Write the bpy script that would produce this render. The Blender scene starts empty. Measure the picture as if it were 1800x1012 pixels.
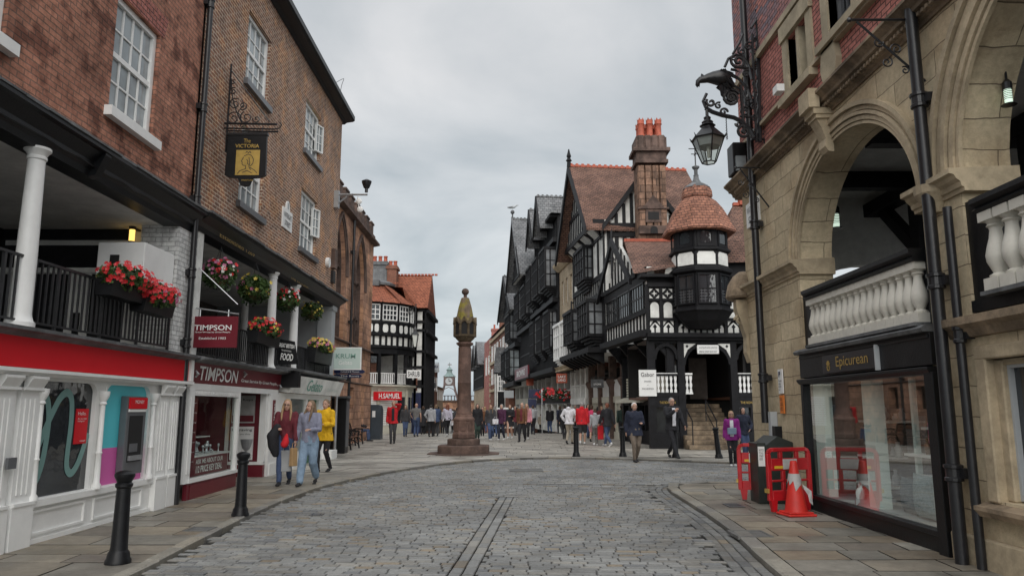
import bpy, bmesh, math, random
from mathutils import Vector, Matrix
from math import sin, cos, pi, sqrt, atan2, radians
R = random.Random(7)
SC = bpy.context.scene
COL = SC.collection

# ------------------------------------------------------------ survey helpers
# camera 1.6 m above the road, pitched up; these turn a sighting into a point
FOC, PIT, EYE = 1300.0, math.atan(212/1300), 1.6
_s, _c = sin(PIT), cos(PIT)
def _d(px, py):
    v = (506-py)/FOC
    return (px-900)/FOC, _c-v*_s, _s+v*_c
def onX(px, py, x):
    a = _d(px, py); t = x/a[0]; return Vector((x, a[1]*t, EYE+a[2]*t))
def onY(px, py, y):
    a = _d(px, py); t = y/a[1]; return Vector((a[0]*t, y, EYE+a[2]*t))
def onZ(px, py, z=0.0):
    a = _d(px, py); t = (z-EYE)/a[2]; return Vector((a[0]*t, a[1]*t, z))

# ------------------------------------------------------------ materials
def nt(name):
    m = bpy.data.materials.new(name); m.use_nodes = True
    n = m.node_tree.nodes; l = m.node_tree.links
    b = n['Principled BSDF']
    return m, n, l, b
def wallcoords():
    g = bpy.data.node_groups.new('wall_coords', 'ShaderNodeTree')
    g.interface.new_socket('Vector', in_out='OUTPUT', socket_type='NodeSocketVector')
    n, l = g.nodes, g.links
    go = n.new('NodeGroupOutput'); ge = n.new('ShaderNodeNewGeometry')
    sp = n.new('ShaderNodeSeparateXYZ'); sn = n.new('ShaderNodeSeparateXYZ')
    l.new(ge.outputs['Position'], sp.inputs[0]); l.new(ge.outputs['True Normal'], sn.inputs[0])
    ax = n.new('ShaderNodeMath'); ax.operation = 'ABSOLUTE'; l.new(sn.outputs[0], ax.inputs[0])
    ay = n.new('ShaderNodeMath'); ay.operation = 'ABSOLUTE'; l.new(sn.outputs[1], ay.inputs[0])
    gt = n.new('ShaderNodeMath'); gt.operation = 'GREATER_THAN'; l.new(ax.outputs[0], gt.inputs[0]); l.new(ay.outputs[0], gt.inputs[1])
    mx = n.new('ShaderNodeMix'); mx.data_type = 'FLOAT'
    l.new(gt.outputs[0], mx.inputs[0]); l.new(sp.outputs[0], mx.inputs[2]); l.new(sp.outputs[1], mx.inputs[3])
    cb = n.new('ShaderNodeCombineXYZ'); l.new(mx.outputs[0], cb.inputs[0]); l.new(sp.outputs[2], cb.inputs[1])
    l.new(cb.outputs[0], go.inputs[0])
    return g
WC = wallcoords()
def wc(n):
    x = n.new('ShaderNodeGroup'); x.node_tree = WC; return x.outputs[0]
def geo(n):
    return n.new('ShaderNodeNewGeometry').outputs['Position']
def noise(n, l, vec, scale, detail=4, rough=.6):
    t = n.new('ShaderNodeTexNoise'); t.inputs['Scale'].default_value = scale
    t.inputs['Detail'].default_value = detail; t.inputs['Roughness'].default_value = rough
    if vec: l.new(vec, t.inputs['Vector'])
    return t.outputs['Fac']
def ramp(n, l, fac, p0, c0, p1, c1):
    r = n.new('ShaderNodeValToRGB'); e = r.color_ramp.elements
    e[0].position = p0; e[1].position = p1
    e[0].color = (*c0, 1) if len(c0) == 3 else c0; e[1].color = (*c1, 1)
    l.new(fac, r.inputs[0]); return r.outputs[0]
def mixc(n, l, fac, a, b, mode='MIX'):
    m = n.new('ShaderNodeMix'); m.data_type = 'RGBA'; m.blend_type = mode
    for i, s in ((0, fac), (6, a), (7, b)):
        if isinstance(s, (int, float)): m.inputs[i].default_value = s
        elif isinstance(s, tuple): m.inputs[i].default_value = (*s[:3], 1)
        else: l.new(s, m.inputs[i])
    return m.outputs[2]
def bump(n, l, b, h, dist, strength=1.0):
    x = n.new('ShaderNodeBump'); x.inputs['Distance'].default_value = dist; x.inputs['Strength'].default_value = strength
    l.new(h, x.inputs['Height']); l.new(x.outputs[0], b.inputs['Normal'])
def g3(v): return (v, v, v)
def tint(c, k): return tuple(max(0, min(1, x*k)) for x in c)

def mat(name, c, rough=.6, var=.25, sc=3.0, bmp=0.0, bsc=40.0, metal=0.0, spec=.5, grime=0.0):
    m, n, l, b = nt(name)
    p = geo(n)
    f = noise(n, l, p, sc, 5, .65)
    col = ramp(n, l, f, .3, tint(c, 1-var), .7, tint(c, 1+var*.6))
    if grime:
        f2 = noise(n, l, p, 1.1, 6, .75)
        gm = ramp(n, l, f2, .42, g3(1-grime), .6, g3(1))
        col = mixc(n, l, 1.0, col, gm, 'MULTIPLY')
    l.new(col, b.inputs['Base Color'])
    b.inputs['Roughness'].default_value = rough; b.inputs['Metallic'].default_value = metal
    b.inputs['Specular IOR Level'].default_value = spec
    if bmp: bump(n, l, b, noise(n, l, p, bsc, 4), bmp)
    return m
def brick(name, c1, c2, mortar, bw, bh, ms=.012, tex=(.62,1.25), bias=0.0, rough=.85, stain=.45, off=.5, bmp=.006, patch=None, nscale=9, stain_sc=.8):
    m, n, l, b = nt(name)
    v = wc(n)
    # wobble so courses are not ruler straight
    nz = n.new('ShaderNodeTexNoise'); nz.inputs['Scale'].default_value = 2.5; l.new(v, nz.inputs['Vector'])
    ad = n.new('ShaderNodeVectorMath'); ad.operation = 'MULTIPLY_ADD'
    l.new(nz.outputs['Color'], ad.inputs[0]); ad.inputs[1].default_value = g3(bh*.22); l.new(v, ad.inputs[2])
    t = n.new('ShaderNodeTexBrick'); l.new(ad.outputs[0], t.inputs['Vector'])
    t.inputs['Scale'].default_value = 1; t.inputs['Brick Width'].default_value = bw; t.inputs['Row Height'].default_value = bh
    t.inputs['Mortar Size'].default_value = ms; t.inputs['Mortar Smooth'].default_value = .3; t.inputs['Bias'].default_value = bias
    t.offset = off
    t.inputs['Color1'].default_value = (*c1, 1); t.inputs['Color2'].default_value = (*c2, 1); t.inputs['Mortar'].default_value = (*mortar, 1)
    p = geo(n)
    f = noise(n, l, p, nscale, 5, .7)
    col = mixc(n, l, 1.0, t.outputs['Color'], ramp(n, l, f, .3, g3(tex[0]), .72, g3(tex[1])), 'MULTIPLY')
    if patch:
        f3 = noise(n, l, p, patch[1], 3, .5)
        col = mixc(n, l, ramp(n, l, f3, .5, g3(0), .62, g3(1)), col, mixc(n, l, 1.0, col, patch[0], 'MULTIPLY'))
    f2 = noise(n, l, p, stain_sc, 6, .7)
    col = mixc(n, l, 1.0, col, ramp(n, l, f2, .35, g3(1-stain), .58, g3(1.05)), 'MULTIPLY')
    l.new(col, b.inputs['Base Color']); b.inputs['Roughness'].default_value = rough
    b.inputs['Specular IOR Level'].default_value = .3
    h = n.new('ShaderNodeMath'); h.operation = 'SUBTRACT'; l.new(noise(n, l, p, 60, 3), h.inputs[0]); l.new(t.outputs['Fac'], h.inputs[1])
    bump(n, l, b, h.outputs[0], bmp)
    return m
def attr_stone(name, rough=.55, sc=25, wet=.25, bmp=.004, lo=.75):
    m, n, l, b = nt(name)
    a = n.new('ShaderNodeVertexColor'); a.layer_name = 'tone'
    p = geo(n)
    col = mixc(n, l, 1.0, a.outputs[0], ramp(n, l, noise(n, l, p, sc, 6, .7), .3, g3(lo), .7, g3(1.18)), 'MULTIPLY')
    sp_ = noise(n, l, p, 26, 2, .4)
    col = mixc(n, l, 1.0, col, ramp(n, l, sp_, .66, g3(1), .74, g3(.72)), 'MULTIPLY')
    w = noise(n, l, p, .7, 5, .7)
    col = mixc(n, l, 1.0, col, ramp(n, l, w, .38, g3(.68), .6, g3(1.05)), 'MULTIPLY')
    l.new(col, b.inputs['Base Color'])
    rr = ramp(n, l, w, .4, g3(rough-wet), .6, g3(rough))
    l.new(rr, b.inputs['Roughness'])
    bump(n, l, b, noise(n, l, p, 45, 5), bmp)
    return m
def glass_pane(name, base=(.05,.055,.06), refl=.6, rough=.04):
    m, n, l, b = nt(name)
    f = noise(n, l, geo(n), 1.3, 3)
    l.new(ramp(n, l, f, .35, tint(base, .6), .65, tint(base, 1.3)), b.inputs['Base Color'])
    b.inputs['Roughness'].default_value = rough; b.inputs['Specular IOR Level'].default_value = refl
    bump(n, l, b, noise(n, l, geo(n), 3.0, 2), .004)
    return m
def clear_glass(name, tintc=(.92,.97,.95), ior=1.5, boost=.0, k=.6):
    m, n, l, b = nt(name)
    n.remove(b)
    o = n['Material Output']
    tr = n.new('ShaderNodeBsdfTransparent'); tr.inputs[0].default_value = (*tintc, 1)
    gl = n.new('ShaderNodeBsdfGlossy'); gl.inputs['Roughness'].default_value = .02
    fr = n.new('ShaderNodeFresnel'); fr.inputs[0].default_value = ior
    ad = n.new('ShaderNodeMath'); ad.operation = 'MULTIPLY_ADD'; ad.use_clamp = True; ad.inputs[1].default_value = k; ad.inputs[2].default_value = boost; l.new(fr.outputs[0], ad.inputs[0])
    mx = n.new('ShaderNodeMixShader'); l.new(ad.outputs[0], mx.inputs[0]); l.new(tr.outputs[0], mx.inputs[1]); l.new(gl.outputs[0], mx.inputs[2])
    l.new(mx.outputs[0], o.inputs[0]); return m
def emis(name, c, s):
    m, n, l, b = nt(name)
    b.inputs['Base Color'].default_value = (*c, 1); b.inputs['Emission Color'].default_value = (*c, 1); b.inputs['Emission Strength'].default_value = s
    return m

M = {}
M['brickA'] = brick('old_red_brick', (.54,.25,.165), (.42,.185,.125), (.24,.15,.115), .235, .078, .009, stain=.36, stain_sc=.9, patch=((.45,.40,.40), 3))
M['brickB'] = brick('brown_brick', (.38,.195,.125), (.21,.115,.085), (.62,.51,.40), .225, .076, .011, stain=.3, patch=((1.25,1.1,.9), 2))
M['brickC'] = brick('bright_red_brick', (.56,.225,.185), (.45,.17,.14), (.11,.06,.055), .235, .08, .010, stain=.25)
M['brickD'] = brick('diapered_brick', (.52,.21,.175), (.21,.19,.23), (.07,.045,.045), .235, .08, .010, stain=.25)
M['brickFar'] = brick('far_brick', (.27,.10,.065), (.2,.075,.05), (.22,.14,.1), .24, .08, .012, stain=.3)
M['white_brick'] = brick('painted_white_brick', (.74,.74,.72), (.68,.68,.67), (.42,.42,.41), .225, .078, .008, stain=.25)
M['buff'] = brick('buff_ashlar', (.66,.55,.375), (.54,.445,.30), (.22,.175,.12), .86, .31, .006, (.80,1.12), stain=.24, bmp=.008, nscale=14, patch=((.80,.76,.73), 1.0))
M['buff_plain'] = mat('buff_stone_moulding', (.53,.43,.29), .85, .14, 9, .005, 40, grime=.36)
M['buff_dark'] = mat('weathered_stone_cornice', (.32,.24,.16), .85, .5, 2.5, .006, 25, grime=.6)
M['buff_pale'] = mat('pale_stone_dressing', (.46,.39,.27), .85, .25, 3, .003, 30, grime=.25)
M['cream_stone'] = brick('cream_ashlar', (.46,.37,.26), (.40,.32,.22), (.26,.2,.14), .8, .35, .006, stain=.3)
M['redstone'] = brick('red_sandstone_blocks', (.60,.345,.235), (.42,.24,.165), (.22,.125,.09), .62, .30, .010, stain=.5, bmp=.012, nscale=4, stain_sc=.6, patch=((1.25,1.2,1.05), .9))
M['redstone_dark'] = mat('dark_red_sandstone', (.16,.105,.085), .9, .45, 3, .008, 20, grime=.5)
M['chimstone'] = brick('sooty_sandstone_blocks', (.34,.20,.135), (.20,.125,.09), (.07,.05,.04), .5, .33, .014, stain=.6, bmp=.015, nscale=4, stain_sc=1.2)
M['crossstone'] = mat('cross_red_sandstone', (.18,.108,.085), .85, .45, 2.6, .008, 22, grime=.45)
M['balw'] = mat('cream_white_baluster_paint', (.70,.67,.59), .5, .08, 4, .002, 30, grime=.15)
M['whitep'] = mat('white_paint', (.84,.84,.82), .45, .05, 2, .0015, 30, grime=.07)
M['whitew'] = mat('white_render', (.84,.84,.80), .75, .08, 3, .003, 25, grime=.26)
M['creamp'] = mat('cream_paint', (.62,.60,.50), .5, .08, 2, .0015, 30, grime=.15)
M['plaster'] = mat('gallery_plaster', (.74,.73,.70), .8, .12, 2, .003, 20, grime=.2)
M['greyp'] = mat('light_grey_paint', (.42,.44,.45), .5, .1, 2)
M['blackp'] = mat('black_paint', (.008,.0085,.010), .4, .4, 6, .002, 30, spec=.3)
M['timber'] = mat('black_oak_timber', (.010,.010,.012), .6, .5, 5, .006, 18, spec=.25)
M['iron'] = mat('black_iron', (.014,.014,.016), .35, .4, 8, .001, 60)
M['lead'] = mat('lead_flashing', (.16,.165,.17), .6, .4, 4, .004, 15, grime=.5)
M['redp'] = mat('red_fascia', (.62,.010,.018), .5, .06, 1.5, spec=.2)
M['maroon'] = mat('maroon_paint', (.145,.010,.020), .35, .15, 2)
M['tile'] = brick('clay_tile_roof', (.30,.165,.12), (.20,.115,.088), (.05,.032,.028), .19, .088, .012, stain=.4, bmp=.02, nscale=6, rough=.8)
M['tile_red'] = brick('orange_tile_roof', (.40,.135,.075), (.31,.105,.06), (.12,.05,.034), .2, .12, .012, stain=.2, bmp=.02, nscale=6)
M['tile_turret'] = brick('turret_clay_tiles', (.44,.20,.13), (.28,.13,.09), (.10,.055,.045), .19, .115, .012, stain=.25, bmp=.012, nscale=6)
M['ridge'] = mat('terracotta_ridge', (.42,.10,.055), .7, .3, 6, .004)
M['terracotta'] = mat('terracotta_pot', (.43,.10,.055), .7, .35, 5, .004)
M['slate'] = brick('grey_slate_roof', (.24,.24,.245), (.17,.175,.18), (.035,.035,.037), .28, .2, .010, stain=.35, bmp=.015, rough=.6)
M['glass'] = glass_pane('dark_window_glass', (.03,.034,.038), .8)
M['glassm'] = glass_pane('leaded_grey_glass', (.19,.20,.21), .8, .08)
M['glassp'] = glass_pane('pale_curtained_glass', (.26,.29,.30), .8, .06)
M['shopglass'] = clear_glass('shop_glass')
M['shopglass2'] = clear_glass('reflective_shop_glass', (.95,1.0,.98), 1.4, .0, .5)
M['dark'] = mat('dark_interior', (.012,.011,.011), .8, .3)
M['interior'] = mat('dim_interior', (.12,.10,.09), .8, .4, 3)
M['gold'] = mat('gold_paint', (.50,.34,.09), .4, .2, 6, metal=.3)
M['ltext'] = mat('white_lettering', (.8,.8,.78), .5, .03)
M['dtext'] = mat('dark_lettering', (.02,.02,.025), .5, .03)
M['teal'] = mat('teal_vinyl', (.10,.60,.68), .4, .04)
M['pink'] = mat('magenta_vinyl', (.68,.13,.42), .4, .04)
M['squig'] = mat('sea_green_vinyl', (.16,.30,.28), .4, .04)
M['gunmetal'] = mat('gunmetal', (.16,.165,.175), .4, .15, 3, metal=.4)
M['steel'] = mat('brushed_steel', (.42,.43,.44), .35, .15, 5, metal=.7)
M['bplastic'] = mat('red_barrier_plastic', (.50,.012,.018), .4, .14, 3, grime=.25)
M['coneo'] = mat('orange_red_cone_rubber', (.72,.035,.025), .5, .15, 4, grime=.2)
M['reflect'] = mat('grey_white_sleeve', (.55,.54,.53), .45, .15, 6, grime=.25)
M['green'] = mat('mint_panel', (.50,.60,.555), .5, .04)
M['navy'] = mat('navy_paint', (.012,.02,.075), .4, .1)
M['cabinet'] = mat('dark_green_cabinet', (.022,.03,.026), .45, .25, 4, grime=.3)
M['orange'] = mat('orange_notice', (.75,.22,.04), .5, .05)
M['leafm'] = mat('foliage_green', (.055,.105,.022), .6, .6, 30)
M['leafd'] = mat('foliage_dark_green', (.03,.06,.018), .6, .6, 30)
M['flr'] = mat('red_petals', (.62,.018,.025), .5, .35, 25)
M['flp'] = mat('pink_petals', (.62,.18,.33), .5, .3, 25)
M['fly'] = mat('yellow_petals', (.72,.56,.10), .5, .3, 25)
M['flw'] = mat('white_petals', (.75,.74,.70), .5, .1, 25)
M['basket'] = mat('coir_liner', (.16,.10,.05), .9, .5, 20, .01)
M['moss'] = mat('moss', (.16,.14,.02), .95, .5, 12, .01)
M['wood'] = mat('brown_bench_timber', (.13,.055,.03), .6, .3, 8, .003)
M['warm'] = emis('warm_lamp_glow', (1.0,.62,.16), 1.6)
M['cool'] = emis('cool_lamp_glow', (.75,.95,.78), .8)
M['setts'] = attr_stone('worn_setts', .66, 30, .22, .006)
M['flags'] = attr_stone('york_stone_flags', .72, 7, .34, .004, .78)
M['joint'] = mat('dark_joint_grit', (.022,.021,.019), .9, .4, 5, .006)
M['asph'] = mat('distant_paving', (.20,.19,.17), .8, .3, 1)

# ------------------------------------------------------------ frames + mesh builder
class Fr:
    def __init__(s, o, u, w=None):
        s.o = Vector(o); s.u = Vector((u[0], u[1], 0)).normalized()
        s.w = Vector(w).normalized() if w is not None else Vector((s.u.y, -s.u.x, 0))
    def P(s, u, w, z): return s.o + s.u*u + s.w*w + Vector((0, 0, z))
WORLD = Fr((0,0,0), (1,0,0), (0,1,0))
FL = Fr((-5.6,0,0), (0,1,0), (1,0,0))
FRT = Fr((4.7,0,0), (0,1,0), (-1,0,0))

def wloc(o):
    v = Vector((0,0,0))
    while o: v += o.location; o = o.parent
    return v
class MB:
    def __init__(s): s.v=[]; s.f=[]; s.mi=[]; s.c=[]
    def add(s, vs, fs, mi=0, col=None):
        b = len(s.v); s.v += [Vector(x) for x in vs]
        for f in fs: s.f.append([i+b for i in f]); s.mi.append(mi); s.c.append(col)
        return s
    def box(s, fr, u0, u1, w0, w1, z0, z1, mi=0, col=None):
        P = fr.P
        s.add([P(u0,w0,z0),P(u1,w0,z0),P(u1,w1,z0),P(u0,w1,z0),P(u0,w0,z1),P(u1,w0,z1),P(u1,w1,z1),P(u0,w1,z1)],
              [(0,3,2,1),(4,5,6,7),(0,1,5,4),(1,2,6,5),(2,3,7,6),(3,0,4,7)], mi, col); return s
    def quad(s, a, b, c, d, mi=0): s.add([a,b,c,d], [(0,1,2,3)], mi); return s
    def prism(s, fr, poly, w0, w1, mi=0):
        n = len(poly)
        s.add([fr.P(u,w0,z) for u,z in poly]+[fr.P(u,w1,z) for u,z in poly],
              [tuple(range(n))[::-1], tuple(range(n,2*n))]+[(i,(i+1)%n,n+(i+1)%n,n+i) for i in range(n)], mi); return s
    def beam(s, fr, u0, z0, u1, z1, th, w0, w1, mi=0):
        d = Vector((u1-u0, z1-z0)).normalized(); nn = Vector((-d.y, d.x))*th/2
        return s.prism(fr, [(u0+nn.x,z0+nn.y),(u0-nn.x,z0-nn.y),(u1-nn.x,z1-nn.y),(u1+nn.x,z1+nn.y)], w0, w1, mi)
    def band(s, fr, pts, th, w0, w1, mi=0):
        for i in range(len(pts)-1): s.beam(fr, *pts[i], *pts[i+1], th, w0, w1, mi)
        return s
    def tube(s, pts, r, n=8, mi=0, ry=None, col=None):
        pts = [Vector(p) for p in pts]; m = len(pts)
        rs = r if isinstance(r, (list, tuple)) else [r]*m
        vs = []; up = None
        for i, p in enumerate(pts):
            t = (pts[min(i+1,m-1)]-pts[max(i-1,0)]).normalized()
            if up is None:
                up = t.cross(Vector((0,0,1)));
                if up.length < .2: up = t.cross(Vector((0,1,0)))
            up = (up - t*up.dot(t)).normalized(); q = t.cross(up)
            for k in range(n):
                a = 2*pi*k/n; vs.append(p+(up*cos(a)+q*sin(a))*rs[i])
        fs = [(i*n+k, i*n+(k+1)%n, (i+1)*n+(k+1)%n, (i+1)*n+k) for i in range(m-1) for k in range(n)]
        fs += [tuple(range(n))[::-1], tuple(range((m-1)*n, m*n))]
        s.add(vs, fs, mi, col); return s
    def lathe(s, prof, c=(0,0,0), n=16, mi=0, sx=1, sy=1, rot=0):
        c = Vector(c); vs = []; m = len(prof)
        for r, z in prof:
            for k in range(n):
                a = 2*pi*k/n+rot; vs.append(c+Vector((r*cos(a)*sx, r*sin(a)*sy, z)))
        fs = [(i*n+k, i*n+(k+1)%n, (i+1)*n+(k+1)%n, (i+1)*n+k) for i in range(m-1) for k in range(n)]
        fs += [tuple(range(n))[::-1], tuple(range((m-1)*n, m*n))]
        s.add(vs, fs, mi); return s
    def ball(s, c, r, n=10, mi=0):
        rx, ry, rz = r if isinstance(r, (tuple, list)) else (r, r, r)
        m = max(5, n//2+1)
        return s.lathe([(max(1e-4, sin(pi*i/m)), -cos(pi*i/m)*rz) for i in range(m+1)], c, n, mi, rx, ry)
    def build(s, name, mats, parent=None, smooth=False, bevel=0, fix=True):
        if not isinstance(mats, (list, tuple)): mats = [mats]
        off = wloc(parent)
        me = bpy.data.meshes.new(name)
        me.from_pydata([v-off for v in s.v], [], s.f)
        for m_ in mats: me.materials.append(m_)
        me.polygons.foreach_set('material_index', s.mi)
        if any(c is not None for c in s.c):
            ca = me.color_attributes.new('tone', 'FLOAT_COLOR', 'CORNER'); buf = []
            for f, c in zip(s.f, s.c): buf += [*(c or (.2,.2,.2)), 1]*len(f)
            ca.data.foreach_set('color', buf)
        if smooth: me.polygons.foreach_set('use_smooth', [True]*len(me.polygons))
        if fix:
            b = bmesh.new(); b.from_mesh(me); bmesh.ops.recalc_face_normals(b, faces=b.faces); b.to_mesh(me); b.free()
        if smooth:
            try: me.set_sharp_from_angle(angle=radians(40))
            except Exception: pass
        o = bpy.data.objects.new(name, me); COL.objects.link(o)
        if parent: o.parent = parent
        if bevel:
            bv = o.modifiers.new('bevel', 'BEVEL'); bv.width = bevel; bv.segments = 1; bv.limit_method = 'ANGLE'
        return o
def tag(o, label=None, cat=None, group=None, kind=None):
    if label: o['label'] = label
    if cat: o['category'] = cat
    if group: o['group'] = group
    if kind: o['kind'] = kind
    return o
def thing(name, label, cat, loc=(0,0,0), group=None):
    o = bpy.data.objects.new(name, None); COL.objects.link(o); o.location = loc; o.empty_display_size = .2
    return tag(o, label, cat, group)
def copy_tree(o, parent=None):
    c = o.copy(); COL.objects.link(c); c.parent = parent
    for ch in list(o.children): copy_tree(ch, c)
    return c

# ------------------------------------------------------------ wall tools
def wall(mb, fr, u0, u1, z0, z1, holes=(), w=0.0, rev=.18, mi=0):
    us = sorted({u0,u1}|{x for h in holes for x in h[:2]}); zs = sorted({z0,z1}|{x for h in holes for x in h[2:4]})
    us = [x for x in us if u0<=x<=u1]; zs = [x for x in zs if z0<=x<=z1]
    for i in range(len(us)-1):
        for j in range(len(zs)-1):
            a, b, c, d = us[i], us[i+1], zs[j], zs[j+1]; cu, cz = (a+b)/2, (c+d)/2
            if any(h[0]<cu<h[1] and h[2]<cz<h[3] for h in holes): continue
            mb.quad(fr.P(a,w,c), fr.P(b,w,c), fr.P(b,w,d), fr.P(a,w,d), mi)
    for a, b, c, d in [h[:4] for h in holes]:
        for (p, q) in (((a,c),(b,c)),((b,c),(b,d)),((b,d),(a,d)),((a,d),(a,c))):
            mb.quad(fr.P(p[0],w,p[1]), fr.P(q[0],w,q[1]), fr.P(q[0],w-rev,q[1]), fr.P(p[0],w-rev,p[1]), mi)
def arch_z(t, zs, rise, kind):
    t = max(-1, min(1, t))
    if kind == 'round': return zs+rise*sqrt(max(0, 1-t*t))
    a = abs(t); R_ = 2.0   # pointed: two arcs of radius = span
    return zs+rise*sqrt(max(0, R_*R_-(R_-1+a)**2))/sqrt(R_*R_-(R_-1)**2)
def arch_wall(mb, fr, u0, u1, z0, z1, ops, w=0.0, rev=.5, n=20, mi=0):
    cur = u0
    for (a, b, zb, zs, rise, kind) in sorted(ops):
        if a > cur: mb.quad(fr.P(cur,w,z0), fr.P(a,w,z0), fr.P(a,w,z1), fr.P(cur,w,z1), mi)
        if zb > z0: mb.quad(fr.P(a,w,z0), fr.P(b,w,z0), fr.P(b,w,zb), fr.P(a,w,zb), mi)
        uc, h = (a+b)/2, (b-a)/2; pts = []
        for i in range(n+1):
            t = -cos(pi*i/n); pts.append((uc+h*t, arch_z(t, zs, rise, kind)))
        for i in range(n):
            (p, q), (r, s_) = pts[i], pts[i+1]
            mb.quad(fr.P(p,w,q), fr.P(r,w,s_), fr.P(r,w,z1), fr.P(p,w,z1), mi)
        loop = [(a, zb)]+pts+[(b, zb)]
        for i in range(len(loop)-1):
            p, q = loop[i], loop[i+1]
            mb.quad(fr.P(p[0],w,p[1]), fr.P(q[0],w,q[1]), fr.P(q[0],w-rev,q[1]), fr.P(p[0],w-rev,p[1]), mi)
        mb.quad(fr.P(a,w,zb), fr.P(b,w,zb), fr.P(b,w-rev,zb), fr.P(a,w-rev,zb), mi)
        cur = b
    if cur < u1: mb.quad(fr.P(cur,w,z0), fr.P(u1,w,z0), fr.P(u1,w,z1), fr.P(cur,w,z1), mi)
def arch_ring(mb, fr, a, b, zs, rise, kind, steps, n=28, mi=0, legs=None):
    # steps: list of (outer offset, inner offset, w0, w1) mouldings around an arch
    uc, h = (a+b)/2, (b-a)/2
    for (oo, oi, w0, w1) in steps:
        def pt(off, t):
            u_ = uc+(h+off)*t; return u_, (arch_z(t, zs, rise+off, kind))
        O = [pt(oo, -cos(pi*i/n)) for i in range(n+1)]; I = [pt(oi, -cos(pi*i/n)) for i in range(n+1)]
        if legs is not None: O = [(O[0][0], legs)]+O+[(O[-1][0], legs)]; I = [(I[0][0], legs)]+I+[(I[-1][0], legs)]
        for i in range(len(O)-1):
            v = [fr.P(O[i][0],w0,O[i][1]), fr.P(O[i+1][0],w0,O[i+1][1]), fr.P(I[i+1][0],w0,I[i+1][1]), fr.P(I[i][0],w0,I[i][1])]
            v += [fr.P(O[i][0],w1,O[i][1]), fr.P(O[i+1][0],w1,O[i+1][1]), fr.P(I[i+1][0],w1,I[i+1][1]), fr.P(I[i][0],w1,I[i][1])]
            mb.add(v, [(4,5,6,7),(0,1,5,4),(2,3,7,6)], mi)
def moulding(mb, fr, u0, u1, prof, mi=0):
    # prof: closed list of (w,z) swept along u
    n = len(prof)
    mb.add([fr.P(u0,w,z) for w,z in prof]+[fr.P(u1,w,z) for w,z in prof],
           [tuple(range(n)), tuple(range(n,2*n))[::-1]]+[(i,(i+1)%n,n+(i+1)%n,n+i) for i in range(n)], mi)
def window(parent, fr, u0, u1, z0, z1, w=-.1, cols=3, rows=4, fm='whitep', gm='glass', fw=.06, bw=.022, sash=True, name='window'):
    mb = MB()
    mb.box(fr,u0,u0+fw,w-.03,w+.04,z0,z1).box(fr,u1-fw,u1,w-.03,w+.04,z0,z1)
    mb.box(fr,u0+fw,u1-fw,w-.03,w+.04,z0,z0+fw).box(fr,u0+fw,u1-fw,w-.03,w+.04,z1-fw,z1)
    a,b,c,d = u0+fw,u1-fw,z0+fw,z1-fw
    for i in range(1, cols):
        x = a+(b-a)*i/cols; mb.box(fr,x-bw/2,x+bw/2,w-.018,w+.012,c,d)
    for j in range(1, rows):
        z = c+(d-c)*j/rows; t = fw*.45 if (sash and j*2==rows) else bw/2
        mb.box(fr,a,b,w-.02,w+(.03 if t>bw else .01),z-t,z+t)
    f = mb.build(name, M[fm], parent)
    g = MB(); g.quad(fr.P(a,w-.01,c), fr.P(b,w-.01,c), fr.P(b,w-.01,d), fr.P(a,w-.01,d))
    g.build('pane', M[gm], f)
    return f
def gutter_pipe(fr, u, w, z0, z1, r, label, collars=(), name='drainpipe', mat_='iron', n=12):
    t = thing(name, label, 'drainpipe', fr.P(u, w, z0))
    MB().tube([fr.P(u,w,z0), fr.P(u,w,z1)], r, n).build('pipe', M[mat_], t, smooth=True)
    for z in collars:
        c = MB(); c.lathe([(r*1.05,-.09),(r*1.4,-.08),(r*1.4,-.05),(r*1.2,-.04),(r*1.2,.04),(r*1.45,.05),(r*1.45,.08),(r*1.05,.09)], fr.P(u,w,z), n)
        c.box(fr, u-r*2.1, u+r*2.1, w-.10-r*.2, w-r*.3, z-.05, z+.05)
        c.build('collar', M[mat_], t)
    return t

_fc = {}
def text(s, c, right, width, height, mt, parent=None, name='lettering', up=(0,0,1), depth=.004, align='C', bold=0.0, serif=False):
    """lettering fitted into width x height, centred on c, facing right x up"""
    key = (s, bold)
    if key not in _fc:
        cu = bpy.data.curves.new('t', 'FONT'); cu.body = s; cu.offset = bold; cu.resolution_u = 3
        ob = bpy.data.objects.new('t', cu); COL.objects.link(ob)
        dg = bpy.context.evaluated_depsgraph_get(); me = bpy.data.meshes.new_from_object(ob.evaluated_get(dg))
        _fc[key] = ([v.co.copy() for v in me.vertices], [list(p.vertices) for p in me.polygons])
        bpy.data.objects.remove(ob); bpy.data.curves.remove(cu)
    vs, fs = _fc[key]
    x0, x1 = min(v.x for v in vs), max(v.x for v in vs); y0, y1 = min(v.y for v in vs), max(v.y for v in vs)
    r = Vector(right).normalized(); u = Vector(up).normalized(); nrm = r.cross(u)
    kx = width/(x1-x0); ky = height/(y1-y0)
    c = Vector(c)
    mb = MB()
    mb.add([c+r*((v.x-(x0+x1)/2)*kx)+u*((v.y-(y0+y1)/2)*ky)+nrm*depth for v in vs], fs)
    if serif:
        # slab feet under the vertical stems of capitals
        for co, ca in serif:
            mb.add([c+r*(co*width-ca)+u*(k*height/2*.98)+nrm*depth*1.2 for k in (0,)]+[], [])
    return mb.build(name, mt, parent, fix=False)

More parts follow.
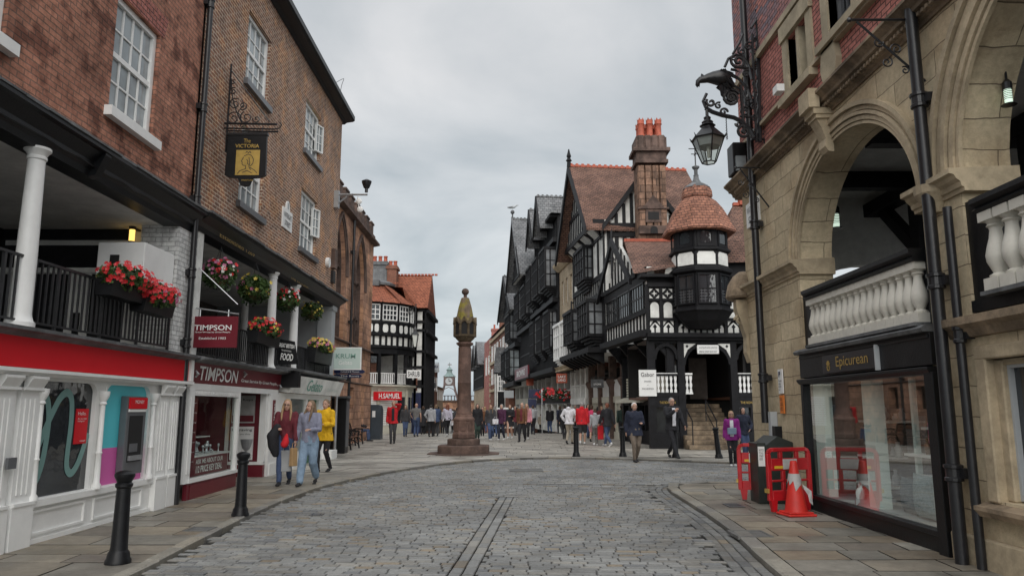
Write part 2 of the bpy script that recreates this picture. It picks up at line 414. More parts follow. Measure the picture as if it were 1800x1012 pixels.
def leaves(mb, c, rad, n, size, mi=0, rng=R, droop=0.0, shell=.35):
    c = Vector(c)
    for _ in range(n):
        while True:
            d = Vector((rng.uniform(-1,1), rng.uniform(-1,1), rng.uniform(-1,1)))
            if d.length < 1 and d.length > shell: break
        p = c+Vector((d.x*rad[0], d.y*rad[1], d.z*rad[2]-droop*rng.random()*(d.x*d.x+d.y*d.y)))
        s_ = size*rng.uniform(.6,1.4)
        a = Vector((rng.uniform(-1,1), rng.uniform(-1,1), rng.uniform(-1,1))).normalized()
        b = a.cross(Vector((rng.uniform(-1,1), rng.uniform(-1,1), rng.uniform(-1,1)))).normalized()
        mb.add([p-a*s_, p-b*s_*.5+a*s_*.1, p+a*s_, p+b*s_*.5+a*s_*.1], [(0,1,2,3)], mi)
def blossoms(mb, c, rad, n, size, mi=0, rng=R, top=False):
    c = Vector(c)
    for _ in range(n):
        a = rng.uniform(0, 2*pi); e = rng.uniform(-.2 if top else -.7, 1); q = sqrt(max(0,1-e*e))
        p = c+Vector((cos(a)*q*rad[0], sin(a)*q*rad[1], e*rad[2]))*rng.uniform(.85,1.12)
        nr = (Vector((cos(a)*q, sin(a)*q-.5, e))).normalized(); s_ = size*rng.uniform(.7,1.3)
        x = nr.cross(Vector((.3,.2,1))).normalized(); y = nr.cross(x)
        for k in range(5):
            t = 2*pi*k/5+a; d = x*cos(t)+y*sin(t); e2 = x*cos(t+.55)+y*sin(t+.55); e3 = x*cos(t-.55)+y*sin(t-.55)
            mb.add([p, p+e3*s_*.7+nr*s_*.2, p+d*s_+nr*s_*.25, p+e2*s_*.7+nr*s_*.2], [(0,1,2,3)], mi)
def spiral(c, ax, ay, r0, r1, turns, a0, n=26):
    c = Vector(c); ax = Vector(ax); ay = Vector(ay)
    return [c+(ax*cos(a0+turns*2*pi*i/n)+ay*sin(a0+turns*2*pi*i/n))*(r0+(r1-r0)*i/n) for i in range(n+1)]
# ============================================================ camera, world, light
cam = bpy.data.cameras.new('camera'); co = bpy.data.objects.new('camera', cam); COL.objects.link(co)
co.location = (0,0,EYE); co.rotation_euler = (pi/2+PIT, 0, 0)
cam.sensor_width = 36; cam.lens = 26; cam.clip_end = 3000; cam.clip_start = .05
SC.camera = co
SC.view_settings.view_transform = 'Standard'; SC.view_settings.look = 'None'; SC.view_settings.exposure = 0
w = bpy.data.worlds.new('World'); SC.world = w; w.use_nodes = True
n, l = w.node_tree.nodes, w.node_tree.links
bg = n['Background']
sky = n.new('ShaderNodeTexSky'); sky.sky_type = 'NISHITA'; sky.sun_disc = False
sky.sun_elevation = radians(32); sky.sun_rotation = radians(179); sky.air_density = 1.5; sky.dust_density = 3
tc = n.new('ShaderNodeTexCoord'); sp = n.new('ShaderNodeSeparateXYZ'); l.new(tc.outputs['Generated'], sp.inputs[0])
# flat cloud deck: project the direction on a plane overhead
zz = n.new('ShaderNodeMath'); zz.operation = 'MAXIMUM'; zz.inputs[1].default_value = .0; l.new(sp.outputs[2], zz.inputs[0])
za = n.new('ShaderNodeMath'); za.operation = 'ADD'; za.inputs[1].default_value = .28; l.new(zz.outputs[0], za.inputs[0])
dx = n.new('ShaderNodeMath'); dx.operation = 'DIVIDE'; l.new(sp.outputs[0], dx.inputs[0]); l.new(za.outputs[0], dx.inputs[1])
dy = n.new('ShaderNodeMath'); dy.operation = 'DIVIDE'; l.new(sp.outputs[1], dy.inputs[0]); l.new(za.outputs[0], dy.inputs[1])
cb = n.new('ShaderNodeCombineXYZ'); l.new(dx.outputs[0], cb.inputs[0]); l.new(dy.outputs[0], cb.inputs[1])
n1 = noise(n, l, cb.outputs[0], 1.5, 7, .52)
n1.node.inputs['Distortion'].default_value = .35
c1 = ramp(n, l, n1, .38, (.345,.37,.39), .61, (.54,.54,.545))
hz = ramp(n, l, sp.outputs[2], .0, (.84,.93,.98), .42, (1.0,1.0,1.0))
cc = mixc(n, l, 1.0, c1, hz, 'MULTIPLY')
sk = mixc(n, l, 1.0, sky.outputs[0], g3(.10), 'MULTIPLY')
fin = mixc(n, l, .93, sk, cc)
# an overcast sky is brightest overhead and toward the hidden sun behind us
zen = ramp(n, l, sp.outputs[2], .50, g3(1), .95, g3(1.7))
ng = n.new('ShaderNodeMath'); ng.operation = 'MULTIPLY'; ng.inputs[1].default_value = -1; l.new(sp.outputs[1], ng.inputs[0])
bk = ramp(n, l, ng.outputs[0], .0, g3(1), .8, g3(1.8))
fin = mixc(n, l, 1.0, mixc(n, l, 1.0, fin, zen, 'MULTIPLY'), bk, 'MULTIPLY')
for nd in n:
    if nd.bl_idname == 'ShaderNodeMix': nd.clamp_result = False
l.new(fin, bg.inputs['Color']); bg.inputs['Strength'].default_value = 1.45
sun = bpy.data.lights.new('sun', 'SUN'); sun.energy = 1.5; sun.angle = radians(60); sun.color = (1,.965,.92)
so = bpy.data.objects.new('sun', sun); COL.objects.link(so)
so.rotation_euler = (radians(58), 0, radians(1)) ; so.location = (0,0,60)

# ============================================================ ground
def ss(a, b, x):
    t = max(0, min(1, (x-a)/(b-a))); return t*t*(3-2*t)
def G(y): return .09*ss(11, 24, y)-.03*max(0, y-45) if y < 131 else .09-.03*86
def PV(y): return G(y)+.05
def interp(pts, y):
    # pts (x,y) sorted by y; x as function of y
    if y <= pts[0][1]: return pts[0][0]
    for (x0,y0),(x1,y1) in zip(pts, pts[1:]):
        if y <= y1: return x0+(x1-x0)*(y-y0)/(y1-y0)
    return pts[-1][0]
def smooth_line(pts, k=2):
    for _ in range(k):
        q = [pts[0]]
        for a, b in zip(pts, pts[1:]): q += [(a[0]*.75+b[0]*.25, a[1]*.75+b[1]*.25), (a[0]*.25+b[0]*.75, a[1]*.25+b[1]*.75)]
        pts = q+[pts[-1]]
    return pts
KL = smooth_line([(-3.5,3),(-3.62,7.5),(-3.74,8.9),(-3.89,10.9),(-3.97,13.9),(-3.68,16.2),(-2.85,18.9),(-1.60,21.4),(0,22.85),(1.1,23.12)])
KF = smooth_line([(1.1,23.12),(2.4,23.0),(3.5,22.62),(4.9,21.9),(6.1,21.1),(9,20.2),(15,19.0)])
KR = smooth_line([(2.2,3),(2.55,7.5),(2.90,10.3),(3.0,13.2),(3.02,14.7),(3.2,15.6),(3.75,16.05),(5,16.2),(15,16.3)])
KFy = sorted(KF, key=lambda p: p[1])
g = MB()
ys = [-60,3,8,11,14,17,20,24,30,45,60,90,131,200,900]
for a, b in zip(ys, ys[1:]):
    g.quad(Vector((-500,a,G(a)-.035)), Vector((500,a,G(a)-.035)), Vector((500,b,G(b)-.035)), Vector((-500,b,G(b)-.035)))
tag(g.build('ground', M['joint'], fix=False), kind='structure')

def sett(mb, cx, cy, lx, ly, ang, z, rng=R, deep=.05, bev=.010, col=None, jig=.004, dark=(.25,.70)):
    u = Vector((cos(ang), sin(ang), 0)); v = Vector((-sin(ang), cos(ang), 0)); c = Vector((cx,cy,0))
    z += rng.uniform(-jig, jig); tx, ty = rng.uniform(-.008,.008), rng.uniform(-.014,.014)
    o = []; 
    for sx, sy in ((-1,-1),(1,-1),(1,1),(-1,1)):
        jx, jy = rng.uniform(-.003,.003), rng.uniform(-.002,.002)
        o.append((sx*lx/2+jx, sy*ly/2+jy))
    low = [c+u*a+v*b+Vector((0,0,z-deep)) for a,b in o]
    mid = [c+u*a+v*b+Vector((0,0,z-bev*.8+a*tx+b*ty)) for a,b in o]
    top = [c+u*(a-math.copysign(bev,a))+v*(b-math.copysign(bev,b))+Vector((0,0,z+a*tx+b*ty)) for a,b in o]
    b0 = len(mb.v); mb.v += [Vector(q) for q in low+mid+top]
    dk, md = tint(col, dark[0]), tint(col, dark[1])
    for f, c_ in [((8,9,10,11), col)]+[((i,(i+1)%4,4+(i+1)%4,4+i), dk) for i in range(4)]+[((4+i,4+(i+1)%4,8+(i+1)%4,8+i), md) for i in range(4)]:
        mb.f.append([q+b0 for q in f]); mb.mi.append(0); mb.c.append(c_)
def sett_col():
    k = R.uniform(.66, .96); t = R.random()
    if t < .60: c = (.34,.345,.335)
    elif t < .88: c = (.35,.34,.31)
    elif t < .93: c = (.36,.30,.22)
    else: c = (.26,.27,.275)
    return tuple(x*k for x in c)
def strip_x(y): return -.51+.063*(y-7.5)
def near_line(pts, x, y):
    best = 9
    for (x0,y0),(x1,y1) in zip(pts, pts[1:]):
        dx_, dy_ = x1-x0, y1-y0; L2 = dx_*dx_+dy_*dy_
        t = max(0, min(1, ((x-x0)*dx_+(y-y0)*dy_)/L2)); best = min(best, (x-x0-dx_*t)**2+(y-y0-dy_*t)**2)
    return sqrt(best)
KRfront = [p for p in KR if p[1] < 16.4]
def in_road(x, y):
    if y > 23.1: return False
    if x < interp(KL, y): return False
    if x > 1.1 and y > interp([(p[1],p[0]) for p in KF], x): return False
    if y < 16.25:
        # right pavement
        if x > interp(KR, y): return False
    return True
sm = MB(); y = 4.6; row = 0
while y < 23.2:
    rh = R.uniform(.100,.116)
    x = -4.3+R.uniform(0,.2)
    while x < 11.5:
        lx = R.uniform(.15,.28)
        cx, cy = x+lx/2, y+rh/2
        # rows bow slightly like the real coursing
        bow = .05*sin(cx*.5+1)+(-.05*(cx+1) if cy < 16 else -.03*(cx-1))+.006*sin(cx*1.7+row*.3)
        cy2 = cy+bow
        x += lx
        if not in_road(cx, cy2): continue
        if near_line(KR, cx, cy2) < .42: continue
        if near_line(KL, cx, cy2) < .06 or near_line(KF, cx, cy2) < .06: continue
        if cy2 < 13.95:
            a_, b_, sx_ = cx-lx/2, cx+lx/2, strip_x(cy2)
            if a_ < sx_ < b_: 
                if sx_-a_ > b_-sx_: b_ = sx_-.135
                else: a_ = sx_+.135
            elif cx < sx_: b_ = min(b_, sx_-.135)
            else: a_ = max(a_, sx_+.135)
            if b_-a_ < .05: continue
            cx, lx = (a_+b_)/2, b_-a_
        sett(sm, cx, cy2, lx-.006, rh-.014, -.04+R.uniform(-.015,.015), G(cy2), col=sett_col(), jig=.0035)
    y += rh; row += 1
# centre drainage strip: setts laid lengthwise
for off in (-.066, .066):
    y = 4.6
    while y < 13.8:
        L = R.uniform(.26,.42)
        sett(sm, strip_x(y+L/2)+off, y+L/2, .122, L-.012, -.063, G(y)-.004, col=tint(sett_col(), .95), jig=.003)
        y += L
# lengthwise gutter setts beside the right kerb
def along(pts, step):
    d = 0; out = []; acc = 0
    for (x0,y0),(x1,y1) in zip(pts, pts[1:]):
        L = sqrt((x1-x0)**2+(y1-y0)**2); t = acc
        while t < L:
            out.append((x0+(x1-x0)*t/L, y0+(y1-y0)*t/L, atan2(y1-y0, x1-x0))); t += step
        acc = t-L
    return out
for off in (.068, .192, .312):
    for (x, y, a) in along(KR, .27):
        nx, ny = -sin(a), cos(a)
        xx, yy = x+nx*off, y+ny*off
        if yy < 4.6 or xx > 11.5: continue
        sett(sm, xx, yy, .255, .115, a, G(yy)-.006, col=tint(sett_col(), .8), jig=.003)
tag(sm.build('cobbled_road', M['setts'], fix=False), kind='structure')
# kerbs
kb = MB()
def kerb(pts, side, step=.72, wd=.15):
    for (x, y, a) in along(pts, step):
        L = step-.012; nx, ny = -sin(a)*side, cos(a)*side
        cx, cy = x+cos(a)*step/2+nx*wd/2, y+sin(a)*step/2+ny*wd/2
        if cy < 3.2 or cx > 14: continue
        k = R.uniform(.8,1.15); c = R.choice([(.24,.225,.19),(.21,.20,.18),(.26,.235,.19)])
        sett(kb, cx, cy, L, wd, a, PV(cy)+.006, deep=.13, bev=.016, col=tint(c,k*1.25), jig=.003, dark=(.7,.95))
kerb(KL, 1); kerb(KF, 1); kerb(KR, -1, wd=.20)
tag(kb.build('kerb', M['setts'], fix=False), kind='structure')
# york stone flags
pv = MB()
FC = [(.245,.215,.17),(.225,.205,.165),(.26,.225,.17),(.22,.205,.175),(.195,.17,.14),(.25,.205,.15),(.235,.22,.185)]
def flag(x00, x01, x10, x11, y0, y1, grey=0, zz=None):
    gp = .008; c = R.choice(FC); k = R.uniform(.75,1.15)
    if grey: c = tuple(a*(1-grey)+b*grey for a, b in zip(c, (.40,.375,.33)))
    c = tint(c, k*1.12)
    P = [(x00+gp,y0+gp),(x01-gp,y0+gp),(x11-gp,y1-gp),(x10+gp,y1-gp)]
    dz = R.uniform(-.003,.003)
    tp = [Vector((a,b,PV(b)+dz+R.uniform(-.0015,.0015))) for a,b in P]; lo = [v-Vector((0,0,.09)) for v in tp]
    pv.add(lo+tp, [(4,5,6,7)], 0, c); pv.add(lo+tp, [(i,(i+1)%4,4+(i+1)%4,4+i) for i in range(4)], 0, tint(c,.2))
def flag_row(xa0, xa1, xb0, xb1, y0, y1, grey=0, wmin=.45, wmax=1.15):
    """xa at y0 / y1 on left edge, xb at y0 / y1 on right"""
    L = max(xb0-xa0, xb1-xa1)
    if L < .05: return
    cuts = [0.0]; t = R.uniform(.3, wmax)
    while t < L-.3: cuts.append(t/L); t += R.uniform(wmin, wmax)
    cuts.append(1.0)
    skew = R.uniform(-.01,.01)
    for a, b in zip(cuts, cuts[1:]):
        flag(xa0+(xb0-xa0)*a, xa0+(xb0-xa0)*b, xa1+(xb1-xa1)*a, xa1+(xb1-xa1)*b, y0, y1, grey)
y = 4.0
while y < 23.1:
    h = min(R.uniform(.42,.7), 23.12-y); h = max(h, .05); y1 = y+h
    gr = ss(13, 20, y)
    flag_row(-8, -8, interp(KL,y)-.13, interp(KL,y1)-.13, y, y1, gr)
    if y > 19.1:
        ya, yb = interp(KFy, y), interp(KFy, y1)
        # rows fanning off the far kerb
        if y1 < 23.12: flag_row(ya+.15, yb+.15, 15, 15, y, y1, gr)
    y = y1
y = 4.0
while y < 16.25:
    y1 = min(y+R.uniform(.42,.7), 16.27)
    flag_row(interp(KR,y)+.2, interp(KR,y1)+.2, 9, 9, y, y1, 0, .4, .9)
    y = y1
y = 23.12
while y < 66:
    y1 = y+R.uniform(.45,.75)
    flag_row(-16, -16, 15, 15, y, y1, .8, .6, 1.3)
    y = y1
tag(pv.build('pavement', M['flags'], fix=False), kind='structure')
fs_ = MB(); ys = [y, 75, 90, 110, 131, 180]
for a, b in zip(ys, ys[1:]): fs_.quad(Vector((-30,a,PV(a))), Vector((15,a,PV(a))), Vector((15,b,PV(b))), Vector((-30,b,PV(b))))
tag(fs_.build('far_street', M['asph'], fix=False), kind='structure')
M['cover'] = mat('worn_cover_plate', (.15,.15,.145), .7, .3, 8, .004, 60)
# manhole and gully covers set in the paving
def cover(px, py, zf, lx, ly, label, name='gully_grate', bars=9):
    p = onZ(px, py, 0); p = onZ(px, py, zf(p.y)); 
    f = Fr(p+Vector((0,0,.004)), (1,0,0), (0,1,0)); t = thing(name, label, 'drain cover' if name!='manhole_cover' else 'manhole cover', f.o)
    b = MB().box(f,-lx,lx,-ly,ly,-.03,.0); b.build('plate', M['joint'] if name != 'manhole_cover' else M['cover'], t)
    b = MB(); 
    b.box(f,-lx,-lx+.03,-ly,ly,.0,.008).box(f,lx-.03,lx,-ly,ly,.0,.008).box(f,-lx+.03,lx-.03,-ly,-ly+.03,.0,.008).box(f,-lx+.03,lx-.03,ly-.03,ly,.0,.008)
    for i in range(bars if name != 'manhole_cover' else 0):
        x = -lx+.06+(2*lx-.12)*i/(bars-1); b.box(f,x-.012,x+.012,-ly+.04,ly-.04,.0,.007)
    b.build('frame', M['cover' if name == 'manhole_cover' else 'gunmetal'], t)
cover(352, 930, PV, .16, .17, 'square iron cover in left pavement just beside the road kerb', 'manhole_cover')
cover(925, 826, G, .42, .36, 'round-cornered iron cover set among setts near the stone cross', 'manhole_cover')
cover(1290, 888, PV, .13, .2, 'small gully grate in right pavement near the red barriers')
cover(1318, 938, PV, .22, .24, 'grey inspection cover in right pavement below the gully grate', 'manhole_cover')
cover(557, 904, G, .1, .1, 'tiny square cover among the setts near the left kerb', 'gully_grate', 4)
# ============================================================ LEFT SIDE
def pilaster(mb, fr, u0, u1, z0, z1, w0, w1, flutes=3, base=.4, capz=.16):
    mb.box(fr,u0-.02,u1+.02,w0,w1+.035,z0,z0+base)
    mb.box(fr,u0-.01,u1+.01,w0,w1+.05,z0+base,z0+base+.035)
    mb.box(fr,u0,u1,w0,w1,z0+base+.035,z1-capz)
    n_ = flutes; s_ = (u1-u0)/(n_+1.0)
    for i in range(n_):
        c_ = u0+s_*(i+1); mb.box(fr,c_-s_*.22,c_+s_*.22,w1,w1+.012,z0+base+.12,z1-capz-.1)
    mb.box(fr,u0-.02,u1+.02,w0,w1+.05,z1-capz,z1-capz+.03)
    # scrolled console
    mb.prism(Fr(fr.P(u0+.02,0,0), (fr.w.x,fr.w.y), tuple(fr.u)), [(w1,z1-capz+.03),(w1+.04,z1-capz+.03),(w1+.10,z1-.03),(w1+.10,z1),(w1,z1)], 0, u1-u0-.04)
def railing(parent, fr, u0, u1, w, z0, z1, step=.11, label=None, name='railing', r=.011, mt='iron'):
    mb = MB()
    mb.box(fr,u0,u1,w-.02,w+.02,z1-.03,z1); mb.box(fr,u0,u1,w-.015,w+.015,z0+.06,z0+.085)
    n_ = int((u1-u0)/step)
    for i in range(n_+1):
        x = u0+(u1-u0)*i/n_; k = 1.6 if i % 9 == 0 else 1
        mb.box(fr,x-r*k,x+r*k,w-r*k,w+r*k,z0 if k>1 else z0+.06,z1-.03)
    return mb.build(name, M[mt], parent)
def column(parent, fr, u, w, z0, z1, r, name='column', mt='whitep'):
    h = z1-z0
    mb = MB().lathe([(r*1.45,0),(r*1.45,.05),(r*1.25,.07),(r*1.1,.12),(r*1.04,.16),(r*1.02,h*.4),(r*.86,h-.18),(r*.86,h-.15),(r*1.0,h-.14),(r*1.0,h-.11),(r*.9,h-.10),(r*1.15,h-.05),(r*1.35,h-.03),(r*1.35,h)], fr.P(u,w,z0), 20)
    return mb.build(name, M[mt], parent, smooth=True)

# ---------- building with the white and red shopfront
A = thing('brick_building', 'old red brick building with white shopfront and red fascia, at left edge', 'building', (-5.6,5,0))
UA0, UA1 = 2.0, 12.47
mb = MB()
wins = [(9.72,10.98,5.72,7.45),(5.6,7.62,5.6,7.4)]
wall(mb, FL, UA0, UA1, 5.0, 11.6, wins, 0, .16)
mb.quad(FL.P(UA0,-8,5), FL.P(UA0,0,5), FL.P(UA0,0,11.6), FL.P(UA0,-8,11.6))
mb.build('wall', M['brickA'], A)
MB().box(FL,UA0,UA1,-8,-.3,11.55,11.7).build('roof', M['slate'], A)
# rubbed brick arch over the window
ar = MB()
for i in range(15):
    t = (i-7)/7; x = 10.35+t*.70; lean = t*.10
    ar.prism(FL, [(x-.042,7.47),(x+.042,7.47),(x+.042+lean,7.83),(x-.042+lean,7.83)], -.05, .008)
ar.build('window_arch', M['brickC'], A)
for (a,b,c,d) in wins:
    f = window(A, FL, a, b, c, d, -.10, 4, 4, 'whitep', 'glassp', .085, .026)
    MB().box(FL,a-.10,b+.10,-.12,.11,c-.14,c).build('sill', M['whitep'], f)
# dark interior behind the upper wall
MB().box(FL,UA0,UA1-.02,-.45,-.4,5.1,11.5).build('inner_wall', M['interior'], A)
# heavy black beam, cornice and flashing
b = MB(); moulding(b, FL, UA0, 12.62, [(-.25,4.62),(.03,4.62),(.05,4.70),(.09,4.74),(.09,4.80),(.20,4.92),(.26,4.94),(.26,4.985),(-.25,5.02)])
for x in (6.3,9.35): b.prism(Fr(FL.P(x,0,0),(1,0),(0,1,0)), [(.03,4.60),(.12,4.63),(.24,4.90),(.24,4.93),(.03,4.93)], 0, .14)
b.build('beam', M['blackp'], A)
b = MB()
for i in range(26):
    x = UA0+i*.405; b.box(FL,x,x+.40,.0,.275+R.uniform(-.012,.012),4.985+R.uniform(0,.008),5.02+R.uniform(0,.012))
b.build('flashing', M['lead'], A)
b = MB(); pts = [FL.P(UA0+i*.35, .10+.01*(i%2), 4.76-.035*abs(sin(i*1.9))) for i in range(30)]
b.tube(pts, .009, 6).build('cable', M['iron'], A)
# covered gallery: floor, ceiling, back wall in black and white
MB().box(FL,UA0,12.45,-3.2,.06,2.44,2.52).build('gallery_floor', M['lead'], A)
MB().box(FL,UA0,12.45,-3.2,-.25,4.64,4.72).build('gallery_ceiling', M['plaster'], A)
b = MB(); b.box(FL,UA0,12.45,-3.3,-3.2,2.52,4.7); b.build('gallery_wall', M['plaster'], A)
b = MB()
for x in (3.1,4.4,5.6,7.2,8.6,10.2): b.box(FL,x,x+.28,-3.2,-3.14,2.52,4.64)
b.box(FL,UA0,12.45,-3.2,-3.12,4.36,4.64); b.box(FL,UA0,12.45,-3.2,-3.13,2.52,2.62)
b.box(FL,8.9,9.9,-3.19,-3.15,2.6,3.95); b.box(FL,5.9,7.1,-3.19,-3.15,2.6,3.95)
b.build('gallery_timbers', M['timber'], A)
# cross wall at the end of the gallery, facing the camera: doors and dark fascia
FG = Fr(FL.P(12.44,0,0), (-1,0), (0,-1,0))      # u runs away from the street, w faces the camera
b = MB(); b.box(FG,.0,3.2,-.1,0,2.52,4.68); b.build('end_wall', M['plaster'], A)
b = MB(); b.box(FG,1.0,3.2,.0,.05,3.98,4.36); b.box(FG,.95,3.2,.0,.07,4.46,4.64); b.box(FG,1.0,1.55,0,.05,2.55,3.86); b.box(FG,1.98,2.62,0,.05,2.55,3.86)
for x in (1.72,): b.box(FG,x,x+.09,0,.05,2.55,3.2)
for x in (2.8,3.0): b.box(FG,x,x+.08,0,.05,2.55,3.86)
b.build('shop_timbers', M['timber'], A)
MB().box(FG,1.0,3.2,.0,.06,3.88,3.97).build('shop_cornice', M['whitew'], A)
for x in (5.2, 8.39): column(A, FL, x, -.02, 2.52, 4.64, .108)
MB().box(FL,12.10,12.82,-.62,.02,2.5,4.66).build('pier', M['white_brick'], A)
railing(A, FL, UA0, 12.0, -.0, 2.52, 3.34)
# projecting ledge above the fascia
b = MB(); moulding(b, FL, UA0, 12.78, [(-.1,2.40),(.10,2.40),(.16,2.44),(.24,2.46),(.24,2.50),(-.1,2.53)]); b.build('ledge', M['lead'], A)
MB().box(FL,UA0,12.64,-.1,.10,2.06,2.40).build('fascia', M['redp'], A)
b = MB(); moulding(b, FL, UA0, 12.74, [(-.1,1.97),(.10,1.97),(.14,2.0),(.17,2.01),(.17,2.05),(-.1,2.06)])
b.box(FL,12.64,12.74,-.1,.15,2.06,2.42); b.build('fascia_trim', M['whitep'], A)
# white shopfront
sf = MB()
sf.box(FL,UA0,7.2,-.1,.02,0.0,1.97)
holes = [(8.84,10.07,.56,1.93),(10.29,11.55,.56,1.93)]
wall(sf, FL, 7.2, 12.70, 0.0, 1.97, holes, 0, .08)
sf.box(FL,8.6,11.75,.0,.055,.47,.545)                     # sill rail
sf.box(FL,8.6,11.75,.0,.03,.0,.10)
for (a,c_) in ((8.9,10.0),(10.2,11.5)):                  # raised stall panels
    sf.box(FL,a,c_,.0,.025,.14,.17).box(FL,a,c_,.0,.025,.40,.43).box(FL,a,a+.03,.0,.025,.17,.40).box(FL,c_-.03,c_,.0,.025,.17,.40)
sf.build('shopfront', M['whitep'], A)
# rounded corners of the window heads
cr = MB()
for (a,c_) in ((8.84,10.07),(10.29,11.55)):
    for (x, sx) in ((a,1),(c_,-1)):
        pts = [(x,1.935)]+[(x+sx*.16*(1-cos(t)), 1.93-.16*(1-sin(t))) for t in [pi/2*i/6 for i in range(7)]]
        cr.prism(FL, pts, -.05, .012)
cr.build('spandrels', M['whitep'], A)
for (a,b_) in ((8.02,8.36),(8.46,8.80),(11.80,12.12),(12.2,12.5)):
    p = MB(); pilaster(p, FL, a, b_, 0, 1.97, .0, .05, 3, .52); p.build('pilaster', M['whitep'], A)
for x in (8.84,10.18,11.62):
    MB().lathe([(.06,0),(.06,.05),(.04,.08),(.034,.45),(.045,.47),(.034,.49),(.03,1.1),(.05,1.12),(.036,1.15),(.07,1.22),(.075,1.25),(.075,1.29)], FL.P(x,.04,.545), 12).build('colonnette', M['whitep'], A, smooth=True)
MB().box(FL,8.24,8.38,.09,.125,.95,1.07).build('letter_plate', M['gunmetal'], A)
# left window: dark glass with looping sea green vinyl and notices
g1 = MB(); g1.box(FL,8.84,10.07,-.07,-.055,.56,1.93); g1.build('shop_window', M['glass'], A)
sq = MB()
path = [(8.88,1.62),(8.98,1.76),(9.10,1.70),(9.16,1.45),(9.13,1.05),(9.05,.80),(8.96,.72),(8.90,.80),(8.93,1.0),(9.05,1.25),(9.22,1.55),(9.36,1.74),(9.50,1.80),(9.60,1.70),(9.63,1.4),(9.61,1.0),(9.64,.84),(9.74,.79),(9.86,.90),(9.97,1.12),(10.05,1.30)]
P_ = [Vector(p) for p in path]; sp_ = []
for i in range(len(P_)-1):
    p0,p1,p2,p3 = P_[max(i-1,0)],P_[i],P_[i+1],P_[min(i+2,len(P_)-1)]
    for k in range(5):
        t = k/5; sp_.append(.5*((2*p1)+(-p0+p2)*t+(2*p0-5*p1+4*p2-p3)*t*t+(-p0+3*p1-3*p2+p3)*t**3))
for i in range(len(sp_)):
    a_ = sp_[max(i-1,0)]; c_ = sp_[min(i+1,len(sp_)-1)]; d_ = (c_-a_).normalized(); q = Vector((-d_.y,d_.x))*.05
    sq.v += [FL.P(sp_[i].x+q.x,-.05+i*.00002,sp_[i].y+q.y), FL.P(sp_[i].x-q.x,-.05+i*.00002,sp_[i].y-q.y)]
for i in range(len(sp_)-1): sq.f.append([2*i,2*i+1,2*i+3,2*i+2]); sq.mi.append(0); sq.c.append(None)
sq.build('vinyl_loop', M['squig'], A, fix=False)
p = MB().box(FL,9.72,10.00,-.052,-.045,1.15,1.60).build('notice', M['redp'], A)
text('Hello.', FL.P(9.84,-.04,1.54), (0,1,0), .18, .045, M['ltext'], p); text('Are you ready\nlooking for?', FL.P(9.85,-.04,1.455), (0,1,0), .2, .06, M['ltext'], p)
text('MONEY', FL.P(9.90,-.04,1.185), (0,1,0), .13, .02, M['ltext'], p)
MB().box(FL,8.86,9.0,-.052,-.045,1.08,1.55).build('notice', M['green'], A)
MB().box(FL,8.85,8.95,-.052,-.045,.80,1.05).build('notice', mat('purple_notice', (.12,.02,.30), .5, .1), A)
# right window: teal and magenta vinyl with cash machine
MB().box(FL,10.29,11.55,-.07,-.05,1.06,1.93).build('vinyl_panel', M['teal'], A)
MB().box(FL,10.29,11.55,-.07,-.05,.56,1.06).build('vinyl_panel', M['pink'], A)
T = thing('cash_machine', 'grey cash machine with red header set in the teal and magenta panel', 'cash machine', FL.P(11.05,0,.66))
c_ = MB(); c_.box(FL,10.80,11.36,-.05,.06,.66,1.78)
c_.build('surround', M['gunmetal'], T, bevel=.01)
h = MB().box(FL,10.83,11.33,.06,.085,1.60,1.76).build('header', M['redp'], T)
text('MONEY', FL.P(11.08,.09,1.70), (0,1,0), .26, .05, M['ltext'], h)
MB().box(FL,10.83,11.33,.06,.075,1.555,1.595).build('strip', M['ltext'], T)
MB().box(FL,10.88,11.27,.055,.065,.84,1.5).build('recess', M['dark'], T)
MB().box(FL,10.90,11.25,.062,.10,.86,.93).build('keypad', M['steel'], T)
MB().box(FL,10.92,11.15,.062,.07,.98,1.10).build('screen', M['gunmetal'], T)

# light, cabinet and trough on the gallery
T = thing('wall_lantern', 'lit amber wall light beside the white box on the gallery', 'wall light', FL.P(11.9,-1.0,3.85))
q = onY(232,414,12.2)
MB().tube([q+Vector((0,0,-.10)), q+Vector((0,0,.10))], .045, 10).build('bulb', M['warm'], T)
b = MB(); b.tube([q+Vector((0,0,-.17)), q+Vector((0,0,-.10))], .055, 10); b.tube([q+Vector((0,0,.10)), q+Vector((0,0,.17))], .055, 10); b.box(WORLD,q.x-.02,q.x+.02,q.y,q.y+.24,q.z+.12,q.z+.16); b.build('cap', M['iron'], T)
T = thing('meter_box', 'white wooden meter box fixed high on the white brick pier', 'box', FL.P(11.6,-.3,3.4))
f_ = Fr(FL.P(12.08,-.62,0), (1,0), (0,-1,0))
MB().box(f_,-.12,.60,.0,1.0,3.46,4.12).build('casing', M['whitep'], T, bevel=.01)
MB().box(f_,.08,.22,1.0,1.012,3.78,3.92).build('vent', M['dark'], T)
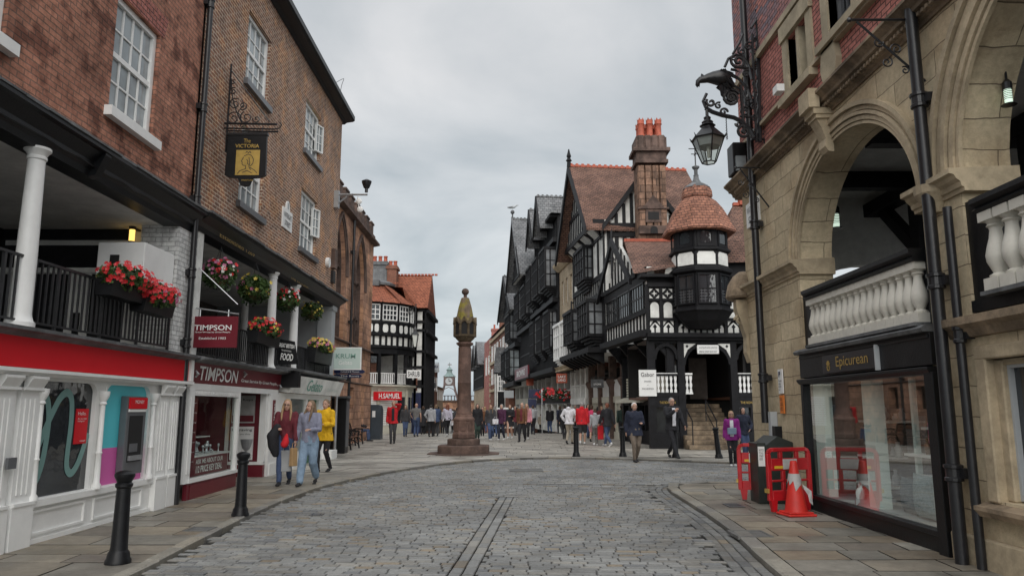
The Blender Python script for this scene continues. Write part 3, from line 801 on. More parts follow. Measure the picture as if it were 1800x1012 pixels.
def trough(label, u0, u1, w, z, cols, fr=FL, h=.24, seed=1, group='flower troughs on the railings', dz=0):
    rg = random.Random(seed)
    t = thing('flower_trough', label, 'flower box', fr.P((u0+u1)/2,w,z), group)
    b = MB(); uu = (u0+u1)/2
    b.prism(Fr(fr.P(u0,w,0), (fr.w.x,fr.w.y), tuple(fr.u)), [(-.08,z),(.12,z),(.16,z+h),(-.10,z+h)], 0, u1-u0); b.build('trough', M['blackp'], t)
    c_ = fr.P(uu,w+.04,z+h+.08); rx = (u1-u0)/2+.08
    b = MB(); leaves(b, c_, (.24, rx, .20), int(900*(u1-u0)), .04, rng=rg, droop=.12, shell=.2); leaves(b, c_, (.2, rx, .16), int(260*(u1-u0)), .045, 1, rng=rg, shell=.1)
    b.build('foliage', [M['leafm'], M['leafd']], t, fix=False)
    b = MB()
    for i,(m_, k) in enumerate(cols): blossoms(b, c_+Vector((.03,0,.01)), (.26,rx,.20), int(k*(u1-u0)), .036, i, rg)
    b.build('blossoms', [M[m_] for m_,k in cols], t, fix=False)
    return t
trough('flower trough full of red geraniums on the left gallery railing', 9.75, 10.75, .12, 3.1, [('flr',150)], seed=3, h=.22)
trough('flower trough of red blooms on the railing, closest to the white brick pier', 10.62, 11.55, .14, 3.0, [('flr',170),('flp',20)], seed=4, h=.22)
dp = gutter_pipe(FL, 12.52, .09, 0.02, 12, .05, 'black cast iron drainpipe between the red and brown brick buildings', (2.7,3.9,5.2,6.9,8.9,10.4))
# slot between shopfronts
MB().box(FL,12.70,12.82,-.3,-.05,0,2.4).build('recess', M['dark'], A)

# ---------- brown brick building with the pub gallery
B = thing('brick_building', 'brown brick building with white sash windows above two small shops', 'building', (-5.6,18,0))
U0, U1 = 12.55, 23.2
mb = MB()
wins = [(14.62,16.05,8.42,10.0),(19.05,20.6,8.5,9.95),(14.62,16.05,5.78,7.45),(19.0,20.6,5.80,7.42)]
wall(mb, FL, U0, U1, 5.0, 11.0, wins, 0, .17)
fe = Fr(FL.P(U1,0,0), (-1,0), (0,1,0))
wall(mb, fe, 0, 9, 0, 11.0, (), 0)
mb.quad(FL.P(U0,-9,11), FL.P(U0,0,11), FL.P(U0,0,11.05), FL.P(U0,-9,11.05))
mb.build('wall', M['brickB'], B)
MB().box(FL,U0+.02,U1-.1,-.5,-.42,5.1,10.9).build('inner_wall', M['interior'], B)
for i,(a,b_,c_,d_) in enumerate(wins):
    f = window(B, FL, a, b_, c_, d_, -.11, 4, 4, 'whitep', 'glassp', .08, .026)
    MB().box(FL,a-.10,b_+.10,-.12,.09,c_-.13,c_).build('sill', M['gunmetal'], f)
    l_ = MB()
    n_ = 15
    for k in range(n_):
        t = (k-7)/7; x = (a+b_)/2+t*(b_-a)/2*1.03; ln = t*.08
        l_.prism(FL, [(x-.046,d_+.01),(x+.046,d_+.01),(x+.046+ln,d_+.29),(x-.046+ln,d_+.29)], -.03, .006)
    l_.build('lintel', M['brickB'], f)
# an open casement on the far windows
for (u_, z_) in ((20.3,9.2),(20.3,6.7)):
    fo = Fr(FL.P(u_,-.06,0), (.35,.9)); window(B, fo, 0, .34, z_-.3, z_+.5, 0, 2, 3, 'whitep', 'glassp', .03, .02, False, 'casement')
b = MB(); moulding(b, FL, U0-.05, U1+.25, [(-.4,10.93),(.02,10.93),(.10,10.99),(.30,11.02),(.36,11.06),(.36,11.20),(.28,11.23),(-.4,11.3)])
b.build('eaves_gutter', M['blackp'], B)
b = MB()
b.add([FL.P(U0,.3,11.2), FL.P(U1+.22,.3,11.2), FL.P(U1+.22,-4.2,13.6), FL.P(U0,-4.2,13.6), FL.P(U0,-9,11.2), FL.P(U1+.22,-9,11.2)], [(0,1,2,3),(3,2,5,4),(0,3,4),(1,5,2)])
b.build('roof', M['slate'], B, fix=False)
b = MB(); b.tube([FL.P(20.9,.33,11.25)+Vector((.12*sin(t*.5),t*.12,.35*sin(t*pi/10))) for t in range(11)], .008, 5); b.build('loose_cable', M['iron'], B)
# beam with pub name, gently sagging flashing
b = MB(); moulding(b, FL, 12.62, 23.45, [(-.25,4.72),(.05,4.72),(.07,4.80),(.13,4.86),(.28,4.95),(.30,5.01),(-.25,5.05)]); b.build('beam', M['blackp'], B)
text('THE VICTORIA', FL.P(18.9,.10,4.83), (0,1,0), 1.6, .09, M['gold'], B, bold=.01); text('Established 1269', FL.P(14.5,.11,4.83), (0,1,0), 1.9, .09, M['gold'], B)
b = MB()
for i in range(27):
    x = 12.62+i*.405; b.box(FL,x,x+.40,.0,.33+R.uniform(-.02,.02),5.01+R.uniform(-.01,.008),5.045+R.uniform(0,.016))
b.build('flashing', M['lead'], B)
MB().box(FL,12.8,23.2,-3.6,.06,2.42,2.50).build('gallery_floor', M['lead'], B)
MB().box(FL,12.8,23.35,-3.6,-.2,4.74,4.80).build('gallery_ceiling', M['plaster'], B)
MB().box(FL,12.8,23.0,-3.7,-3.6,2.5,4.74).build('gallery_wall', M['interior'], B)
b = MB()
for x in (13.2,14.1,15.3,16.4,17.6,18.9): b.box(FL,x,x+.1,-3.6,-3.52,2.5,4.7)
b.box(FL,12.8,21.5,-3.6,-3.5,3.9,4.0); b.build('gallery_timbers', M['whitep'], B)
for i,x in enumerate((13.7,14.7,16.0,17.0)):
    MB().box(FL,x,x+.5,-3.58,-3.55,3.0,3.8).build('pane', M['glass'], B)
for x in (17.15,18.95): column(B, FL, x, -.02, 2.5, 4.76, .105)
column(B, FL, 20.6, -1.9, 2.5, 4.76, .105)
b = MB(); b.box(FL,12.84,13.08,-.55,.02,2.5,4.74); b.build('pier', M['whitew'], B)
b = MB(); b.box(FL,22.75,23.2,-.42,.02,2.3,4.62); b.box(FL,22.68,23.27,-.46,.06,4.62,4.76); b.build('pier', M['greyp'], B)
MB().box(FL,22.9,23.2,-3.6,-.42,2.4,4.75).build('end_wall', M['greyp'], B)
railing(B, FL, 13.08, 22.75, -.0, 2.5, 3.22)
b = MB(); moulding(b, FL, 12.80, 17.95, [(-.1,2.40),(.14,2.40),(.30,2.45),(.30,2.49),(-.1,2.53)])
moulding(b, FL, 17.6, 23.4, [(-.1,2.44),(.16,2.46),(.42,2.50),(.42,2.56),(-.1,2.62)]); b.build('ledge', M['lead'], B)
b = MB()
b.box(FL,17.82,17.98,.0,.5,2.10,2.48); b.build('ledge_bracket', M['blackp'], B)
# maroon fascia leaning forward
fp = Fr(FL.P(12.86,0,0), (1,0), (0,1,0))
MB().prism(fp, [(-.1,2.04),(.05,2.04),(.09,2.40),(-.1,2.40)], 0, 4.95).build('fascia', M['maroon'], B)
nrm = (FL.P(0,.05,2.04), FL.P(0,.09,2.40)); upv = (nrm[1]-nrm[0]).normalized()
def onfas(u, t): return FL.P(u,.05+.04*t+.004,2.04+.36*t)
text('TIMPSON', onfas(14.05,.52), (0,1,0), 1.85, .25, M['ltext'], B, up=upv, bold=.012, depth=.006)
text('Great Service By Great People', onfas(16.35,.34), (0,1,0), 2.3, .085, M['ltext'], B, up=upv, bold=.014, depth=.006)
text('Est 1903', onfas(17.65,.3), (0,1,0), .2, .04, M['ltext'], B, up=upv)
for (u_, t_) in ((12.95,.45),(15.25,.72),(17.7,.18)):
    k = MB(); c0 = onfas(u_, t_); k.tube([c0+Vector((.02,0,-.06)), c0+Vector((.07,0,0)), c0+Vector((.02,0,.05))], .018, 6); k.tube([c0+Vector((.05,-.04,0)), c0+Vector((.05,.09,0))], .014, 6); k.build('fascia_lamp', M['steel'], B)
# key and shoe shop front
s1 = MB(); s1.box(FL,12.84,17.75,-.05,.05,1.93,2.04)
s1.box(FL,12.84,13.06,-.05,.06,.34,1.93); s1.box(FL,13.0,15.28,-.05,.08,.34,.40); s1.box(FL,13.06,15.28,-.02,.04,1.83,1.93)
s1.box(FL,15.22,15.30,-.05,.05,.40,1.93); s1.box(FL,17.18,17.78,-.05,.06,.02,1.93); s1.box(FL,17.25,17.8,-.05,.09,.02,.36)
s1.box(FL,12.9,13.02,.06,.075,.5,1.8)
for i in range(20): s1.box(FL,13.1+i*.1,13.14+i*.1,.04,.052,1.86,1.90)
s1.build('shopfront', M['whitep'], B)
# set back entrance
FX = Fr(FL.P(17.16,0,0), (1,0), (0,-1,0))
MB().box(FL,12.95,17.3,-2.3,-2.2,.0,2.0).build('entrance_wall', M['maroon'], B)
MB().box(FL,17.17,17.32,-2.2,-.02,.0,2.0).build('entrance_wall', M['maroon'], B); MB().box(FL,12.95,17.2,-2.2,-.1,1.94,2.03).build('entrance_ceiling', M['interior'], B)
MB().box(FL,17.82,17.92,-2.2,-.06,.0,2.0).build('shop_partition', M['plaster'], B); MB().box(FL,23.0,23.1,-2.2,-.06,.0,2.0).build('shop_partition', M['plaster'], B)
b = MB(); b.box(FL,13.0,15.29,-.02,.05,.02,.34); b.box(FL,13.1,15.2,.05,.062,.06,.3); b.build('stall_riser', M['maroon'], B); b = MB(); b.box(FL,15.30,15.33,-2.0,-.03,.02,.36); b.build('stall_riser', M['maroon'], B); b = MB(); b.box(FX,-2.1,-.0,.0,.12,.02,.36);
b.build('stall_riser', M['maroon'], B)
b = MB(); b.box(FX,-.14,-.0,.0,.10,.4,1.93).box(FX,-2.1,0,.0,.14,.36,.42).box(FX,-.9,-.84,.0,.1,.42,1.93); b.build('door_frame', M['whitep'], B)
MB().box(FX,-.80,-.28,.0,.03,.46,1.20).build('poster', M['whitep'], B)
text('Engraving', FX.P(-.54,.035,1.12), (1,0,0), .46, .075, M['dtext'], B, bold=.01); text('while you shop', FX.P(-.54,.035,1.03), (1,0,0), .38, .04, M['dtext'], B)
cu = MB(); cu.lathe([(.12,0),(.12,.03),(.03,.06),(.02,.16),(.09,.22),(.13,.36),(.14,.42)], FX.P(-.42,.05,.5), 12, sy=.15); cu.lathe([(.1,0),(.1,.02),(.08,.10),(.02,.2)], FX.P(-.66,.05,.5), 10, sy=.15); cu.build('trophy_print', M['steel'], B)
MB().box(FX,-.80,-.28,.0,.03,1.28,1.90).build('poster', M['reflect'], B)
text('for Keys', FX.P(-.54,.035,1.80), (1,0,0), .42, .07, M['dtext'], B); 
MB().box(FX,-.78,-.30,.03,.036,1.31,1.45).build('poster_band', M['maroon'], B)
b = MB(); b.box(FL,17.34,17.50,.06,.075,.6,1.8); b.build('notice_board', M['maroon'], B)
text('WATCH REPAIRS', FL.P(17.42,.08,1.2), (0,0,1), 1.05, .08, M['ltext'], B, up=(0,-1,0), bold=.01)
# display behind the glass
d = MB(); d.box(FL,13.06,15.2,-1.2,-1.15,.4,1.9); d.box(FL,13.06,15.2,-1.2,-.02,1.88,1.92); d.box(FL,13.06,15.2,-1.2,-.05,.36,.41)
d.build('display_wall', M['plaster'], B)
d = MB(); d.box(FL,13.45,15.15,-.55,-.05,.74,.77); d.box(FL,13.8,15.1,-.7,-.45,1.05,1.07); d.build('display_shelf', M['whitep'], B)
d = MB(); rg = random.Random(5)
for i in range(26):
    x = rg.uniform(13.4,14.9); h_ = rg.uniform(.05,.22); y_ = rg.uniform(-.5,-.12); r_ = rg.uniform(.02,.055)
    d.lathe([(r_,0),(r_*.5,h_*.2),(r_*.3,h_*.5),(r_,h_*.8),(r_*.8,h_)], FL.P(x,y_,.77), 8)
d.build('trophies', M['steel'], B)
d = MB(); d.box(FL,13.42,14.98,-.035,-.03,.42,.74); d.box(FL,13.07,13.42,-.035,-.03,.42,1.80); d.build('window_poster', M['maroon'], B)
text('ASK ME ABOUT OUR', FL.P(14.1,-.026,.665), (0,1,0), 1.25, .085, M['ltext'], B, bold=.012); text('1/2 PRICE KEY DEAL', FL.P(14.1,-.026,.53), (0,1,0), 1.2, .12, M['ltext'], B, bold=.02)
for i,s_ in enumerate(('Shoe repairs','Key cutting','Watches','Engraving','Batteries','Photos','Dry cleaning')):
    text(s_, FL.P(13.24,-.026,1.70-i*.17), (0,1,0), .26, .03, M['ltext'], B); 
MB().quad(FL.P(13.06,-.02,.40), FL.P(15.22,-.02,.40), FL.P(15.22,-.02,1.83), FL.P(13.06,-.02,1.83)).build('shop_window', M['shopglass2'], B)
# pale shop with leaning blind box
fq = Fr(FL.P(17.98,0,0), (1,0), (0,1,0))
MB().prism(fq, [(-.1,2.02),(.22,1.98),(.36,2.40),(-.1,2.46)], 0, 5.3).build('fascia', M['whitew'], B)
cf = lambda u,t: FL.P(u,.225+.14*t+.006,1.98+.42*t)
text('Gelato', cf(20.1,.52), (0,1,0), 1.5, .30, mat('mint_lettering', (.10,.36,.28), .5), B, up=(.14,0,.42)); text('DESSERT BAR', cf(22.1,.35), (0,1,0), 1.2, .07, M['green'], B, up=(.14,0,.42))
s2 = MB(); s2.box(FL,17.8,18.75,-.05,.05,.02,1.98); s2.box(FL,21.6,22.9,-.05,.03,.02,1.98); s2.box(FL,20.2,20.4,-.05,.04,.02,1.98); s2.box(FL,18.75,20.2,-.05,.04,.02,.5); s2.box(FL,18.75,22.9,-.05,.05,1.85,1.98)
for i in range(7): s2.prism(Fr(FL.P(18.0,0,0),(1,0),(0,1,0)), [(.05,.35+i*.07),(.08,.35+i*.07),(.05,.40+i*.07)], 0, .6)
for i in range(9): s2.prism(Fr(FL.P(21.9,0,0),(1,0),(0,1,0)), [(.03,.95+i*.08),(.06,.95+i*.08),(.03,1.0+i*.08)], 0, .6)
s2.box(FL,22.2,22.9,.03,.3,.02,.38)
s2.build('shopfront', M['whitep'], B)
MB().box(FL,20.4,21.6,-.10,-.05,.02,1.85).build('door', mat('green_door', (.02,.14,.07), .4), B)
MB().quad(FL.P(18.75,-.02,.5), FL.P(20.2,-.02,.5), FL.P(20.2,-.02,1.85), FL.P(18.75,-.02,1.85)).build('shop_window', M['shopglass2'], B)
MB().box(FL,18.7,20.3,-1.0,-.95,.3,1.9).build('display_wall', mat('dim_green_interior', (.26,.42,.33), .7, .5, 2), B)
for u_,z_ in ((22.35,5.25),):
    MB().lathe([(.12,0),(.16,.03),(.16,.08),(.1,.12)], (0,0,0), 12)
T = thing('alarm_box', 'round white alarm bell on brown brick near the corner', 'alarm box', FL.P(21.9,.03,5.95))
b = MB(); b.tube([FL.P(21.9,0,5.95), FL.P(21.9,.10,5.95)], .15, 14); b.build('bell', M['whitep'], T)
T = thing('alarm_box', 'small dark box on brown brick under the camera arm', 'alarm box', FL.P(22.6,.03,6.0)); MB().box(FL,22.45,22.8,0,.12,5.9,6.5).build('casing', M['redstone_dark'], T); MB().box(FL,22.48,22.78,.0,.08,5.45,5.82).build('meter', M['iron'], T)

# street name plaque
def street_plate(fr, u, z, rt, label, s=1.0):
    t = thing('street_sign', label, 'street sign', fr.P(u,0,z)); wd, hh = .62*s, .40*s
    b = MB(); pts = [(-wd/2,-hh/2),(wd/2,-hh/2),(wd/2,hh/2),(wd*.2,hh/2)]+[(wd*.2*cos(a), hh/2+wd*.3*sin(a)) for a in [pi*i/8 for i in range(1,8)]]+[(-wd*.2,hh/2),(-wd/2,hh/2)]
    f2 = Fr(fr.P(u,0,z), tuple(fr.u)[:2], tuple(fr.w)); b.prism(f2, pts, .0, .03); p = b.build('plate', M['whitep'], t)
    text('WATERGATE', f2.P(0,.034,hh*.18), rt, wd*.8, hh*.26, M['gunmetal'], p, bold=.01); text('STREET', f2.P(0,.034,-hh*.22), rt, wd*.6, hh*.26, M['gunmetal'], p, bold=.01)
    b = MB(); b.box(f2,-.04*s,.04*s,.03,.036,hh*.55,hh*.85); b.build('crest', M['greyp'], t); return t
street_plate(FL, 17.85, 6.22, (0,1,0), 'white street name plaque on the brown brick wall between sash windows', 1.25)

# pub sign with scrolled bracket, standing out from the wall
YV = 13.7
FV = Fr((-5.6,YV,0), (1,0), (0,-1,0))       # u out from the wall, w towards camera
def pv_(px, py): q = onY(px, py, YV); return q.x+5.6, q.z
T = thing('pub_sign', 'black hanging pub sign with gold portrait on scrolled iron bracket', 'pub sign', FV.P(0,0,6.4))
u0,z1 = pv_(402,237); u1,_ = pv_(470,237); _,z0 = pv_(436,312); _,zb = pv_(436,328)
b = MB(); um = (u0+u1)/2; hw = (u1-u0)/2
b.prism(FV, [(u0,z1),(u0-.015,z0+.04),(u0+.05,z0),(um-.14,z0-.02),(um-.08,zb+.02),(um,zb),(um+.08,zb+.02),(um+.14,z0-.02),(u1-.05,z0),(u1+.015,z0+.04),(u1,z1)], -.035, .035)
pn = b.build('board', M['blackp'], T)
b = MB(); b.box(FV,u0-.02,u1+.02,-.05,.05,z1-.02,z1+.03); b.build('board_top', M['iron'], T)
ga, gz1 = pv_(417,265); gb, gz0 = pv_(456,309)
b = MB(); b.box(FV,ga,gb,.035,.042,gz0,gz1); b.build('gold_panel', M['gold'], T)
# drawn profile of a crowned woman, a few dark strokes
b = MB(); cx, cz, k = (ga+gb)/2, (gz0+gz1)/2, (gb-ga)
for st in ([(-.18,.22),(-.22,.12),(-.27,.05),(-.22,.02),(-.23,-.06),(-.17,-.12),(-.08,-.12),(-.06,-.25)],[(-.16,.25),(.0,.33),(.15,.28),(.25,.12),(.22,-.05),(.12,-.15)],[(-.05,.12),(.02,.05),(.0,-.05),(.08,-.1)],[(.05,.2),(.1,.0),(.07,-.18),(.15,-.3)],[(-.06,-.25),(-.3,-.33),(-.4,-.45)],[(.12,-.2),(.3,-.3),(.42,-.42)],[(-.1,.38),(-.05,.44),(.02,.38),(.08,.44),(.13,.36)],[(-.2,-.4),(0,-.32),(.2,-.42)]):
    b.band(FV, [(cx+x*k, cz+z*k*1.1) for x,z in st], .012, .042, .046)
b.build('portrait', M['dtext'], T)
text('The', FV.P(*(lambda q:(q[0],.04,q[1]))(pv_(436,249))), (1,0,0), .13, .08, M['gold'], pn, depth=.003); text('VICTORIA', FV.P(*(lambda q:(q[0],.04,q[1]))(pv_(436,258))), (1,0,0), .46, .075, M['gold'], pn, depth=.003, bold=.01)
text('MARSTONS', FV.P(*(lambda q:(q[0],.04,q[1]))(pv_(436,318))), (1,0,0), .22, .03, M['gold'], pn, depth=.003)
b = MB(); V3 = lambda u_,z_: FV.P(u_,0,z_)
zt = pv_(392,113)[1]; zl = pv_(384,217)[1]; ur = pv_(487,222)[0]
b.tube([V3(.06,z1-.35), V3(.06,zt)], .02, 6); b.tube([V3(.0,zl), V3(ur,zl-.02)], .022, 6); b.tube([V3(.0,zl-.1), V3(ur-.05,zl-.12)], .016, 6)
b.tube([V3(.08,zt-.15), V3(ur-.15,zl+.03)], .012, 6); b.tube([V3(.05,z1+.08), V3(ur+.03,z1+.06)], .018, 6)
ax, az = Vector((1,0,0)), Vector((0,0,1))
for (cx_, cz_, r_, t_, a_) in ((.17,.10,.15,1.6,0),(.42,.12,.13,1.5,2),(.18,.40,.12,1.5,1),(.62,.09,.08,1.3,3),(.34,.36,.09,1.4,4),(.13,.66,.08,1.4,1),(.12,.85,.05,1.2,1),(.05+.3,-.05,.06,1,0)):
    b.tube(spiral(V3(cx_, zl+cz_), ax, az, r_, r_*.15, t_, a_), .011, 5)
b.tube([V3(.08+.25*i/10, zl+.02+.9*(1-(i/10)**.5)) for i in range(11)], .011, 5); b.tube([V3(.3+.05*sin(i), zl+.5-.5*i/8) for i in range(9)], .010, 5)
b.tube([V3(ur-.05,zl-.12), V3(ur+.05,zl-.10), V3(ur+.09,zl-.03), V3(ur+.05,zl+.02)], .012, 5)
for x in (u0+.1,u1-.1): b.tube([V3(x,z1+.02), V3(x,z1+.16)], .012, 5)
b.build('bracket', M['iron'], T)

# maroon hanging sign over the key shop
YT = 12.95; FT = Fr((-5.6,YT,0), (1,0), (0,-1,0)); 
def pt_(px, py, Y_=YT): q = onY(px, py, Y_); return q.x+5.6, q.z
u0,z1 = pt_(334,556); u1,z0 = pt_(416,611)
T = thing('hanging_sign', 'maroon hanging sign reading TIMPSON, Established 1903, on a stay rod', 'shop sign', FT.P(u0,0,z0))
p = MB().box(FT,u0,u1,-.02,.02,z0,z1).build('board', M['maroon'], T, bevel=.006)
um = (u0+u1)/2; hh = z1-z0
text('TIMPSON', FT.P(um,.022,z0+hh*.64), (1,0,0), (u1-u0)*.76, hh*.17, M['ltext'], p, bold=.012); text('Great Service by Great People', FT.P(um,.022,z0+hh*.49), (1,0,0), (u1-u0)*.72, hh*.055, M['ltext'], p, bold=.015); text('Established 1903', FT.P(um,.022,z0+hh*.3), (1,0,0), (u1-u0)*.55, hh*.08, M['ltext'], p)
b = MB(); a_ = pt_(343,464); c2 = pt_(418,535); V4 = lambda q: FT.P(q[0],0,q[1]); e_ = pt_(335,540); e2 = pt_(420,552)
b.tube([V4(a_), V4(c2)], .010, 6, 0); b.tube([V4(e_), V4(e2)], .014, 6); b.tube(spiral(V4((a_[0]-.0,a_[1])), ax, az, .05, .04, 1, 0, 12), .008, 5); b.tube(spiral(V4((e_[0]+.02,e_[1]-.08)), ax, az, .05, .02, 1.3, 0, 14), .008, 5)
for q in (um-.25, um+.25): b.tube([FT.P(q,0,z1), FT.P(q,0,z1+.12)], .012, 5)
b.build('bracket', M['steel'], T)

# hanging baskets
def basket(px, py, Y_, r, cols, label, seed, n=900):
    r *= .84; q = onY(px, py, Y_); rg = random.Random(seed)
    t = thing('hanging_basket', label, 'hanging basket', q, 'hanging baskets along the pub gallery')
    b = MB(); b.lathe([(r*.1,-r*.75),(r*.45,-r*.6),(r*.7,-r*.25),(r*.75,0)], q, 14); b.build('liner', M['basket'], t, fix=False)
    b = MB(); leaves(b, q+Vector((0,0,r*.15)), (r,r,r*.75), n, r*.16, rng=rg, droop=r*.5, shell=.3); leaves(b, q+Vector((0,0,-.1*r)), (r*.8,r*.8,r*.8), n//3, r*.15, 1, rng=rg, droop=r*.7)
    b.build('foliage', [M['leafm'], M['leafd']], t, fix=False)
    b = MB()
    for i,(m_, k_) in enumerate(cols): blossoms(b, q+Vector((0,0,r*.2)), (r*1.02,r*1.02,r*.8), k_, r*.13, i, rg)
    b.build('blossoms', [M[m_] for m_,k_ in cols], t, fix=False)
    b = MB()
    for a in (0,2.1,4.2): b.tube([q+Vector((r*.7*cos(a),r*.7*sin(a),0)), q+Vector((0,0,r*1.7))], .006, 4)
    b.tube([q+Vector((0,0,r*1.7)), Vector((q.x,q.y,4.74))], .008, 4)
    b.build('chain', M['iron'], t)
basket(386,483,13.95,.37,[('flr',22),('flp',36),('flw',22)],'hanging basket with pink, white and red petunias, nearest of the row',11)
basket(447,508,15.7,.40,[('flp',10),('fly',22)],'hanging basket of dark trailing ivy with few blooms beside first column',12,1100)
basket(505,527,18.2,.36,[('flr',40),('flw',16)],'hanging basket of red geraniums and white blooms between two columns',13)
basket(548,547,21.0,.36,[('fly',28)],'hanging basket of yellow blooms nearest the grey end pier',14)
trough('flower trough of coral red begonias on the railing above the key shop', 15.55, 17.05, .1, 2.98, [('flr',80),('fly',25)], seed=21, h=.3)
trough('flower trough of pink and yellow blooms on the railing by the end pier', 20.2, 22.1, .1, 2.86, [('fly',75),('flp',30),('flr',14)], seed=22, h=.42)
# chalk board
YB = 17.75; FB = Fr((-5.6,YB,0), (1,0), (0,-1,0))
P4 = [(lambda q:(q.x+5.6,q.z))(onY(px,py,YB)) for px,py in ((488,640),(524,640),(518,600),(484,594))]
T = thing('notice_board', 'black board reading GREAT BRITISH FOOD leaning on the gallery ledge', 'menu board', FB.P(P4[0][0],0,P4[0][1]))
b = MB(); b.prism(FB, P4, -.03, .0); p = b.build('frame', M['blackp'], T)
cx = sum(q[0] for q in P4)/4; cz = sum(q[1] for q in P4)/4
text('GREAT BRITISH', FB.P(cx-.01,.004,cz+.15), (1,0,-.14), .40, .10, M['ltext'], p, up=(.1,0,1), bold=.03); text('TRADITIONAL', FB.P(cx,.004,cz+.03), (1,0,-.14), .25, .04, M['ltext'], p, up=(.1,0,1)); text('FOOD', FB.P(cx+.02,.004,cz-.12), (1,0,-.10), .30, .17, M['ltext'], p, up=(.1,0,1), bold=.03)
# square projecting sign
YK = 23.25; FK = Fr((-5.6,YK,0), (1,0), (0,-1,0))
pk = lambda px,py: (lambda q:(q.x+5.6,q.z))(onY(px,py,YK))
u0,z1 = pk(583,612); u1,z0 = pk(633,648); um=(u0+u1)/2
T = thing('hanging_sign', 'mint green square sign reading KRUM beside the church wall', 'shop sign', FK.P(u0,0,z0))
p = MB().box(FK,u0,u1,-.03,.03,z0,z1).build('board', M['green'], T)
b = MB().box(FK,u0-.03,u1+.03,-.04,.025,z0-.03,z1+.03).build('border', M['whitep'], T)
text('KRUM', FK.P(um,.035,z0+(z1-z0)*.62), (1,0,0), .62, .15, mat('sage_lettering', (.20,.36,.30), .5), p, bold=.01); text('Gelato', FK.P(um,.035,z0+(z1-z0)*.3), (1,0,0), .42, .13, M['whitep'], p)
T = thing('direction_sign', 'navy blue fingerpost arm on a grey pole by the church railings', 'signpost', (-5.55,24.2,PV(24.2)))
q = onY(588,790,24.2); b = MB(); b.tube([Vector((q.x,24.2,PV(24))), Vector((q.x,24.2,3.1))], .05, 10).build('pole', M['steel'], T, smooth=True)
f_ = Fr((q.x,24.2,0), (1,0), (0,-1,0)); z_ = onY(600,653,24.2).z
for i,(dz,s_) in enumerate(((.0,'Cathedral & Museum'),(-.14,'The Rows'))):
    b = MB(); b.prism(f_, [(-.1,z_-.06+dz),(.84-.1*i,z_-.06+dz),(.92-.1*i,z_+dz),(.84-.1*i,z_+.06+dz),(-.1,z_+.06+dz)], .04, .06); p = b.build('arm', M['navy'], T)
    text(s_, f_.P(.42,.065,z_+dz), (1,0,0), .6, .06, M['ltext'], p)
# cctv arm
T = thing('security_camera', 'black dome camera on a white arm fixed to the brick corner', 'security camera', FL.P(22.4,0,8.0))
YC = 22.6; fc = Fr((-5.6,YC,0), (1,0), (0,-1,0)); pc = lambda px,py: (lambda q:Vector((q.x,YC,q.z)))(onY(px,py,YC))
b = MB(); b.tube([pc(583,342), pc(646,342)], .035, 8); b.tube([pc(588,363), pc(610,345)], .03, 8); b.box(fc,-.02,.14,-.1,.1,pc(585,366).z,pc(585,336).z); b.build('arm', M['steel'], T)
q = pc(644,338); b = MB(); b.lathe([(.05,0),(.05,.12),(.09,.14),(.15,.30),(.16,.36),(.05,.42)], q, 12).build('dome', M['iron'], T, smooth=True)
b = MB(); b.ball(pc(631,354), (.10,.06,.10)); b.ball(pc(633,368), (.10,.06,.10)); b.tube([pc(629,345), pc(631,370)], .015, 6); b.build('antenna', M['whitep'], T)
# ============================================================ CHURCH
XC = -6.9
FCH = Fr((XC,0,0), (0,1,0), (1,0,0))
CH = thing('church', 'red sandstone church wall with pointed traceried windows and battlements', 'church', (XC,30,0))
ops = [(25.0,26.9,4.4,7.0,2.3,'pointed'),(28.1,30.1,4.4,7.0,2.2,'pointed'),(31.9,34.0,4.4,6.95,2.2,'pointed')]
mb = MB(); arch_wall(mb, FCH, 23.6, 36.1, 2.6, 9.6, ops, 0, .35, 20)
fe = Fr((XC,36.1,0), (-1,0), (0,1,0)); mb.box(Fr((XC,0,0),(0,1,0),(1,0,0)), 36.02,36.1,-9,-.01,0,9.6)
mb.box(FCH,23.6,23.7,-6,-.01,0,9.6)
mb.build('wall', M['redstone'], CH)
mb = MB(); wall(mb, FCH, 23.6, 36.18, 0.0, 2.65, [(29.3,30.1,1.6,2.5),(31.4,32.2,1.6,2.5)], .08, .3); mb.box(FCH,36.1,36.18,-9,.08,0,2.65); mb.build('plinth', M['redstone'], CH)
MB().box(FCH,29.2,32.4,-.30,-.24,1.5,2.6).build('low_window', M['dark'], CH)
b = MB()
for z,(h_,o_) in ((2.65,(.10,.14)),(4.25,(.12,.13)),(9.6,(.22,.26))): moulding(b, FCH, 23.5, 36.1+o_, [(-.05,z),(o_,z+h_*.3),(o_,z+h_*.7),(0,z+h_),(-.05,z+h_)])
b.build('string_course', M['redstone_dark'], CH)
b = MB(); b.box(FCH,23.6,36.2,-.35,.05,9.8,10.1)
x = 23.8
while x < 36: b.box(FCH,x,x+.62,-.35,.05,10.1,10.52).box(FCH,x-.04,x+.66,-.39,.09,10.52,10.6); x += 1.12
b.build('parapet', M['redstone_dark'], CH)
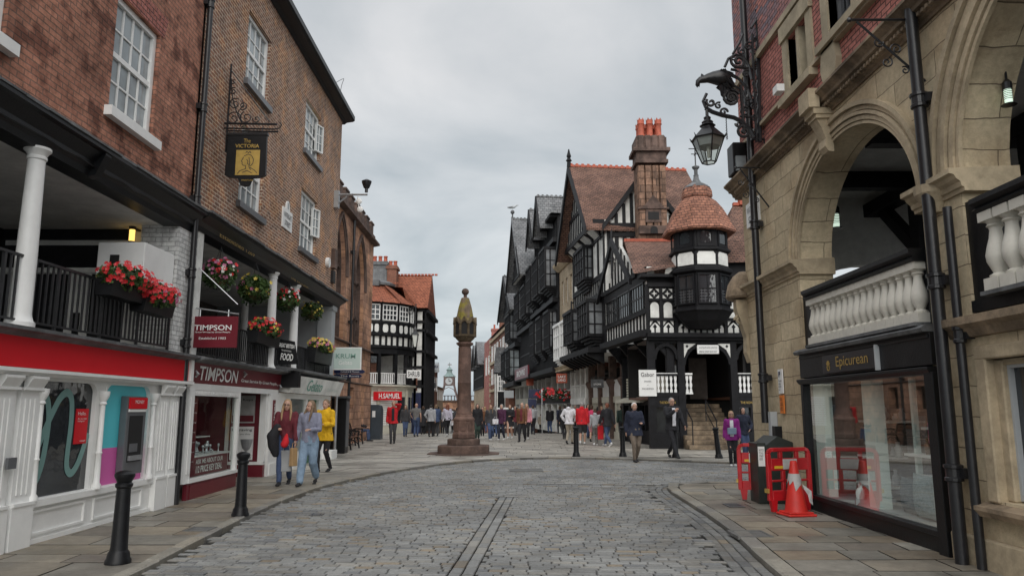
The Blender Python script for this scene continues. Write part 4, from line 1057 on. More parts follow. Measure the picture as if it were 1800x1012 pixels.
for (a_,b_,zb,zs,r_,k_) in ops:
    rg_ = MB(); arch_ring(rg_, FCH, a_, b_, zs, r_, 'pointed', [(.16,.02,-.02,.05),(.30,.18,-.02,.09)], 20, legs=None)
    fr_ = rg_.build('hood_mould', M['redstone_dark'], CH)
    t_ = MB(); arch_ring(t_, FCH, a_, b_, zs, r_, 'pointed', [(0,-.10,-.34,-.16)], 20, legs=zb)
    w_ = (b_-a_)
    for k in (1,2): t_.box(FCH,a_+w_*k/3-.05,a_+w_*k/3+.05,-.34,-.20,zb,zs+.5)
    t_.box(FCH,a_,b_,-.34,-.20,5.6,5.7)
    for k in range(3):
        uc = a_+w_*(k+.5)/3; hw = w_/6
        t_.band(FCH, [(uc+hw*cos(pi*i/8)*-1, zs+.05+.35*sin(pi*i/8)) for i in range(9)], .07, -.34, -.2)
    for s_ in (-1,1): t_.band(FCH, [(a_+w_/2+s_*w_/6*(1-i/8)*1.0+s_*.02, zs+.5+1.2*(i/8)) for i in range(9)], .08, -.34, -.2)
    t_.band(FCH, [(a_+w_/2+.3*cos(2*pi*i/12), zs+.95+.3*sin(2*pi*i/12)) for i in range(13)], .06, -.34, -.2)
    t_.build('tracery', M['redstone_dark'], fr_)
    g_ = MB(); g_.box(FCH,a_,b_,-.36,-.345,zb,zs+r_); g_.build('pane', mat('leaded_glass', (.045,.045,.055), .25, .5, 9), fr_)
for x in (27.5,31.0): gutter_pipe(FCH, x, .12, .1, 9.6, .06, 'dark iron church drainpipe '+('nearer the brick building' if x<28 else 'between the two far pointed windows'), (2.8,5.2,8.2), n=8)
MB().add([FCH.P(23.6,-.3,9.9), FCH.P(36,-.3,9.9), FCH.P(36,-6,11.0), FCH.P(23.6,-6,11.0)], [(0,1,2,3)]).build('roof', M['lead'], CH, fix=False)

# ---- railings and steps by the church
T = thing('iron_railing', 'black iron stair railing beside the church wall', 'railing', (-6.7,24.5,.1))
b = MB()
P0 = Vector((-6.55,24.6,0)); 
for i in range(16):
    y_ = 24.0+i*.22; zt = 2.15-.0*i if i < 8 else 2.15-(i-8)*.18
    b.tube([Vector((-6.5,y_,.14)), Vector((-6.5,y_,zt))], .014, 5)
b.tube([Vector((-6.5,24.0,2.15)), Vector((-6.5,25.6,2.15)), Vector((-6.5,27.4,.75))], .03, 6)
b.build('rails', M['iron'], T)
T = thing('notice_case', 'tall black notice case standing at the foot of the grey signpost', 'kiosk', (-5.95,25.2,.14))
q0, q1 = onY(582,790,25.0), onY(612,690,25.0)
MB().box(WORLD,q0.x-.1,q1.x-.05,25.0,25.5,.14,1.95).build('casing', M['blackp'], T, bevel=.02)
MB().box(WORLD,q0.x-.14,q1.x-.01,24.96,25.54,1.95,2.02).build('cap', M['lead'], T)
MB().box(WORLD,q1.x-.05,q1.x-.03,25.06,25.44,.35,1.85).build('glazed_front', M['gunmetal'], T)

# ---- benches
def bench(x, y, ang, label):
    t = thing('park_bench', label, 'bench', (0,0,0), 'slatted benches against the church')
    for s_ in (-.72,.72):
        b = MB(); f = Fr((s_,0,0),(0,1),(1,0,0))
        b.band(f, [(-.30,.0),(-.28,.12),(-.24,.40),(-.28,.62),(-.0,.64),(.12,.60)], .05, -.025, .025)
        b.band(f, [(.30,.0),(.22,.2),(.16,.42),(.22,.7),(.30,.88)], .05, -.025, .025); b.band(f, [(-.26,.40),(.18,.38)], .05, -.025, .025)
        b.band(f, [(-.26,.15),(-.1,.30),(.1,.30),(.24,.12)], .03, -.02, .02)
        for (cx,cz) in ((-.08,.52),(.06,.52),(0,.2)): b.band(f, [(cx+.06*cos(a),cz+.06*sin(a)) for a in [2*pi*i/10 for i in range(11)]], .02, -.015,.015)
        b.build('leg', M['iron'], t)
    b = MB()
    for i in range(4): b.box(WORLD,-.75,.75,-.26+i*.11,-.17+i*.11,.42,.45)
    b.build('seat', M['wood'], t)
    b = MB()
    for i in range(3):
        z = .53+i*.125; b.box(Fr((0,.20+i*.035,0),(1,0),(0,1,0)),-.75,.75,0,.025,z,z+.1)
    b.build('backrest', M['wood'], t)
    t.location = (x,y,PV(y)); t.rotation_euler = (0,0,ang); return t
bench(-6.05, 27.7, pi/2, 'brown slatted bench with iron ends, nearest the black notice case')
bench(-6.55, 30.9, pi/2, 'empty brown slatted bench further along the church wall')
bench(-7.1, 34.2, pi/2, 'bench with the seated person in dark clothes and jeans')
T = thing('phone_kiosk', 'dark rounded kiosk beyond the seated person', 'kiosk', (-6.6,36.9,.14))
qa, qb = onY(643,762,36.8), onY(672,712,36.8)
b = MB(); f = Fr((0,36.8,0),(1,0),(0,-1,0)); b.prism(f, [(qa.x,.14),(qb.x,.14),(qb.x,1.55),(qb.x-.06,1.75),(qb.x-.2,1.8),(qa.x+.2,1.8),(qa.x+.06,1.75),(qa.x,1.55)], -.35, .35)
b.build('casing', mat('slate_blue_panel', (.045,.06,.075), .4), T); MB().box(f,qa.x+.35,qa.x+.5,.35,.36,1.2,1.5).build('sign', M['ltext'], T)

# ============================================================ STONE CROSS
cx, cy = -1.59, 24.9; z0 = PV(cy)
K = thing('market_cross', 'red sandstone market cross on octagonal steps with mossy canopied head and ball', 'monument', (cx,cy,z0))
oct_ = pi/8
def lay(name, prof, mt='crossstone', n_=8, sm=False, rot=oct_, bev=.012): 
    b = MB().lathe(prof, (cx,cy,z0), n_, rot=rot); return b.build(name, M[mt], K, smooth=sm, bevel=bev)
lay('base_slab', [(1.26,-.02),(1.26,.03)], 'redstone_dark')
lay('step', [(.90,.03),(.90,.27),(.88,.30),(.30,.30)], 'redstone_dark'); lay('step', [(.57,.30),(.57,.49),(.555,.51),(.3,.51)], 'redstone_dark')
lay('plinth', [(.40,.52),(.40,.66),(.37,.72),(.355,.78),(.355,1.10),(.375,1.14),(.375,1.19),(.30,1.26),(.30,1.32),(.26,1.36)])
b = MB()
for i in range(8):
    a = i*pi/4; d = Vector((cos(a),sin(a),0)); f = Fr(Vector((cx,cy,z0))+d*.328, (-d.y,d.x), d)
    pts = [(-.075,.80),(.075,.80),(.075,.98),(.05,1.06),(0,1.09),(-.05,1.06),(-.075,.98)]
    for j in range(len(pts)): b.beam(f, *pts[j], *pts[(j+1)%len(pts)], .022, -.01, .018)
b.build('niches', M['crossstone'], K)
lay('column', [(.27,1.36),(.27,1.40),(.235,1.46),(.228,1.6),(.222,2.4),(.228,2.41),(.220,2.43),(.212,3.66)], n_=24, sm=True, bev=0)
lay('capital', [(.20,3.66),(.20,3.68),(.30,3.76),(.31,3.80),(.22,3.84)])
hd = MB().lathe([(.20,3.84),(.25,3.88),(.355,3.99),(.35,4.06),(.35,4.50),(.34,4.56),(.32,4.6)], (cx,cy,z0), 8, rot=oct_)
HEADM = mat('lichened_sandstone', (.17,.125,.075), .95, .5, 5, .01, 20, grime=.5); hd.build('head', HEADM, K, bevel=.01)
b = MB(); bs = MB()
for i in range(8):
    a = i*pi/4; d = Vector((cos(a),sin(a),0)); f = Fr(Vector((cx,cy,z0))+d*.324, (-d.y,d.x), d)
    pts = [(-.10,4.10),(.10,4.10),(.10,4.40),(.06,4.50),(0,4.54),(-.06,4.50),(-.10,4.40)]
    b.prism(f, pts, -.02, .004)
    g_ = [(-.165,4.46),(-.10,4.50),(-.05,4.60),(0,4.70),(.05,4.60),(.10,4.50),(.165,4.46),(.12,4.42),(.06,4.52),(0,4.56),(-.06,4.52),(-.12,4.42)]
    for j in range(3): bs.add([f.P(*p) for p in ((g_[j][0],.05,g_[j][1]),(g_[j+1][0],.05,g_[j+1][1]),(g_[10-j][0],.05,g_[10-j][1]),(g_[11-j][0],.05,g_[11-j][1]))], [(0,1,2,3)])
    bs.band(f, g_[:7], .05, -.02, .07)
    for s_ in (-.15,.15): bs.box(f,s_-.022,s_+.022,-.02,.045,4.04,4.50)
    bs.box(f,-.16,.16,-.02,.05,4.02,4.08)
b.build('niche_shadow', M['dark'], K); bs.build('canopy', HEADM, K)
m_, n_, l_, b_ = nt('mossy_spire_stone')
p_ = geo(n_); c0 = ramp(n_, l_, noise(n_, l_, p_, 5, 5), .3, (.11,.085,.06), .7, (.22,.16,.115)); c1_ = ramp(n_, l_, noise(n_, l_, p_, 9, 5), .3, (.16,.14,.03), .7, (.26,.21,.04))
l_.new(mixc(n_, l_, ramp(n_, l_, noise(n_, l_, p_, 2.6, 5), .44, g3(0), .56, g3(1)), c0, c1_), b_.inputs['Base Color']); b_.inputs['Roughness'].default_value = .95; bump(n_, l_, b_, noise(n_, l_, p_, 18, 5), .012)
MB().lathe([(.325,4.5),(.325,4.6),(.29,4.80),(.235,5.08),(.165,5.32),(.14,5.40),(.09,5.42)], (cx,cy,z0), 8, rot=oct_).build('spire', m_, K, bevel=.01)
MB().lathe([(.075,5.36),(.08,5.40),(.055,5.44),(.06,5.5),(.05,5.53)], (cx,cy,z0), 12).build('neck', M['crossstone'], K)
MB().ball((cx,cy,z0+5.63), .125, 18).build('ball', M['redstone_dark'], K, smooth=True)

K.scale = (1,1,.957)
# ============================================================ BOLLARDS
def make_bollard():
    t = thing('bollard', 'x', 'bollard', (0,0,0), 'black cast iron bollards')
    MB().lathe([(.125,0),(.125,.03),(.112,.05),(.105,.10),(.085,.13)], n=20).build('base', M['blackp'], t, smooth=True)
    MB().lathe([(.088,.12),(.082,.16),(.068,.74),(.085,.76),(.085,.785),(.068,.80)], n=20).build('shaft', M['blackp'], t, smooth=True)
    MB().lathe([(.068,.80),(.088,.84),(.098,.86),(.098,.885),(.085,.90),(.055,.915),(.02,.92)], n=16).build('cap', M['blackp'], t, smooth=True)
    return t
bp = make_bollard()
for i,(px,py,zz,lb) in enumerate([(207,989,None,'large black bollard nearest the camera, before the cash machine'),(422,906,None,'black bollard in front of the maroon key shop'),(1013,802,.14,'black bollard nearest the stone cross, behind the far kerb'),(1095,802,.14,'black bollard beside the white-haired man in navy jacket'),(1188,804,.14,'black bollard partly behind the man holding up a phone'),(1264,805,.14,'leaning black bollard beside the woman in purple coat')]):
    o = bp if i == 0 else copy_tree(bp); q = onZ(px,py,.05 if zz is None else zz); o.location = (q.x,q.y,PV(q.y)); o['label'] = lb
    if i == 5: o.rotation_euler = (radians(1), radians(-5), 0)
    if i == 0: o.scale = (1,1,1.0)

# ============================================================ TUDOR TOOLS
def rect(u0,u1,z0,z1): return [(u0,z0),(u1,z0),(u1,z1),(u0,z1)]
def archtop(u0,u1,z0,z1,n=8):
    c_=(u0+u1)/2; h=(u1-u0)/2; zc=z1-h
    return [(u0,z0),(u1,z0)]+[(c_+h*cos(pi*i/n), zc+h*sin(pi*i/n)) for i in range(n+1)]
def pointed(u0,u1,z0,z1,n=5):
    c_=(u0+u1)/2; zs=z0+(z1-z0)*.45
    return [(u0,z0),(u1,z0),(u1,zs)]+[(u1-(u1-c_)*(t:=i/n), zs+(z1-zs)*(t**.7)) for i in range(1,n)]+[(c_,z1)]+[(c_-(c_-u0)*(t:=i/n), zs+(z1-zs)*((1-t)**.7)) for i in range(1,n)]+[(u0,zs)]
def ovalp(u0,u1,z0,z1,n=14):
    c_,d=(u0+u1)/2,(z0+z1)/2; a,b=(u1-u0)/2,(z1-z0)/2
    return [(c_+a*math.copysign(abs(cos(t))**.6,cos(t)), d+b*math.copysign(abs(sin(t))**.6,sin(t))) for t in [2*pi*i/n for i in range(n)]]
def panels(mb, fr, shape, u0, u1, z0, z1, n, gap=.35, w=.0, th=.02):
    s_ = (u1-u0)/n
    for i in range(n): mb.prism(fr, shape(u0+s_*i+s_*gap/2, u0+s_*(i+1)-s_*gap/2, z0, z1), w, w+th)
def timbers(mb, fr, u0, u1, z0, z1, n, th=.1, w0=0, w1=.05, rails=(), diag=()):
    for i in range(n+1):
        x = u0+(u1-u0)*i/n; mb.box(fr,x-th/2,x+th/2,w0,w1,z0,z1)
    for z in (z0,z1)+tuple(rails): mb.box(fr,u0-th/2,u1+th/2,w0,w1+.012,z-th/2,z+th/2)
    for d in diag: mb.beam(fr, *d, th*.9, w0, w1-.006)

# ============================================================ JEWELLER'S CORNER HOUSE
J = thing('timber_framed_house', 'black and white corner house above a cream jeweller shop, red tiled roof', 'building', (-8,45,0))
zb = PV(45)
pts = [(-13,43.6),(-10.2,43.5),(-9.0,43.7),(-7.9,44.15),(-7.0,44.8),(-6.45,45.6),(-6.3,46.6),(-6.3,54)]
segs = []
for a_, b_ in zip(pts, pts[1:]):
    v = Vector((b_[0]-a_[0], b_[1]-a_[1], 0)); segs.append((Fr((a_[0],a_[1],0), (v.x,v.y)), v.length))
def run(name, fn, mt, parent=J, sel=range(7)):
    b = MB()
    for i in sel: fn(b, segs[i][0], segs[i][1], i)
    return b.build(name, M[mt], parent)
run('shop_wall', lambda b,f,L,i: b.box(f,0,L,-.3,0,zb,2.9), 'creamp')
run('cornice', lambda b,f,L,i: moulding(b,f,-.02,L+.04,[(-.2,2.72),(.06,2.74),(.10,2.86),(.26,2.92),(.26,3.0),(-.2,3.04)]), 'creamp')
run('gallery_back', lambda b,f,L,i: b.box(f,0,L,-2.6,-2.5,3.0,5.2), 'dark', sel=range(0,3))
run('gallery_floor', lambda b,f,L,i: b.box(f,-.3,L+.3,-2.5,-.02,2.95,3.01), 'lead', sel=range(0,6))
run('gallery_beam', lambda b,f,L,i: (b.box(f,-.03,L+.03,-.2,.06,4.85,5.25), b.box(f,-.04,L+.04,-.2,.16,5.2,5.3), b.box(f,-.08,.10,-.2,.04,3.0,4.9)), 'timber')
run('gallery_ceiling', lambda b,f,L,i: b.box(f,-.3,L+.3,-2.6,-.1,4.9,5.0), 'interior', sel=range(0,5))
def bal(b,f,L,i):
    b.box(f,0,L,-.04,.02,3.66,3.71); b.box(f,0,L,-.04,.02,3.08,3.12)
    n_ = max(1,int(L/.13))
    for k in range(n_): b.box(f,L*(k+.25)/n_,L*(k+.75)/n_,-.02,.0,3.12,3.66)
run('balustrade', bal, 'whitep', sel=range(0,5))
run('panel_wall', lambda b,f,L,i: b.box(f,0,L,-.2,.05,5.25,8.0), 'whitew')
def fr_(b,f,L,i):
    n_ = max(2,int(round(L/.42)))
    timbers(b,f,.0,L,5.3,5.95,n_,.12,.05,.12)
    b.box(f,-.02,L+.02,.05,.2,5.93,6.06)
    b.box(f,0,L,.05,.09,6.06,6.72)
    b.box(f,-.02,L+.02,.05,.14,6.66,6.80); b.box(f,-.02,L+.02,.05,.16,7.84,8.04)
    b.box(f,-.07,.07,.05,.12,6.7,7.9)
    if i in (0,1): 
        for k in range(3): b.beam(f, .1+k*.2, 6.8+.0, .9+k*.2, 7.9, .11, .05, .115)
    if i in (5,6): timbers(b,f,.0,L,6.8,7.9,max(2,n_//2),.12,.05,.11)
run('timber_frame', fr_, 'timber')
def ov(b,f,L,i):
    n_ = max(2,int(round(L/.45))); panels(b,f,ovalp,.05,L-.05,6.12,6.62,n_,.3,.09,.012)
[run('oval_panels', ov, 'whitew', sel=(k,)) for k in range(7)]
for i in (2,3,4): window(J, segs[i][0], .08, segs[i][1]-.06, 6.86, 7.8, .10, 4 if i<4 else 3, 3, 'whitep', 'glass', .05, .05, False)
window(J, segs[5][0], .2, .75, 6.86, 7.6, .12, 2, 3, 'whitep', 'glass', .05, .03, False)
def rf(b,f,L,i):
    d = Vector((-7.6,49.5,0)) if i > 1 else None
    a0, a1 = f.P(-.02,.35,7.92), f.P(L+.02,.35,7.92)
    c0_, c1_ = f.P(0,-1.3,9.25), f.P(L,-1.3,9.25)
    if i in (4,5,6): c0_, c1_ = a0.lerp(Vector((-8.6,a0.y+.8,9.9)), .62), a1.lerp(Vector((-8.6,a1.y+.8,9.9)), .62)
    b.add([a0,a1,c1_,c0_], [(0,1,2,3)])
b = MB()
for i in range(7): rf(b, *segs[i], i)
b.build('roof', M['tile_red'], J, fix=False)
b = MB(); b.box(WORLD,-13,-8.2,45.0,52,9.1,9.45); b.lathe([(1.2,9.2),(1.2,9.35),(.9,9.5)], (-8.6,46.3,0), 20); b.build('upper_roof', M['lead'], J)
b = MB()
for i in range(9): b.box(WORLD,-8.0+i*0.12,-7.92+i*.12,46,46.06,9.35,9.45)
b.add([Vector((-8.9,46.0,9.2)),Vector((-6.9,46.0,9.15)),Vector((-6.6,46.4,8.0)),Vector((-6.0,47,7.95)),Vector((-6.9,50,9.6)),Vector((-8.9,50,9.6))], [(0,1,2,3,4,5)])
b.build('side_roof', M['tile_red'], J, fix=False)
def chimney(parent, x0, x1, y0, y1, z0, z1, mt, pots, ph=.55, name='chimney'):
    b = MB(); b.box(WORLD,x0,x1,y0,y1,z0,z1-.25); b.box(WORLD,x0-.08,x1+.08,y0-.08,y1+.08,z1-.25,z1-.1); b.box(WORLD,x0-.03,x1+.03,y0-.03,y1+.03,z1-.1,z1)
    c_ = b.build(name, M[mt], parent)
    for i in range(pots):
        x = x0+(x1-x0)*(i+.5)/pots; MB().lathe([(.15,0),(.13,.06),(.11,ph-.1),(.14,ph-.06),(.14,ph),(.09,ph)], (x,(y0+y1)/2,z1), 10).build('chimney_pot', M['terracotta'], c_, smooth=True)
    return c_
qa = onY(655,600,48); qb = onY(681,500,48); chimney(J, qa.x-.2, qb.x, 47.6, 48.6, 8.5, onY(670,461,48).z, 'lead', 3, .42)
qc = onY(698,500,48); chimney(J, qb.x+.02, qc.x, 47.6, 48.5, 8.5, onY(690,468,48).z, 'brickFar', 2, .35)
qs0, qs1 = onY(657,703,44.1), onY(707,688,44.1)
sF = segs[3][0]
MB().box(Fr((0,43.95,0),(1,0),(0,-1,0)), qs0.x,qs1.x,-.1,.02,qs0.z,qs1.z).build('fascia_sign', M['redp'], J)
text('H.SAMUEL', ((qs0.x+qs1.x)/2+.12,43.92,(qs0.z+qs1.z)/2), (1,0,0), 1.25, .30, M['ltext'], J, bold=.015)
def shopw(b,f,L,i):
    b.box(f,.12,L-.12,.0,.015,.75,2.3)
run('shop_glass', shopw, 'glass', sel=(0,1)); run('shop_glass', shopw, 'glass', sel=(4,5,6))
run('shop_blind', lambda b,f,L,i: [b.box(f,.1,L-.1,.0,.03,zb+.5+k*.13,zb+.6+k*.13) for k in range(13)], 'whitep', sel=(2,3))
b = MB()
for f,L in segs[1:6]: b.box(f,-.08,.10,.0,.10,zb,2.75)
b.build('pilasters', M['creamp'], J)
# tall narrow neighbour with plain red tiled roof
N = thing('timber_framed_house', 'tall narrow black and white house with plain orange tiled roof', 'building', (-6,47,0))
fN = Fr((-8.6,47.2,0), (1,0), (0,-1,0)); xr = onY(747,560,47.2).x+8.6
wN = MB(); wN.box(fN,0,xr,-6,0,zb,7.9); wN.build('wall', M['whitew'], N)
t_ = MB()
for x in (2.45,2.95,xr-.08,xr-.55): t_.box(fN,x-.07,x+.07,0,.07,zb,7.9)
for z in (3.0,4.2,5.2,6.55,7.1,7.85): t_.box(fN,1.8,xr+.03,0,.09,z-.08,z+.08)
t_.box(fN,1.8,xr+.04,0,.03,2.9,3.4)
fE = Fr((-8.6+xr,47.2,0), (0,1), (1,0,0)); 
for k in range(9): t_.box(fE,k*.7,k*.7+.3,0,.07,zb,7.9)
for z in (5.2,6.5,7.8): t_.box(fE,0,6,0,.25,z-.1,z+.1)
t_.build('timber_frame', M['timber'], N)
MB().box(fN,2.5,xr-.4,0,.04,zb+2.6,4.05).build('lower_panel', M['brickFar'], N)
MB().box(fN,1.9,xr-.05,0,.05,zb,2.6).build('shopfront', M['navy'], N)
zt, zl = onY(730,481,48.5).z, onY(730,541,46.9).z
b = MB(); x0, x1 = -8.3, onY(752,541,46.9).x
b.add([Vector((x0,46.8,zl)),Vector((x1,46.8,zl)),Vector((x1,49.2,zt)),Vector((x0,49.2,zt)),Vector((x0,52,zl)),Vector((x1,52,zl))], [(0,1,2,3),(3,2,5,4),(1,5,2)])
b.build('roof', M['tile_red'], N, fix=False)
b = MB(); 
for i in range(14): b.box(WORLD,x0+.1+i*.23,x0+.27+i*.23,49.1,49.3,zt,zt+.1)
b.build('ridge_tiles', M['ridge'], N)
# hanging lantern on the corner
def lantern(root, c, s, arm=None, glassm='whitep'):
    b = MB(); b.lathe([(.07*s,-.5*s),(.16*s,0)], c, 4, rot=pi/4); gl = b.build('glazing', M['lampglass'], root)
    b = MB()
    for i in range(4):
        a = pi/4+i*pi/2; d = Vector((cos(a),sin(a),0)); b.tube([c+d*.07*s+Vector((0,0,-.5*s)), c+d*.165*s], .012*s, 4)
    for k in range(4):
        a0_, a1_ = pi/4+k*pi/2, pi/4+(k+1)*pi/2
        b.tube([c+Vector((cos(a0_)*.165*s,sin(a0_)*.165*s,0)), c+Vector((cos(a1_)*.165*s,sin(a1_)*.165*s,0))], .014*s, 4); b.tube([c+Vector((cos(a0_)*.07*s,sin(a0_)*.07*s,-.5*s)), c+Vector((cos(a1_)*.07*s,sin(a1_)*.07*s,-.5*s))], .012*s, 4)
    b.build('frame', M['iron'], root)
    MB().lathe([(.21*s,0),(.20*s,.02*s),(.07*s,.14*s),(.06*s,.2*s),(.08*s,.21*s),(.05*s,.27*s),(.02*s,.36*s)], c, 4, rot=pi/4).build('cap', M['iron'], root)
M['lampglass'] = mat('frosted_lamp_glass', (.62,.64,.60), .25, .05, 3)
c_ = onY(730,588,45.0); T = thing('street_lantern', 'small black lantern hanging from a scroll bracket on the corner house', 'street lamp', c_)
lantern(T, c_, 1.5); b = MB(); b.tube([c_+Vector((0,0,.5)), c_+Vector((0,0,1.9))], .035, 6); b.tube([c_+Vector((0,0,1.7)), c_+Vector((-.9,.8,1.7))], .03, 6); b.tube(spiral(c_+Vector((-.35,.3,1.45)), Vector((.75,-.66,0)), Vector((0,0,1)), .25,.05,1.5,1), .02, 5); b.build('bracket', M['iron'], T)
# projecting signs up the left of the street
def proj_sign(px0, py0, px1, py1, Y_, lines, mt, tm, label, arm='L', th=.03, name='hanging_sign'):
    a_, b_ = onY(px0,py1,Y_), onY(px1,py0,Y_); f = Fr((0,Y_,0),(1,0),(0,-1,0))
    T = thing(name, label, 'shop sign', Vector(((a_.x+b_.x)/2,Y_,a_.z)))
    p = MB().box(f,a_.x,b_.x,-th,th,a_.z,b_.z).build('board', M[mt], T)
    W_, H_ = b_.x-a_.x, b_.z-a_.z
    for (s_, fx, fz, fw_, fh) in lines: text(s_, f.P(a_.x+W_*fx,th+.006,a_.z+H_*fz), (1,0,0), W_*fw_, H_*fh, M[tm], p, bold=.012)
    r = MB(); e = a_.x-.5 if arm == 'L' else b_.x+.5
    r.tube([f.P(e,0,b_.z+.08), f.P(b_.x if arm=='L' else a_.x,0,b_.z+.08)], .02, 5)
    for x in (a_.x+.08*W_, b_.x-.08*W_): r.tube([f.P(x,0,b_.z), f.P(x,0,b_.z+.08)], .012, 4)
    r.build('bracket', M['iron'], T); return T
proj_sign(715,650,740,664,44.5,[('SHRUB',.5,.5,.84,.66)],'ltext','dtext','small white projecting sign reading SHRUB by the corner house')
proj_sign(752,639,772,654,58,[('PICTURA',.5,.65,.85,.3),('CAFE & GALLERY',.5,.22,.6,.12)],'greyp','navy','pale blue projecting sign reading PICTURA, highest on the left')
proj_sign(737,669,754,682,52,[('OPTICIANS',.5,.5,.7,.2)],'whitep','dtext','plain white projecting sign below the SHRUB one')
b = proj_sign(755,672,767,682,56,[],'lead','dtext','grey oval projecting sign on the left of the far street')

# further left houses down the street
def block(name, label, x0, x1, y0, y1, z1, mt, roofm, ridge=1.5, wins=True, cat='building', zb_=None):
    t = thing(name, label, cat, ((x0+x1)/2,y0,PV(y0)))
    zb_ = PV(y1)-.3
    MB().box(WORLD,x0,x1,y0,y1,zb_,z1).build('wall', M[mt], t)
    b = MB(); xm = (x0+x1)/2; b.add([Vector((x0-.2,y0-.2,z1)),Vector((x1+.2,y0-.2,z1)),Vector((xm,y0+.1,z1+ridge)),Vector((x0-.2,y1,z1)),Vector((x1+.2,y1,z1)),Vector((xm,y1,z1+ridge))], [(0,1,2),(3,5,4),(0,2,5,3),(1,4,5,2)])
    b.build('roof', M[roofm], t, fix=False)
    if wins:
        f = Fr((x1,0,0),(0,1),(1,0,0)); f0 = Fr((x0,y0,0),(1,0),(0,-1,0))
        zz = PV(y0)+3.2
        while zz+1.2 < z1:
            y = y0+.6
            while y+1 < y1: window(t, f, y, y+.8, zz, zz+1.2, .02, 2, 3, 'whitep', 'glass', .08, .04); y += 2.0
            x = x1-1.4
            if x > x0: window(t, f0, x, x+.8, zz, zz+1.2, .02, 2, 3, 'whitep', 'glass', .08, .04)
            zz += 2.2
    return t
block('brick_house', 'dark brick house on the left of the far street, just past the orange roofs', -13, -6.6, 54, 66, 4.9, 'brickFar', 'slate', 1.2)
block('stone_house', 'low pale stone house with slate roof left of the bridge', -17, -8.3, 72, 90, 4.0, 'cream_stone', 'slate', 1.6)
block('brick_house', 'low red brick house nearest the bridge on the left', -20, -11.5, 95, 118, 3.2, 'redstone', 'slate', 1.6)

# ============================================================ BRIDGE AND CLOCK
YBR = 130.0; fB = Fr((0,YBR,0),(1,0),(0,-1,0)); zg = PV(YBR)
BR = thing('arched_bridge', 'red sandstone arched bridge crossing the far end of the street', 'bridge', (-5,YBR,zg))
zd = onY(850,706,YBR).z; b = MB(); arch_wall(b, fB, -30, 4, zg-.3, zd, [(-16.6,-8.4,zg-.3,zg+1.9,2.0,'round'),(-21.5,-18.5,zg-.3,zg+1.5,1.2,'round'),(-6.0,-3.0,zg-.3,zg+1.5,1.2,'round')], 0, 4.5, 24)
b.build('wall', M['redstone'], BR)
b = MB(); arch_ring(b, fB, -16.6, -8.4, zg+1.9, 2.0, 'round', [(.4,0,-.1,.15)]); b.build('arch_ring', M['redstone_dark'], BR)
b = MB(); b.box(fB,-30,4,-4.5,.3,zd,zd+.3); 
for i in range(60): b.box(fB,-30+i*.57,-29.85+i*.57,.05,.15,zd+.3,zd+1.0)
b.box(fB,-30,4,.0,.2,zd+1.0,zd+1.12); b.build('parapet', M['redstone_dark'], BR)
cxk = onY(789,670,YBR-3).x; m2 = YBR/1300
CK = thing('clock_tower', 'ornate iron clock with copper cupola standing on the bridge', 'clock', (cxk,YBR,zd))
M['copper'] = mat('hazed_verdigris_copper', (.20,.27,.26), .6, .3, 5); M['irong'] = mat('hazed_maroon_gilded_iron', (.17,.12,.11), .5, .5, 6)  # clock colours greyed and lightened, distance haze painted into copper and iron
zk = lambda py: onY(862,py,YBR).z
b = MB()
for sx in (-1,1):
    for sy in (-1,1):
        b.tube([Vector((cxk+sx*1.5,YBR-2+sy*1.4,zd+.3)), Vector((cxk+sx*1.15,YBR-2+sy*1.0,zk(690))), Vector((cxk+sx*.85,YBR-2+sy*.8,zk(678))), Vector((cxk+sx*.8,YBR-2+sy*.8,zk(662)))], .11, 5)
    b.band(Fr((cxk,YBR-3.2,0),(1,0),(0,-1,0)), [(sx*1.3,zk(695)),(sx*.85,zk(685)),(0,zk(681))], .11, 0, .15)
b.build('pylon', M['irong'], CK)
b = MB(); b.box(Fr((cxk,YBR-2,0),(1,0),(0,-1,0)),-.8,.8,-.8,.8,zk(678),zk(663)); b.build('clock_case', M['irong'], CK)
b = MB(); b.tube([Vector((cxk,YBR-2.8,zk(670.5))), Vector((cxk,YBR-2.95,zk(670.5)))], .60, 20); b.build('clock_face', M['greyp'], CK)
b = MB(); b.box(Fr((cxk,YBR-2.96,0),(1,0),(0,-1,0)),-.04,.04,.01,.05,zk(670.5),zk(665.5)); b.box(Fr((cxk,YBR-2.96,0),(1,0),(0,-1,0)),0,.34,.01,.05,zk(670.5)-.05,zk(670.5)+.05); b.build('clock_hands', M['dtext'], CK)
MB().lathe([(1.15,zk(663)),(1.1,zk(662)),(.6,zk(658)),(.45,zk(655)),(.45,zk(652)),(.6,zk(651)),(.2,zk(647)),(.06,zk(645)),(.05,zk(638))], (cxk,YBR-2,0), 8).build('cupola', M['copper'], CK)
b = MB(); b.box(Fr((cxk,YBR-2,0),(1,0),(0,-1,0)),-.3,.35,0,.05,zk(642)-.05,zk(642)+.1); b.build('weather_vane', M['irong'], CK)
# trees and roofs beyond the bridge
for i,(x,y,h_,lb) in enumerate(((-17,150,6,'rounded green tree behind the left end of the bridge'),(3,158,7,'green tree behind the right end of the bridge'))):
    T = thing('street_tree', lb, 'tree', (x,y,zg)); MB().tube([Vector((x,y,zg)), Vector((x,y,zg+h_*.6))], [.3,.15], 8).build('trunk', M['wood'], T)
    b = MB(); leaves(b, (x,y,zg+h_*.72), (3,3,h_*.35), 1400, .3); b.build('crown', [M['leafd']], T, fix=False)
